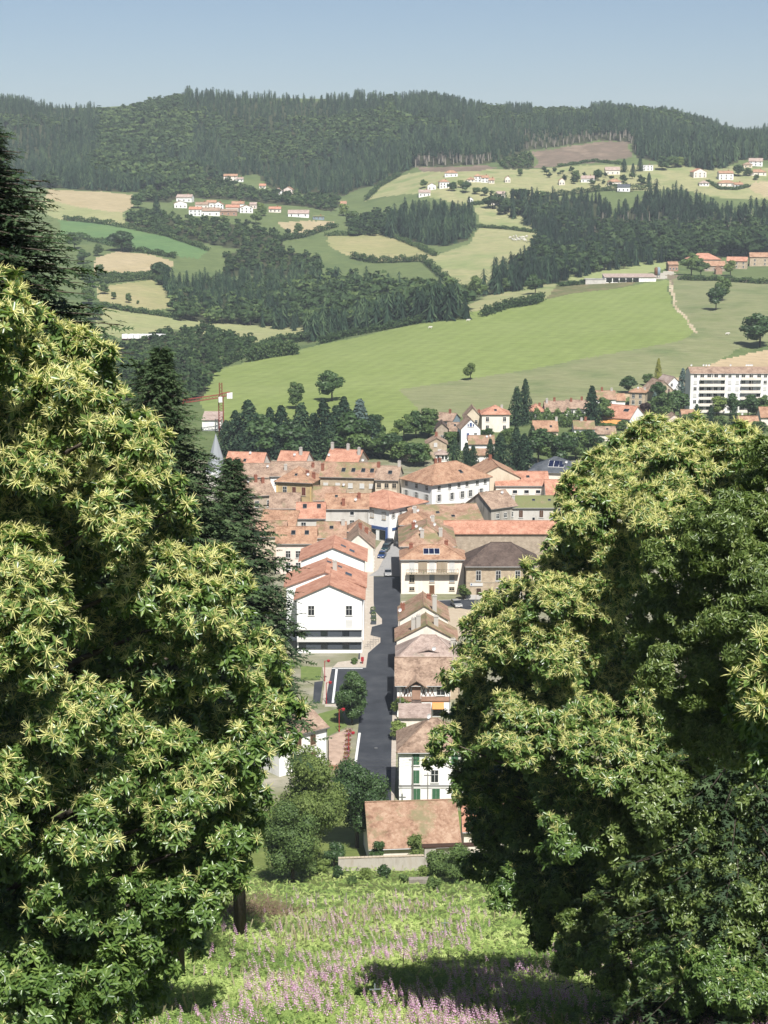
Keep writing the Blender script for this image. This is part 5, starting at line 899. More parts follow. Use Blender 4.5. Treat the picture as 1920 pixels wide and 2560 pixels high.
for i, (u, v) in enumerate(((934, 1547), (934, 1560), (932, 1534))):
    p = on_z(u, v, .13); o = empty('planter', p); tag(o, f'{ordinal(i)} grey planter box with clipped shrub on the left pavement', 'planter', 'pavement planters'); m = MB(); m.box(-.6, .6, -.5, .5, 0, .75); m.obj('box', MATS['panel_dark'], o)
    c = cards(unit(rng.normal(0, 1, (120, 3))) * .55 + (0, 0, 1.1), rng.normal(0, 1, (120, 3)), .2, rng.uniform(0, 1, 120)); add('shrub', mesh_np('shrub', c[0], c[1], MATS['leaf_mid'], None, c[3]), o)
for i in range(4):
    p = on_z(919 + 7 * i, 1622 - 6 * i, .13); o = empty('pavement_barrier', p, -.5); tag(o, f'{ordinal(i)} grey hoop barrier along the pavement bulge by the hall', 'barrier', 'hoop barriers'); m = MB(); m.tube([(-.7, 0, 0), (-.7, 0, .95), (.7, 0, .95), (.7, 0, 0)], .035, 5); m.obj('hoop', MATS['zinc'], o); m = MB(); m.box(-.7, .7, -.02, .02, .45, .52); m.obj('bar', MATS['zinc'], o)
# ------------------------------------------------------------------ cars
def car(u, v, rz, paint, label, L=4.2, Wd=1.75, Hh=1.5, z=.03):
    p = on_z(u, v, z); o = empty('parked_car', p, rz); tag(o, label, 'car', 'cars in the street')
    prof = [(-L / 2, .35), (-L / 2, .72), (-L / 2 + .15, .85), (-L * .2, .95), (L / 2 - .12, .98), (L / 2, .75), (L / 2, .35)]; hw = Wd / 2; m = MB(); n = len(prof)
    for s in (-1, 1): m.poly([(s * hw, y, zz) for y, zz in (prof if s < 0 else prof[::-1])])
    for i in range(n): a, b = prof[i], prof[(i + 1) % n]; m.poly([(-hw, a[0], a[1]), (hw, a[0], a[1]), (hw, b[0], b[1]), (-hw, b[0], b[1])][::-1])
    cab = [(-L * .2, .95), (-L * .02, Hh - .04), (L * .06, Hh), (L * .34, Hh - .02), (L * .46, .98)]; t = hw * .86
    m.poly([(-t, cab[1][0], cab[1][1]), (t, cab[1][0], cab[1][1]), (t, cab[2][0], cab[2][1]), (-t, cab[2][0], cab[2][1])]); m.poly([(-t, cab[2][0], cab[2][1]), (t, cab[2][0], cab[2][1]), (t, cab[3][0], cab[3][1]), (-t, cab[3][0], cab[3][1])]); m.obj('body', MATS[paint], o)
    m = MB(); b_ = hw * .97; m.poly([(-b_, cab[0][0], .95), (b_, cab[0][0], .95), (t, cab[1][0], cab[1][1]), (-t, cab[1][0], cab[1][1])]); m.obj('windscreen', MATS['glass'], o)
    m = MB(); m.poly([(b_, cab[4][0], .98), (-b_, cab[4][0], .98), (-t, cab[3][0], cab[3][1]), (t, cab[3][0], cab[3][1])]); m.obj('rear_window', MATS['glass'], o)
    for s in (-1, 1):
        m = MB(); q = [(s * b_, cab[0][0], .95), (s * t, cab[1][0], cab[1][1]), (s * t, cab[2][0], cab[2][1]), (s * t, cab[3][0], cab[3][1]), (s * b_, cab[4][0], .98)]; m.poly(q if s < 0 else q[::-1]); m.obj('side_window', MATS['glass'], o)
        m = MB(); m.box(s * hw * .62 - .18, s * hw * .62 + .18, -L / 2 - .03, -L / 2 + .05, .58, .74); m.obj('headlight', MATS['dish_white'], o)
        for y in (-L * .31, L * .31): m = MB(); m.tube([(s * (hw - .2), y, .32), (s * (hw + .01), y, .32)], .32, 12); m.obj('wheel', MATS['black'], o)
    m = MB(); m.box(-.26, .26, -L / 2 - .02, -L / 2, .42, .54); m.obj('number_plate', MATS['dish_white'], o)
plain('paint_silver', alb(214, 214, 212, .5), .3, .4, .5); plain('paint_blue', alb(42, 82, 150, .5), .3, 0, .5); plain('paint_teal', alb(36, 74, 80, .5), .3, 0, .5); plain('paint_grey', alb(120, 124, 124, .5), .3, .3, .5); plain('paint_dark', alb(48, 52, 60, .5), .3, 0, .5)
car(970, 1438, 0.02, 'paint_silver', 'silver car driving towards the viewer where old and new asphalt meet', z=.04); car(955, 1393, -.16, 'paint_blue', 'blue car parked nearest in the row at the bend', z=.04); car(964, 1376, -.2, 'paint_teal', 'dark teal estate car parked behind the blue car', L=4.6, Hh=1.65, z=.04); car(972, 1361, -.22, 'paint_dark', 'dark car parked third in the row at the bend', z=.04); car(977, 1350, -.25, 'paint_grey', 'grey car last in the row parked near the bank', z=.04); car(1141, 1516, .25, 'paint_silver', 'silver car parked on the side road by the brick town building')
# ------------------------------------------------------------------ church spire, crane
p = at(541, 1180, 520); o = empty('church_tower', (p[0], p[1], 0)); tag(o, 'grey slate church spire rising beside the fir', 'church'); zt = p[2]
m = MB(); m.box(-3.2, 3.2, -3.2, 3.2, -1, zt); m.obj('tower', MATS['w_grey'], o)
tip = at(543, 1083, 520)[2]; m = MB(); b8 = [(math.cos(a) * 3.6, math.sin(a) * 3.6, zt) for a in np.arange(8) * math.pi / 4 + .39]; [m.poly([b8[k], b8[(k + 1) % 8], (0, 0, tip)]) for k in range(8)]; m.poly(b8[::-1]); plain('spire_slate', alb(178, 184, 190, .5), .5); m.obj('spire', MATS['spire_slate'], o)
m = MB(); m.tube([(0, 0, tip - .2), (0, 0, tip + 2)], .06, 5); m.box(-.5, .5, -.05, .05, tip + 1.2, tip + 1.32); m.obj('cross', MATS['iron'], o)
m = MB(); m.tube([(0, -3.75, zt - .4), (0, -3.2, zt - .4)], 1.3, 20); cl = m.obj('clock_face', MATS['dish_white'], o); m = MB(); m.box(-.05, .05, -3.8, -3.76, zt - .4, zt + .6); m.box(-.05, .6, -3.8, -3.76, zt - .45, zt - .35); m.obj('clock_hand', MATS['iron'], cl)
plain('crane_red', alb(186, 62, 50, .45), .6)
Yc = 640; q = at(553, 1046, Yc); base = Tz(q[0], Yc); zj = at(553, 990, Yc)[2]; ztop = at(551, 957, Yc)[2]; o = empty('tower_crane', (q[0], Yc, base)); tag(o, 'red tower crane behind the conifer row at the left', 'crane')
def lattice(m, a, b, w_, n):
    a, b = np.array(a, float), np.array(b, float); d = (b - a) / np.linalg.norm(b - a); s1 = np.cross(d, (0, 1, 0) if abs(d[1]) < .9 else (1, 0, 0)); s1 /= np.linalg.norm(s1); s2 = np.cross(d, s1); C = [(s1 * i + s2 * j) * w_ / 2 for i, j in ((-1, -1), (1, -1), (1, 1), (-1, 1))]
    for c in C: m.tube([a + c, b + c], .11, 4)
    for k in range(n):
        for i in range(4): m.tube([a + (b - a) * k / n + C[i], a + (b - a) * (k + 1) / n + C[(i + 1) % 4]], .06, 3, cap=False)
m = MB(); lattice(m, (0, 0, 0), (0, 0, zj - base), 1.7, 14); m.obj('mast', MATS['crane_red'], o)
m = MB(); lattice(m, (0, 0, zj - base), (0, 0, ztop - base), 1.0, 4); m.obj('tower_head', MATS['crane_red'], o)
jl = at(455, 1004, Yc); m = MB(); lattice(m, (0, 0, zj - base), (jl[0] - q[0], 0, jl[2] - base), 1.2, 12); m.obj('jib', MATS['crane_red'], o)
m = MB(); lattice(m, (0, 0, zj - base + .3), (3.6, 0, zj - base + .9), 1.2, 4); m.obj('counter_jib', MATS['crane_red'], o)
for i in range(3): m = MB(); m.box(2.4 + i * .7, 3.0 + i * .7, -.9, .9, zj - base - .9, zj - base + 1.2); m.obj('counterweight', MATS['w_white'], o)
m = MB(); m.box(-.7, .7, -1.8, -.9, zj - base - 2.2, zj - base - .2); m.obj('cab', MATS['w_white'], o)
H('pale building site block with pinkish roof at the foot of the crane', 505, 552, 1050, 4, 12, 'shed', 1.6, 'w_white', 'r_pinkgrey', name='site_building', cat='building', gut=False, Y=650)
# ------------------------------------------------------------------ cows
plain('cow_white', alb(240, 234, 222, .58), .8)
def cow_mesh():
    """one continuous body: trunk lofted along its length, head and legs grown with a skin surface"""
    V = [(0, -.75, 1.12), (0, 0, 1.05), (0, .72, 1.14), (0, -1.05, 1.28), (0, -1.32, 1.18), (0, -1.6, .95), (-.2, -.72, .7), (-.2, -.74, .36), (-.2, -.72, .03), (.2, -.72, .7), (.2, -.68, .36), (.2, -.72, .03), (-.22, .72, .74), (-.22, .82, .4), (-.22, .74, .03), (.22, .72, .74), (.22, .84, .4), (.22, .74, .03), (0, .98, 1.1), (0, 1.04, .55)]
    E = [(0, 1), (1, 2), (0, 3), (3, 4), (4, 5), (0, 6), (6, 7), (7, 8), (0, 9), (9, 10), (10, 11), (2, 12), (12, 13), (13, 14), (2, 15), (15, 16), (16, 17), (2, 18), (18, 19)]
    Rr = [.36, .4, .34, .22, .18, .11, .14, .08, .07, .14, .08, .07, .17, .08, .07, .17, .08, .07, .06, .03]
    me = bpy.data.meshes.new('cow'); me.from_pydata(V, E, []); o = bpy.data.objects.new('cow_build', me); COL.objects.link(o); o.modifiers.new('skin', 'SKIN'); sl = me.skin_vertices[0].data
    for i, r_ in enumerate(Rr): sl[i].radius = (r_, r_)
    sl[1].use_root = True; ss = o.modifiers.new('sub', 'SUBSURF'); ss.levels = 1; ss.render_levels = 1
    dg = bpy.context.evaluated_depsgraph_get(); me2 = bpy.data.meshes.new_from_object(o.evaluated_get(dg)); bpy.data.objects.remove(o); me2.materials.clear(); me2.materials.append(MATS['cow_white']); return me2
COW = cow_mesh(); spots = [(1275,597),(1281,601),(1284,595),(1290,593),(1293,599),(1297,602),(1299,597),(1304,600),(1308,596),(1311,601),(1316,594),(1313,604),(1328,602),(1288,603)]
for i, (u, v) in enumerate(sorted(spots)):
    p = hit(u, v, ymin=1000); o = add('cow', COW, None, (p[0], p[1], Tz(p[0], p[1])), random.uniform(0, 6.28)); o.scale = (1.35,) * 3; tag(o, f'{ordinal(i)} white cow from the left in the small grazing herd', 'cow', 'grazing herd of white cows')
for u, v, lab in ((1818, 838, 'lone white cow grazing on the pasture right of the dirt track'), (1170, 804, 'white cow lying by the trees at the top left of the green field'), (1075, 822, 'white cow under the trees left along the green field')):
    p = hit(u, v, ymin=700); o = add('cow', COW, None, (p[0], p[1], Tz(p[0], p[1])), 1.4); tag(o, lab, 'cow')
# ------------------------------------------------------------------ single trees of town, slope and fields
tree('dark', 830, 1003, 14.0, 'large round tree with a trunk on the bright green field', 1.25); tree('mid', 740, 1022, 11.8, 'slimmer ragged tree left of the round one on the green field', 1.0); tree('olive', 1176, 950, 8.6, 'lone leaning tree at the border of green field and pasture', 1.15)
tree('dark', 1790, 775, 15, 'tall dark tree on the pasture right of the dirt track', 1.1); tree('mid', 1806, 752, 15, 'tree behind the tall dark one on the right-hand pasture', 1.1); tree('dark', 1900, 868, 18, 'dark tree cut by the right edge above the wheat', 1.4)
tree('mid', 1186, 752, 17, 'big single tree left of the cow meadow valley', 1.2); tree('dark', 1338, 736, 14, 'dark tree at the lower tip of the right-hand forest', 1.2); tree('mid', 1260, 730, 10, 'small tree left of the dark one at the forest tip', 1.3)
tree('dark', 305, 628, 17, 'broad dark clump of trees on the dark green crop field', 1.9); tree('mid', 186, 622, 12, 'rounded tree by the spruce at the left of the crop field', 1.4); tree('con', 392, 548, 22, 'single dark conifer left of the hamlet', .9)
tree('mid', 1850, 628, 16, 'spreading oak on the skyline of the field behind the farm', 1.4); tree('mid', 1728, 690, 17, 'leafy tree in front of the ridge farm barn', 1.3); tree('mid', 1752, 692, 14, 'second leafy tree in front of the ridge farm barn', 1.2); tree('olive', 1826, 690, 12, 'rounded tree in the ridge farm yard', 1.3)
tree_row('con', [(566,1138,13,1.4),(590,1140,17,1.2),(622,1142,21,1.35),(652,1142,16,1.5,'dark'),(676,1140,18,1.2),(704,1142,19,1.3),(730,1143,14,1.7,'dark'),(754,1142,20,1.4),(784,1140,16,1.4),(810,1142,21,1.3),(842,1142,19,1.6),(872,1142,17,1.5,'dark'),(900,1140,21,1.4,'blue'),(928,1140,15,1.5),(690,1146,12,1.6),(770,1146,12,1.7),(640,1147,12,1.6),(820,1147,12,1.7),(608,1146,11,1.6),(890,1147,12,1.7,'mid'),(860,1100,17,1.3,'con')], '{} tree from the church spire in the dark row behind the old town', 'conifer row behind the old town')
tree_row('mid', [(860,1100,12.8,1.2),(930,1100,11.0,1.2,'dark'),(950,1140,9.3,1.4),(978,1150,10.2,1.4,'dark'),(1005,1155,8.5,1.5),(1035,1165,9.3,1.5,'dark'),(1060,1160,7.6,1.3),(1010,1100,10.2,1.3),(1040,1095,11.0,1.2,'dark'),(1062,1085,8.5,1.1,'blue'),(1072,1095,11.9,1.2),(985,1105,6.0,1.3,'pale')], '{} garden tree from the conifer row, above the long beige terrace', 'garden trees above the terrace')
tree_row('con', [(1135,1178,12.2,1.0),(1165,1172,9.4,1.1),(1182,1185,10.1,1.2),(1225,1172,10.8,1.0),(1250,1180,13.7,1.2),(1290,1165,14.4,1.1),(1310,1175,13.0,1.3),(1345,1160,13.0,1.3,'dark'),(1380,1160,10.8,1.3,'mid'),(1410,1165,12.2,1.2,'dark'),(1440,1150,10.8,1.3,'mid'),(1470,1140,10.1,1.4,'dark'),(1330,1130,10.1,1.0),(1275,1120,8.6,1.2,'mid'),(1215,1100,5.0,1.6,'dark'),(1190,1095,4.3,1.0,'blue'),(1130,1120,7.2,1.4,'mid'),(1142,1100,5.0,1.3,'mid')], '{} garden tree from the square stone house among the slope gardens', 'slope garden trees')
tree_row('con', [(1291,1064,16.0,1.1),(1312,1060,18.5,.8),(1478,1075,17.8,1.1),(1500,1065,11.9,1.2,'mid'),(1635,1050,11.9,1.1,'blue'),(1655,1055,12.8,1.1,'mid'),(1612,1060,9.3,1.1,'plum'),(1705,1000,14.4,1.0,'blue'),(1646,1005,9.3,1.2,'dark'),(1572,985,8.5,1.2,'dark'),(1645,958,11.9,.9,'gold'),(1685,1045,11.9,1.3,'dark'),(1620,965,6.0,1.5,'mid'),(1520,1085,5.1,1.9,'mid'),(1560,1075,4.2,1.9,'bush'),(1600,1068,3.4,2.0,'bush'),(1440,1090,5.1,1.5,'mid')], '{} tree from the twin dark firs among the upper slope houses', 'upper slope trees')
tree_row('mid', [(1795,1040,9.3,1.2,'pale'),(1825,1040,10.2,.9,'dark'),(1870,1045,10.2,1.3,'dark'),(1910,1040,9.3,1.2,'mid'),(1740,1078,11.0,1.0,'con'),(1775,1080,11.0,1.0,'con'),(1832,1085,11.9,.9,'con'),(1720,1085,8.5,1.2,'mid'),(1895,1095,7.6,1.3,'mid'),(1800,1085,7.6,1.2,'mid')], '{} tree from the left in the planting below the flats', 'trees below the flats')
for i, (ua, ub, v, h) in enumerate(((1310, 1475, 1050, 4.5), (1345, 1500, 1066, 4.0))):
    a, b = hit(ua, v, ymin=300), hit(ub, v + 2, ymin=300); n = 2600; t = rng.uniform(0, 1, n); P = a + (b - a) * t[:, None]; P[:, 1] += rng.normal(0, 1.6, n); P[:, 2] = T(P[:, 0], P[:, 1]) + rng.uniform(0, 1, n) ** .6 * h * (0.8 + .3 * np.sin(t * 40))
    c = cards(P, rng.normal(0, .6, (n, 3)) + (0, -.6, .7), .55, rng.uniform(0, 1, n)); tag(add('hedge', mesh_np('hedge', c[0], c[1], MATS['leaf_mid'], None, c[3])), ['tall leafy hedge under the upper slope houses', 'lower leafy hedge in front of the tall hedge'][i], 'hedge')
for i, (pl, h, lab) in enumerate(([(( 1190, 568), (1270, 573), (1342, 582)), 3.0, 'dark hedge crossing the meadow above the cows'], [((1395, 418), (1480, 404), (1560, 412)), 3.5, 'long dark hedge below the logged clearing'], [((1770, 455), (1800, 473), (1840, 474), (1872, 466)), 2.5, 'clipped hedge looping round a bungalow'], [((1205, 792), (1270, 770), (1330, 762), (1355, 752)), 6, 'scrub strip along the top edge of the green field'], [((800, 860), (870, 842), (1000, 818), (1100, 800), (1165, 788)), 5, 'bushes and young trees along the left top of the green field'], [((620, 905), (680, 893), (740, 886)), 8, 'leafy clumps on the pasture at the left end of the green field'], [((245, 765), (330, 780), (440, 795)), 3.5, 'hedge along the tan field left of the conifer wood'], [((1180, 512), (1220, 508), (1260, 505)), 3, 'hedge closing the top of the cow meadow'], [((160, 550), (270, 562), (420, 592), (520, 627)), 5, 'tree hedge along the top of the dark green crop'], [((170, 588), (330, 628), (440, 646)), 5, 'hedge below the dark green crop'], [((240, 692), (340, 694), (425, 678)), 4, 'hedge under the upper stubble field'], [((245, 712), (380, 698), (450, 728)), 6, 'hedge over the lower stubble field'], [((815, 590), (960, 584), (1050, 621), (1090, 641)), 4.5, 'curving hedge over the dry meadow'], [((880, 646), (940, 657), (1060, 654)), 6, 'hedge at the foot of the dry meadow'], [((1060, 655), (1110, 700), (1180, 742)), 7, 'scrub line down the valley of the cow meadow'], [((1000, 440), (950, 467), (915, 502)), 6, 'hedge between the hill forest and the upper pasture'], [((1250, 514), (1380, 492), (1500, 478), (1640, 474)), 6, 'hedge along the houses above the right-hand forest'], [((690, 604), (760, 594), (842, 567)), 6, 'hedge around the small stubble field by the lane'], [((560, 917), (640, 882), (700, 860), (770, 852)), 6, 'hedge along the left tip of the green field'], [((1700, 700), (1800, 702), (1920, 710)), 4, 'garden hedge in front of the ridge farm'], [((1400, 716), (1480, 708), (1590, 704)), 3, 'weeds along the top of the quarry bank'])):
    W_ = np.array([hit(u, v, ymin=620) for u, v in pl]); n = int(900 * len(pl)); t = rng.uniform(0, len(pl) - 1.001, n); k = t.astype(int); P = W_[k] + (W_[k + 1] - W_[k]) * (t - k)[:, None]; P[:, 0] += rng.normal(0, 1.2, n); P[:, 1] += rng.normal(0, 1.5, n); P[:, 2] = T(P[:, 0], P[:, 1]) + rng.uniform(0, 1, n) ** .7 * h * (.55 + .45 * np.sin(t * 9.0 + i) ** 2)
    c = cards(P, rng.normal(0, .6, (n, 3)) + (0, -.6, .7), .9, rng.uniform(0, 1, n)); tag(add('hedge', mesh_np('hedge', c[0], c[1], MATS['leaf_far_broad'], None, c[3])), lab, 'hedge')
for u, v, h, k, lab in ((1115, 1420, 7, 'pale', 'bright leafy tree between the solar panel house and the long shed'), (1160, 1500, 4, 'olive', 'sapling in front of the brick town building'), (1005, 1790, 4.2, 'olive', 'rounded shrub beside the chalet door'), (1032, 1782, 3.4, 'bush', 'low clipped shrub by the chalet'), (1128, 1720, 5.5, 'mid', 'leafy tree right of the chalet'), (993, 1850, 4, 'pale', 'young shrub squeezed against the brown hip roof'), (886, 1660, 1.6, 'bush', 'small shrub at the corner of the white hall')):
    q = on_z(u, v, 0); tree(k, u, v, h, lab, 1.3, p=q, cat='bush' if k == 'bush' else 'tree')
tree_row('mid', [(215,700,12,1.3),(232,720,10,1.4,'dark'),(250,690,9,1.3),(222,760,12,1.3),(262,735,8,1.4),(240,800,12,1.3,'dark'),(270,880,12,1.4),(210,660,12,1.2,'dark'),(322,757,7,1.0),(284,748,6,1.1),(345,760,3,1.2),(245,640,10,1.3)], '{} tree from the left in the scrub beyond the near spruce', 'scrub beyond the near spruce')
tree_row('mid', [(1060,470,9,1.3),(1130,478,10,1.3,'dark'),(1152,470,9,1.2,'pale'),(1165,482,12,1.3,'dark'),(1190,486,8,1.5),(1210,490,9,1.3,'dark'),(1128,440,6,1.3,'dark'),(1300,440,8,1.3),(1440,455,12,1.2),(1495,452,12,1.2,'dark'),(1560,430,14,1.2,'con'),(1582,440,13,1.2,'con'),(1600,428,16,1.0,'con'),(1655,425,16,1.3,'dark'),(1680,420,14,1.3,'mid'),(1622,466,14,.9,'con'),(1845,440,12,1.4,'dark'),(1868,440,9,1.6,'mid'),(1780,420,14,1.2,'mid'),(1700,418,12,1.4,'pale'),(1890,450,6,1.6,'mid')], '{} tree from the left among the houses of the upper pasture', 'trees among the upper pasture houses')
tree_row('mid', [(345,520,14,1.3,'dark'),(375,500,15,1.2),(470,500,12,1.3),(660,540,9,1.3),(650,530,10,1.2,'pale'),(745,585,10,1.3),(720,590,7,1.3,'dark'),(880,560,14,1.5),(858,540,13,1.2,'pale'),(885,590,9,1.6,'dark'),(640,560,12,1.3),(560,590,12,1.4,'dark'),(790,700,18,1.0,'dark'),(400,700,14,1.6,'dark')], '{} tree from the left along the lane and hamlet', 'trees along the hamlet lane')
# ------------------------------------------------------------------ nearer trees at the foot of the slope
def leafy_tree(name, label, u, vtop, vbase, Y, rpx, leaf, n, size, seed, lean=0.0, squash=1.0, ground=None):
    """tree with its own crown: lumps of leaf clumps, a forked trunk"""
    r = np.random.default_rng(seed); top = at(u, vtop, Y); x = top[0]; g = Tz(x, Y) if ground is None else ground; h = top[2] - g; rad = rpx / scale_at(top); o = empty(name, (x, Y, g)); tag(o, label, 'tree'); parts = []
    cz = g + h * 0.58; lumps = []
    for i in range(16):
        d = unit(r.normal(0, 1, 3)); lumps.append((d[0] * rad * .62, d[1] * rad * .62, h * .55 + d[2] * h * .33, rad * r.uniform(.3, .48)))
    lumps = np.array(lumps + [(0, 0, h * .55, rad * .6)]); k = r.choice(len(lumps), n, p=lumps[:, 3] ** 2 / (lumps[:, 3] ** 2).sum()); d = unit(r.normal(0, 1, (n, 3)) + (0, -.25, .3)); P = lumps[k, :3] + d * lumps[k, 3:4] * r.uniform(.78, 1.06, (n, 1))
    keep = np.ones(n, bool)
    for j in range(len(lumps)): keep &= ~((np.linalg.norm(P - lumps[j, :3], axis=1) < .75 * lumps[j, 3]) & (k != j))
    keep &= P[:, 2] > h * .1
    P, d, k = P[keep], d[keep], k[keep]; ti = np.clip(.5 + .2 * r.normal(size=len(lumps)), 0, 1)[k] * .5 + r.uniform(0, .5, len(P)); parts.append(cards(P, d, size * r.uniform(.6, 1.3, len(P)), ti))
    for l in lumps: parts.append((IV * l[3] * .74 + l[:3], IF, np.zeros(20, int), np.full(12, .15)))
    V, F, M, Ti = merge(parts); c = add('crown', mesh_np('crown', V, F, MATS[leaf], None, Ti), o); c['kind'] = 'stuff'
    m = MB(); m.tube([(0, 0, -.5), (lean * .3, 0, h * .3), (lean, 0, h * .6)], [rad * .07, rad * .05, rad * .03], 7)
    for l in lumps[:6]: m.tube([(lean * .3, 0, h * .3), tuple(l[:3] * .7 + np.array([0, 0, h * .12])), tuple(l[:3])], [rad * .03, rad * .02, rad * .01], 5)
    m.obj('trunk', MATS['bark_pale' if leaf == 'leaf_olive' else 'bark'], o, True)
    return o
leafy_tree('street_tree', 'dense round clipped tree standing in the lower street', 880, 1680, 1812, on_z(881, 1812)[1], 44, 'leaf_dark', 7000, .26, 1)
leafy_tree('broadleaf_tree', 'dense round dark green tree at the end of the street', 892, 1900, 2110, 236, 84, 'leaf_dark', 12000, .24, 2)
leafy_tree('broadleaf_tree', 'tall light olive tree left of the round dark one', 768, 1880, 2180, 208, 118, 'leaf_olive', 17000, .22, 3, lean=.6)
leafy_tree('broadleaf_tree', 'small grey-green tree under the tall olive one', 730, 2010, 2190, 201, 80, 'leaf_mid', 9000, .2, 4)
leafy_tree('bush', 'rounded yew-like bush behind the garden wall', 945, 2100, 2150, 219, 24, 'leaf_dark', 2600, .18, 5); leafy_tree('broadleaf_tree', 'slight pale tree in front of the lichen roof', 1040, 2080, 2160, 217, 30, 'leaf_olive', 1500, .16, 6); leafy_tree('bush', 'ivy mound right of the gate pier', 1100, 2130, 2190, 205, 40, 'leaf_mid', 3500, .2, 7); leafy_tree('bush', 'leafy bush at the chestnut foot beside the ivy mound', 1150, 2110, 2200, 200, 45, 'leaf_mid', 4000, .2, 8)
for i, (u, v, r_) in enumerate(((880, 2215, 14), (915, 2200, 16), (960, 2195, 18), (1010, 2210, 14), (1060, 2195, 18), (845, 2195, 16), (1085, 2230, 20), (800, 2185, 30), (835, 2170, 34), (770, 2195, 26))):
    p = hit(u, v); leafy_tree('bush', f'{ordinal(i)} small wild bush placed along the foot of the garden wall', u, v - r_ * 1.8, v, p[1], r_, ['leaf_mid', 'leaf_pale', 'leaf_dark'][i % 3], 900, .16, 30 + i)['group'] = 'wild bushes by the wall'
# ------------------------------------------------------------------ conifers close to the camera
def needle_tree(label, x, Y, ztop, zbase, rad, seed, nb, twigs, leaf='leaf_conifer', tw=.5, name='fir_tree', power=.75, droop=.28, low=.04):
    r = np.random.default_rng(seed); h = ztop - zbase; o = empty(name, (x, Y, zbase)); tag(o, label, 'tree'); m = MB(); m.tube([(0, 0, -1), (0, 0, h * .5), (0, 0, h)], [h * .014, h * .009, .02], 8); m.obj('trunk', MATS['bark'], o, True)
    t = low + (1 - low) * (np.arange(nb) + r.uniform(0, 1, nb)) / nb; t = 1 - (1 - t) ** 1.0; a = np.arange(nb) * 2.39996 + r.uniform(-.5, .5, nb); z = h * t; L = rad * np.maximum(.015, 1 - t) ** power * r.uniform(.62, 1.15, nb) * (1 + .18 * np.sin(a * 3 + t * 9)); br = MB()
    for k in range(nb):
        if L[k] > .9: e_ = np.array([math.cos(a[k]) * L[k], math.sin(a[k]) * L[k], z[k] - droop * L[k] + .1 * L[k]]); br.tube([(0, 0, z[k]), (e_[0] * .5, e_[1] * .5, z[k] - droop * .35 * L[k]), tuple(e_)], [.05, .03, .008], 3, cap=False)
    br.obj('branches', MATS['bark'], o)['kind'] = 'stuff'
    s = np.tile(np.linspace(.15, 1, twigs), nb); bi = np.repeat(np.arange(nb), twigs); a, z, L = a[bi], z[bi], L[bi]; side = np.where(np.arange(len(s)) % 2 == 0, 1, -1) * r.uniform(.45, 1.1, len(s)); side[s > .97] = 0
    P = np.stack([np.cos(a) * L * s, np.sin(a) * L * s, z - droop * L * s ** 1.5 + .1 * L * s ** 3 + r.normal(0, .06, len(s))], 1); dirn = unit(np.stack([np.cos(a + side), np.sin(a + side), r.normal(-.18, .2, len(s))], 1))
    ln = tw * (.6 + .6 * (1 - s)) * np.clip(L / rad * 2.2, .4, 1.1) * r.uniform(.7, 1.25, len(s)); upv = unit(np.array([[0, 0, 1.0]]) + r.normal(0, .35, (len(s), 3))); yv = unit(np.cross(upv, dirn)); zv = np.cross(dirn, yv); R = np.stack([dirn, yv, zv], -1)
    tv = [(0, 0, 0), (.5, .07, .02), (.5, -.07, .02), (1, 0, -.05)]; tf = [(0, 2, 1), (1, 2, 3)]        # a twig: central blade and side blades of needles
    for q in range(3):
        xx = .1 + .26 * q
        for sg in (1, -1): b = len(tv); tv += [(xx, 0, .01), (xx + .2, 0, .01), (xx + .3, sg * (.3 - .06 * q), -.03 + .04 * (q % 2))]; tf.append((b, b + 1, b + 2) if sg < 0 else (b, b + 2, b + 1))
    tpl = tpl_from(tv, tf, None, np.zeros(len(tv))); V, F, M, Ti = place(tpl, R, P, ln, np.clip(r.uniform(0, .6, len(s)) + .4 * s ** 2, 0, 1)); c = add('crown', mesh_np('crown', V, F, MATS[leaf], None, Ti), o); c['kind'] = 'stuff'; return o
q = at(-50, 312, 46); needle_tree('dark spruce whose branches reach in at the upper left edge', q[0], 46, q[2], Tz(q[0], 46), 7.0, 61, 1000, 24, tw=.8, power=.52, low=.5, droop=.2)
q = at(402, 868, 84); needle_tree('tall dark fir behind the left-hand chestnut', q[0], 84, q[2], Tz(q[0], 84), 7.8, 62, 760, 22, tw=1.15, power=.66, low=.42)
q = at(352, 905, 98); needle_tree('second dark fir tucked between the tall fir and the chestnut', q[0], 100, q[2], Tz(q[0], 100), 6.5, 63, 460, 18, tw=1.2, low=.4, power=.5)
q = at(572, 1160, 100); needle_tree('lower fir whose tips overlap the white hall', q[0], 102, q[2], Tz(q[0], 102), 7.4, 64, 680, 20, tw=1.15, power=.58, low=.46)
q = at(1890, 1650, 60); needle_tree('shaded hemlock-like conifer low at the right edge', q[0], 62, q[2], Tz(q[0], 62), 6.5, 65, 420, 18, tw=.8, power=.6)
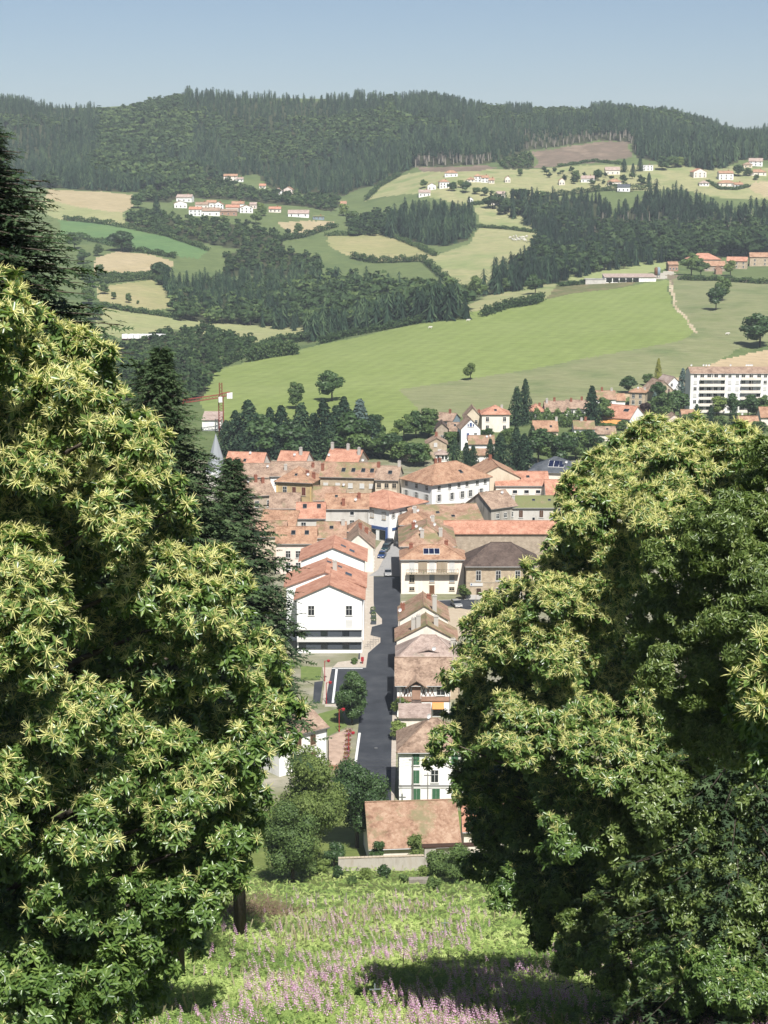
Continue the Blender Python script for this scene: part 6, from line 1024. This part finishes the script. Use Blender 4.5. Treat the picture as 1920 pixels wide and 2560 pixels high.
# ------------------------------------------------------------------ sweet chestnuts
def leaf_tpl(L, wd, fold=.05, droop=-.08):
    V = np.array([(0, 0, 0), (.28 * L, wd * .42, fold * L), (.68 * L, wd * .46, fold * L * .6), (L, 0, droop * L), (.28 * L, -wd * .42, fold * L), (.68 * L, -wd * .46, fold * L * .6)]); return V, np.array([(0, 3, 2), (0, 2, 1), (0, 5, 3), (0, 4, 5)])
def spray(seed, nleaf, ncat, L=.23, wd=.075, stiff=.25, cat_L=.215):
    """a shoot tip: rosette of toothed lance leaves, upright pale catkins in the middle"""
    r = np.random.default_rng(seed); V = []; F = []; M = []; Ti = []
    def put(v, f, az, el, roll, org, mi, ti):
        ca, sa, ce, se = math.cos(az), math.sin(az), math.cos(el), math.sin(el); X = np.array([ca * ce, sa * ce, se]); Yv = np.array([-sa, ca, 0]); Z = np.cross(X, Yv); cr, sr = math.cos(roll), math.sin(roll); Y2, Z2 = Yv * cr + Z * sr, -Yv * sr + Z * cr
        b = sum(len(q) for q in V); V.append(v @ np.stack([X, Y2, Z2]) + org); F.append(f + b); M.append(np.full(len(f), mi)); Ti.append(np.full(len(v), ti))
    for k in range(nleaf):
        lv, lf = leaf_tpl(L * r.uniform(.7, 1.15), wd * r.uniform(.85, 1.2), r.uniform(.02, .09), r.uniform(-.2, -.02)); put(lv, lf, k * 2.4 + r.uniform(-.3, .3), r.uniform(-.5, .55), r.normal(0, stiff), np.array([0, 0, -.10 + .10 * k / max(nleaf, 1)]), 0, r.uniform(.1, .9))
    for k in range(ncat):
        l = cat_L * r.uniform(.6, 1.2); w_ = .0075; t = np.linspace(0, 1, 4); bx = l * t; bz = -l * r.uniform(.1, .55) * t ** 2; v = np.array([p for x_, z_, q in zip(bx, bz, (1, 1, .9, .35)) for p in ((x_, -w_ * q, z_), (x_, w_ * q, z_ + .004))]); put(v, np.array([p for s in range(3) for p in ((2 * s, 2 * s + 1, 2 * s + 3), (2 * s, 2 * s + 3, 2 * s + 2))]), k * 2.4 + 1 + r.uniform(-.5, .5), r.uniform(.15, 1.2), r.uniform(-1.2, 1.2), np.zeros(3), 1, r.uniform(0, 1))
    return np.vstack(V), np.vstack(F), np.concatenate(M), np.concatenate(Ti)
SPR_F = [spray(s, 10, 14) for s in range(4)]; SPR_L = [spray(10 + s, 11, 0) for s in range(4)]; SPR_C = [spray(20 + s, 11, 0, L=.17, wd=.05, stiff=.5) for s in range(3)]
def bough_tree(name, label, trunk, lumps, dens_f, dens_l, flower, seed, part_n=300, leafm='leaf_chestnut', sizes=1.0, tpl_l=None, up=.55, trunk_r=.45):
    """lumps: (u, v, Y, radius px): rounded boughs of leaf shoots, joined to the trunk by limbs"""
    r = np.random.default_rng(seed); C = np.array([at(u, v, Y) for u, v, Y, q in lumps]); Rr = np.array([q[3] / scale_at(c) for q, c in zip(lumps, C)]); base = np.array([trunk[0], trunk[1], Tz(trunk[0], trunk[1])]); o = empty(name, base); tag(o, label, 'tree')
    def sample(dens, lo, hi, keepin, clump):
        P = []; D = []
        for c, q in zip(C, Rr):
            ns = max(8, int(20 * (q / .62) ** 1.3)) if clump else 1; sd = unit(r.normal(0, 1, (ns, 3)) + (0, -.3, .3)); sc_ = c + sd * q * r.uniform(.5, 1.12, (ns, 1)); rs = (q * r.uniform(.26, .6, ns)) if clump else np.array([q])
            if not clump: sc_ = c[None]
            for j in range(ns):
                n = max(3, int(dens * 4 * math.pi * rs[j] ** 2)); d = unit(r.normal(0, 1, (n, 3)) + sd[j] * (.7 if clump else 0) + (0, -.1, .25)); p = sc_[j] + d * rs[j] * r.uniform(lo, hi, (n, 1)) * np.array([1, 1, .72]); inside = np.zeros(n)
                for c2, q2 in zip(C, Rr):
                    if c2 is not c: inside = np.maximum(inside, 1 - np.linalg.norm(p - c2, axis=1) / q2)
                k = ((inside < .25) | (r.random(n) < keepin)) & ((p[:, 1] < c[1] + .35 * q) | (r.random(n) < .35)); P.append(p[k]); D.append(unit(d[k] + .5 * sd[j] if clump else d[k]))
        return np.vstack(P), np.vstack(D)
    P, D = sample(dens_f, .5, 1.08, .1, True); P2, D2 = sample(dens_l, .4, .9, .2, False)
    sunny = (D @ SUN_DIR) + .35 * r.normal(size=len(D)); hgt = (P[:, 2] - C[:, 2].min()) / np.ptp(C[:, 2]); fl = (r.random(len(D)) < flower * np.clip(hgt * 1.9 - .35, 0.04, 1)) & (sunny > -.05); axis = D + np.array([0, 0, up]) + r.normal(0, .25, D.shape)
    vis = np.linalg.norm(P - np.array([0, 0, CAMZ]), axis=1); pu, pv = project(P[:, 0], P[:, 1], P[:, 2]); seen = (pu > 0) & (pu < 1920) & (pv > 0) & (pv < 2560) & (D[:, 1] < .2); order = np.argsort(np.where(seen, vis, 1e9))[:part_n]; single = np.zeros(len(P), bool); single[order] = True; single &= seen
    R = frames(axis); sc = r.uniform(.8, 1.2, len(P)) * sizes; var = r.integers(0, 4, len(P)); leafs = tpl_l or SPR_L; mats = [MATS[leafm], MATS['catkin']]
    key = (id(leafs), leafm)
    if key not in CACHE: CACHE[key] = [[mesh_np('leaf_spray', t[0], t[1], mats, t[2], t[3]) for t in tp] for tp in (SPR_F, leafs)]
    src = {}
    for i in np.nonzero(single)[0]:
        fi = 0 if fl[i] else 1; tp = CACHE[key][fi]; q = add('leaf_spray', tp[var[i] % len(tp)], o, tuple(P[i] - base)); q.rotation_euler = Matrix(R[i].tolist()).to_euler(); q.scale = (sc[i],) * 3; src.setdefault(fi, {})[var[i] % len(tp)] = q
    R2 = frames(D2 + np.array([0, 0, .4]) + r.normal(0, .4, D2.shape)); rest = ~single
    pos = np.vstack([P[rest], P2]) - base; RR = np.concatenate([R[rest], R2]); S = np.concatenate([sc[rest], r.uniform(.8, 1.25, len(P2)) * sizes]); kf = np.concatenate([fl[rest], np.zeros(len(P2), bool)])
    eul = np.stack([np.arctan2(RR[:, 2, 1], RR[:, 2, 2]), np.arctan2(-RR[:, 2, 0], np.hypot(RR[:, 0, 0], RR[:, 1, 0])), np.arctan2(RR[:, 1, 0], RR[:, 0, 0])], 1)
    me = bpy.data.meshes.new('crown'); me.vertices.add(len(pos)); me.vertices.foreach_set('co', pos.astype(np.float32).ravel()); me.update()
    for nm, ty, dat in (('rot', 'FLOAT_VECTOR', eul), ('scl', 'FLOAT', S), ('flo', 'BOOLEAN', kf), ('var', 'INT', r.integers(0, 4, len(pos)))):
        at_ = me.attributes.new(nm, ty, 'POINT'); at_.data.foreach_set('vector' if ty == 'FLOAT_VECTOR' else 'value', np.asarray(dat, np.float32 if 'FLOAT' in ty else (bool if ty == 'BOOLEAN' else np.int32)).ravel())
    c = add('crown', me, o); c['kind'] = 'stuff'; ng = bpy.data.node_groups.new('leaf_shoots', 'GeometryNodeTree'); ng.interface.new_socket('Geometry', in_out='INPUT', socket_type='NodeSocketGeometry'); ng.interface.new_socket('Geometry', in_out='OUTPUT', socket_type='NodeSocketGeometry'); nn = ng.nodes; LK = ng.links.new
    gi = nn.new('NodeGroupInput'); go = nn.new('NodeGroupOutput'); jo = nn.new('GeometryNodeJoinGeometry'); LK(jo.outputs[0], go.inputs[0])
    def attr(nm, ty): n_ = nn.new('GeometryNodeInputNamedAttribute'); n_.data_type = ty; n_.inputs['Name'].default_value = nm; return n_.outputs['Attribute']
    er = nn.new('FunctionNodeEulerToRotation'); LK(attr('rot', 'FLOAT_VECTOR'), er.inputs[0]); bn = nn.new('FunctionNodeBooleanMath'); bn.operation = 'NOT'; LK(attr('flo', 'BOOLEAN'), bn.inputs[0])
    for fi in (0, 1):
        if fi not in src: continue
        jn = nn.new('GeometryNodeJoinGeometry')
        for q in src[fi].values(): oi = nn.new('GeometryNodeObjectInfo'); oi.transform_space = 'ORIGINAL'; oi.inputs['Object'].default_value = q; oi.inputs['As Instance'].default_value = True; LK(oi.outputs['Geometry'], jn.inputs[0])
        ip = nn.new('GeometryNodeInstanceOnPoints'); LK(gi.outputs[0], ip.inputs['Points']); LK(jn.outputs[0], ip.inputs['Instance']); ip.inputs['Pick Instance'].default_value = True; LK(attr('var', 'INT'), ip.inputs['Instance Index']); LK(er.outputs[0], ip.inputs['Rotation']); LK(attr('scl', 'FLOAT'), ip.inputs['Scale'])
        LK(attr('flo', 'BOOLEAN') if fi == 0 else bn.outputs[0], ip.inputs['Selection']); LK(ip.outputs[0], jo.inputs[0])
    md = c.modifiers.new('leaf_shoots', 'NODES'); md.node_group = ng
    top = C[:, 2].max(); m = MB(); tp_ = [np.zeros(3), np.array([.1, .1, (top - base[2]) * .35]), np.array([.2, -.1, (top - base[2]) * .7]), np.array([.1, 0, (top - base[2]) * .93])]; m.tube(tp_, [trunk_r, trunk_r * .75, trunk_r * .45, .06], 9); m.obj('trunk', MATS['bark'], o, True)
    for c_ in C:
        rel = c_ - base; zz = max(1.5, rel[2] - .55 * np.hypot(rel[0], rel[1])); zz = min(zz, (top - base[2]) * .9); m = MB(); st = np.array([.1, 0, zz]); mid = st * .5 + rel * .5 + np.array([0, 0, .25]); m.tube([st, mid, rel], [trunk_r * .28, trunk_r * .16, .012], 5); m.obj('limb', MATS['bark'], o, True)
    return len(pos)
LL = [(20,790,36,95),(110,850,37,85),(-60,860,38,130),(215,900,38,70),(60,960,36,110),(170,1010,36,100),(260,970,38,62),(300,1060,37,80),(60,1130,35,120),(220,1150,36,100),(350,1130,38,75),(400,1210,38,66),(110,1290,35,115),(290,1290,36,100),(430,1330,38,70),(455,1265,39,48),(30,1450,34,120),(200,1430,35,110),(370,1450,37,100),(520,1410,39,68),(575,1460,40,52),(480,1530,38,90),(600,1560,40,70),(655,1620,41,58),(90,1610,33,115),(270,1590,35,110),(400,1640,37,100),(560,1660,39,90),(690,1690,41,55),(720,1770,41,42),(640,1770,40,80),(60,1760,32,110),(200,1790,33,105),(350,1800,35,110),(500,1800,38,95),(600,1880,40,80),(690,1850,41,48),(90,1920,31,110),(250,1950,33,105),(390,1960,36,95),(520,1950,38,85),(620,1985,40,62),(60,2080,30,110),(210,2090,32,100),(350,2110,34,90),(470,2120,37,85),(560,2090,38,66),(50,2250,30,110),(170,2260,31,90),(290,2270,33,85),(400,2290,35,75),(500,2260,37,62),(40,2420,29,110),(170,2430,30,90),(280,2430,32,75),(370,2420,34,58),(60,2560,29,110),(200,2560,31,70),(-120,1200,36,160),(-120,1600,35,170),(-120,2000,34,170),(-100,2400,32,160)]
LL += [(560,2180,38,60),(600,2130,38,50),(480,2200,37,75),(420,2220,37,70),(470,2340,38,55),(420,2380,37,50),(340,2360,36,75),(380,2480,37,48),(300,2500,36,60),(240,2340,35,90),(120,2360,34,100),(130,2500,34,90),(620,2060,39,50),(540,2030,38,70),(450,2040,37,85),(300,2040,36,95),(150,2180,35,100),(430,1900,37,85),(560,1960,39,60)]
LL = [(u, v, 36.5 + 1.8 * math.sin(i * 2.3) + (u - 350) * .006, q * .92) for i, (u, v, Y, q) in enumerate(LL)]
n1 = bough_tree('chestnut_tree', 'big flowering sweet chestnut filling the left side of the picture', (-9.6, 38.5), LL, 8.5, 7, .98, 71, sizes=.86)
LR = [(1560,1150,58,58),(1500,1190,57,62),(1440,1240,58,50),(1640,1120,58,62),(1740,1110,57,66),(1830,1120,57,62),(1700,1190,55,80),(1590,1230,55,80),(1480,1300,56,75),(1400,1370,57,52),(1800,1230,56,90),(1650,1310,54,90),(1530,1380,55,85),(1440,1440,56,70),(1350,1440,58,46),(1290,1500,58,50),(1230,1540,58,50),(1380,1520,56,75),(1500,1500,55,85),(1190,1600,58,52),(1270,1610,57,70),(1170,1690,58,50),(1250,1710,57,75),(1360,1640,56,80),(1480,1620,56,85),(1170,1790,58,52),(1110,1850,58,42),(1090,1905,58,28),(1200,1870,57,65),(1300,1830,56,80),(1420,1770,55,85),(1560,1720,56,95),(1180,1970,58,55),(1270,1970,57,75),(1390,1930,55,80),(1500,1880,55,85),(1220,2070,58,55),(1310,2090,56,80),(1430,2060,54,85),(1540,2010,54,85),(1200,2170,58,45),(1290,2210,57,65),(1400,2210,55,75),(1510,2170,54,80),(1640,2130,55,95),(1370,2310,56,55),(1480,2310,55,62),(1600,2290,55,75),(1720,2300,55,80),(1640,1850,57,100),(1760,1950,58,110)]
LR = [(u, v, Y + 8 + 1.8 * math.sin(i * 2.1) + (2.5 if v > 1950 else 0), q * .95) for i, (u, v, Y, q) in enumerate(LR)]
n2 = bough_tree('chestnut_tree', 'flowering sweet chestnut spreading over the town from the right', (12.5, 68), LR, 5.5, 5, .92, 72, sizes=1.1)
LC = [(1900,1140,50,50),(1940,1220,50,80),(1790,1330,49,85),(1890,1330,49,90),(1690,1420,50,75),(1800,1450,48,90),(1910,1460,48,90),(1640,1530,50,66),(1740,1560,49,90),(1860,1590,48,95),(1620,1640,51,60),(1700,1680,50,85),(1820,1720,49,95),(1930,1750,48,90),(1980,1400,49,110),(1720,1800,50,80),(1820,1860,50,85)]
n3 = bough_tree('cherry_tree', 'tree with small drooping plain green leaves in front of the right-hand chestnut', (13.0, 50.5), [(u, v, Y - 2.5 + 1.2 * math.sin(i * 2.7), q * .95) for i, (u, v, Y, q) in enumerate(LC)], 17, 9, 0.0, 73, leafm='leaf_cherry', tpl_l=SPR_C, up=-.1, trunk_r=.3)
LN = [(1935,1640,30,70),(1900,1720,30,62),(1960,1780,30,90),(1880,1800,31,48),(1930,1880,30,60),(1990,1700,30,110)]
n4 = bough_tree('chestnut_tree', 'near flowering chestnut bough reaching in at the right edge', (9.2, 31), LN, 14, 7, .95, 74, part_n=120)
LB = [(1650,2420,60,62),(1580,2470,61,48),(1720,2470,60,60),(1800,2430,59,70),(1880,2480,58,70),(1500,2400,61,45),(1420,2390,62,38)]
n5 = bough_tree('chestnut_sapling', 'shaded chestnut sapling growth at the lower right among the foxgloves', (9.8, 61), LB, 16, 8, 0.02, 75, part_n=60, sizes=.9, trunk_r=.12)
LU = [(520,2150,66,60),(430,2180,66,70),(340,2200,66,80),(560,2060,67,55),(470,2060,67,70),(380,2280,65,60),(460,2270,66,50),(250,2250,64,90),(300,2350,63,70),(600,1990,68,45),(540,2230,66,40)]
n7 = bough_tree('broadleaf_tree', 'shaded leafy understorey behind the left-hand chestnut', (-14.0, 66), LU, 9, 6, 0.0, 77, part_n=100, leafm='leaf_cherry', sizes=1.2, trunk_r=.2)
LS = [(1640,1990,62,90),(1740,2080,62,100),(1850,2000,62,100),(1940,2080,62,110),(1620,2180,63,90),(1740,2240,62,95),(1860,2200,61,100),(1960,2260,61,110),(1540,2290,63,70),(1660,2340,62,80),(1780,2360,61,85),(1890,2350,60,90),(1450,2330,64,55),(1980,2420,60,100),(1920,1900,62,100),(1560,2080,63,80)]
n6 = bough_tree('broadleaf_tree', 'deeply shaded leafy tree filling the lower right corner', (14.0, 63), LS, 7, 5, 0.0, 76, part_n=150, leafm='leaf_cherry', sizes=1.1, trunk_r=.25)
print('SHOOTS', n1, n2, n3, n4, n5, n6)
# ------------------------------------------------------------------ meadow on the slope
leaf_mat('bracken', [alb(112, 144, 64, .7), alb(156, 180, 88, .84), alb(190, 202, 122, .95)], rough=.65, trans=.35, spec=.2); leaf_mat('dry_grass', [alb(196, 184, 132, .55), alb(214, 204, 160, .55)], rough=.9, trans=.3, spec=.1); leaf_mat('dry_brush', [alb(150, 118, 96, .5), alb(176, 146, 122, .5)], rough=.9, trans=.1, spec=.1)
def slope_points(n, poly=None):
    """points on the slope, evenly spread over the picture"""
    u = rng.uniform(120, 1990, n); v = 2175 + (2640 - 2175) * rng.uniform(0, 1, n); ys = np.linspace(50, 214, 400); out = []
    d0 = (u - CU) / FPX; dy = (CV - v) / FPX; ry = cp + dy * sp; rz = -sp + dy * cp; x = d0[:, None] / ry[:, None] * ys[None]; z = CAMZ + rz[:, None] / ry[:, None] * ys[None]; g = z - T(x, np.broadcast_to(ys, x.shape)); i = np.argmax(g <= 0, axis=1); ok = g[np.arange(n), i] <= 0; Yv = ys[i] + rng.uniform(-.4, .4, n); X = d0 / ry * Yv; return X[ok], Yv[ok], u[ok], v[ok]
def frond():
    tv = []; tf = []
    for q in range(4):
        xx = .1 + .22 * q; w_ = .28 * (1 - q / 5)
        for sg in (1, -1): b = len(tv); tv += [(xx, 0, .05 * math.sin(xx * 3)), (xx + .19, 0, .05 * math.sin(xx * 3)), (xx + .24, sg * w_, .01)]; tf.append((b, b + 1, b + 2))
    return tpl_from(tv, tf, None, np.zeros(len(tv)))
X, Yv, U, Vv = slope_points(40000); R = frames(rng.normal(0, .32, (len(X), 3)) + (0, -.25, 1)); hgt = rng.uniform(.12, .5, len(X)); hgt *= .7 + .5 * np.sin(X * .5) * np.sin(Yv * .35); P = np.stack([X, Yv, T(X, Yv) + np.abs(hgt)], 1); pat = .5 + .35 * np.sin(X * .4 + 1) * np.sin(Yv * .3) - .5
a = place(frond(), R, P, rng.uniform(.35, .7, len(X)) * np.clip(Yv / 120, .85, 1.15), np.clip(rng.uniform(.0, .8, len(X)) + pat * 1.1, 0, 1)); tag(add('bracken', mesh_np('bracken', a[0], a[1], MATS['bracken'], None, a[3])), 'bracken and bramble covering the steep meadow', 'ground cover', kind='stuff')
X, Yv, U, Vv = slope_points(16000); k = inpoly(U, Vv, [(680, 2320), (740, 2310), (800, 2290), (960, 2270), (1080, 2270), (1080, 2300), (900, 2330), (760, 2370), (690, 2360)]) | (rng.random(len(U)) < .05); X, Yv = X[k], Yv[k]
bl = tpl_from([(-.03, 0, 0), (.03, 0, 0), (.06, .05, 1), (.0, .12, .9)], [(0, 1, 2), (0, 2, 3)], None, np.zeros(4)); R = frames(rng.normal(0, .25, (len(X), 3)) + (0, 0, 1)); a = place(bl, R, np.stack([X, Yv, T(X, Yv)], 1), rng.uniform(.5, 1.1, len(X)), rng.uniform(0, 1, len(X))); tag(add('tall_grass', mesh_np('tall_grass', a[0], a[1], MATS['dry_grass'], None, a[3])), 'tufts of dry yellow grass in the meadow', 'grass', kind='stuff')
n = 2600; t = rng.normal(0, 1, (n, 3)); c0 = hit(650, 2285); c1 = hit(575, 2300); P = np.where(rng.random((n, 1)) < .65, c0, c1) + t * (1.8, 2.2, .0) ; P[:, 2] = T(P[:, 0], P[:, 1]) + np.abs(rng.normal(0, .8, n)) * np.exp(-(t[:, 0] ** 2) / 2); R = frames(rng.normal(0, 1, (n, 3))); a = place(tpl_from([(-.5, 0, 0), (.5, .01, .05), (.5, -.015, .05)], [(0, 1, 2)], None, np.zeros(3)), R, P, rng.uniform(.6, 1.6, n), rng.uniform(0, 1, n)); tag(add('dry_brush', mesh_np('dry_brush', a[0], a[1], MATS['dry_brush'], None, a[3])), 'heap of dead brown brushwood under the left-hand chestnut', 'brushwood', kind='stuff')
# foxgloves: leaning spires of pink bells with a pale budding tip
leaf_mat('foxglove_bell', [alb(196, 128, 184, .8), alb(216, 168, 204, .88), alb(228, 196, 218, .92)], rough=.6, trans=.3, spec=.2)
def foxglove(seed, nb=20):
    r = np.random.default_rng(seed); V = []; F = []; M = []; Ti = []; H_ = 1.0
    def tri(p, mi, ti): b = len(V); V.extend(p); F.append((b, b + 1, b + 2)); M.append(mi); Ti.extend([ti] * 3)
    bend = r.uniform(-.12, .12); ax = lambda z: np.array([bend * z * z * 2, .04 * z, z])
    for k in range(3): a = k * 2.1; w_ = .012; tri([ax(0) + (math.cos(a) * w_, math.sin(a) * w_, 0), ax(0) + (math.cos(a + 2.1) * w_, math.sin(a + 2.1) * w_, 0), ax(H_ * .98)], 0, .5)
    for k in range(nb):
        z = .42 + .5 * k / nb; a = k * 2.4; L = .085 * (1.15 - .75 * k / nb); d = np.array([math.cos(a), math.sin(a), -.55]); s = np.array([-math.sin(a), math.cos(a), 0]) * L * .33; p = ax(z); mi = 1 if k < nb * .82 else 0; tri([p, p + d * L + s, p + d * L - s], mi, r.uniform(0, 1)); tri([p + (0, 0, .01), p + d * L * .95 + (0, 0, L * .3), p + d * L - s], mi, r.uniform(0, 1))
    for k in range(6): a = k * 1.05; d = np.array([math.cos(a), math.sin(a), .25]); s = np.array([-math.sin(a), math.cos(a), 0]) * .05; tri([(0, 0, .05), tuple(d * .17 + s), tuple(d * .3)], 0, .6)
    return np.array(V, float), np.array(F), np.array(M), np.array(Ti)
FOX = [foxglove(s) for s in range(3)]; fm = [MATS['bracken'], MATS['foxglove_bell']]
X, Yv, U, Vv = slope_points(20000); den = np.clip(.15 + .85 * ((U > 560 + (2560 - Vv) * .55) & (Vv > 2255)), 0, 1) * (.45 + .55 * (np.sin(X * .45 + .6) * np.sin(Yv * .21 + .5) > -.35)); den = np.where((U < 520) & (Vv < 2450), .0, den); den = np.where(Vv < 2235, 0, den); den = np.where((U > 1180) & (Vv < 2430), den * .15, den); k = rng.random(len(X)) < den * .34 * (.35 + .9 * (np.sin(X * .9 + Yv * .12) * np.sin(Yv * .33 + X * .2) > -.1))
X, Yv, U, Vv = X[k], Yv[k], U[k], Vv[k]; n = len(X); P = np.stack([X, Yv, T(X, Yv) + .15], 1); R = frames(rng.normal(0, .10, (n, 3)) + (-.16, 0, 1)); s = rng.uniform(.7, 1.3, n); var = rng.integers(0, 3, n); infr = (U > 10) & (U < 1910) & (Vv < 2560); order = np.argsort(np.where(infr, Yv, 1e9))[:300]; single = np.zeros(n, bool); single[order] = True
me = [mesh_np('foxglove', f[0], f[1], fm, f[2], f[3]) for f in FOX]
for i in order:
    o = add('foxglove', me[var[i]], None, tuple(P[i])); o.rotation_euler = Matrix(R[i].tolist()).to_euler(); o.scale = (s[i],) * 3; tag(o, 'single pink foxglove spire in the near meadow', 'foxglove', 'foxgloves in the near meadow')
parts = [place(FOX[j], R[(var == j) & ~single], P[(var == j) & ~single], s[(var == j) & ~single], rng.normal(0, .1, ((var == j) & ~single).sum())) for j in range(3)]; V, F, M, Ti = merge(parts); tag(add('foxglove_drift', mesh_np('foxglove_drift', V, F, fm, M, Ti)), 'drift of pink foxgloves across the slope', 'foxgloves', kind='stuff')
# ------------------------------------------------------------------ the air
def air():
    m, nt, b = new_mat('air'); nt.nodes.remove(b); pv = N(nt, 'ShaderNodeVolumePrincipled'); pv.inputs['Color'].default_value = (0.78, 0.88, 0.97, 1); pv.inputs['Density'].default_value = 0.00008; pv.inputs['Anisotropy'].default_value = 0.0
    nt.links.new(pv.outputs[0], nt.nodes['Material Output'].inputs['Volume']); c = MB(); c.box(-7000, 7000, -300, 5400, -60, 330); return tag(c.obj('haze', m), 'thin summer haze over the valley', 'haze', kind='stuff')
air()
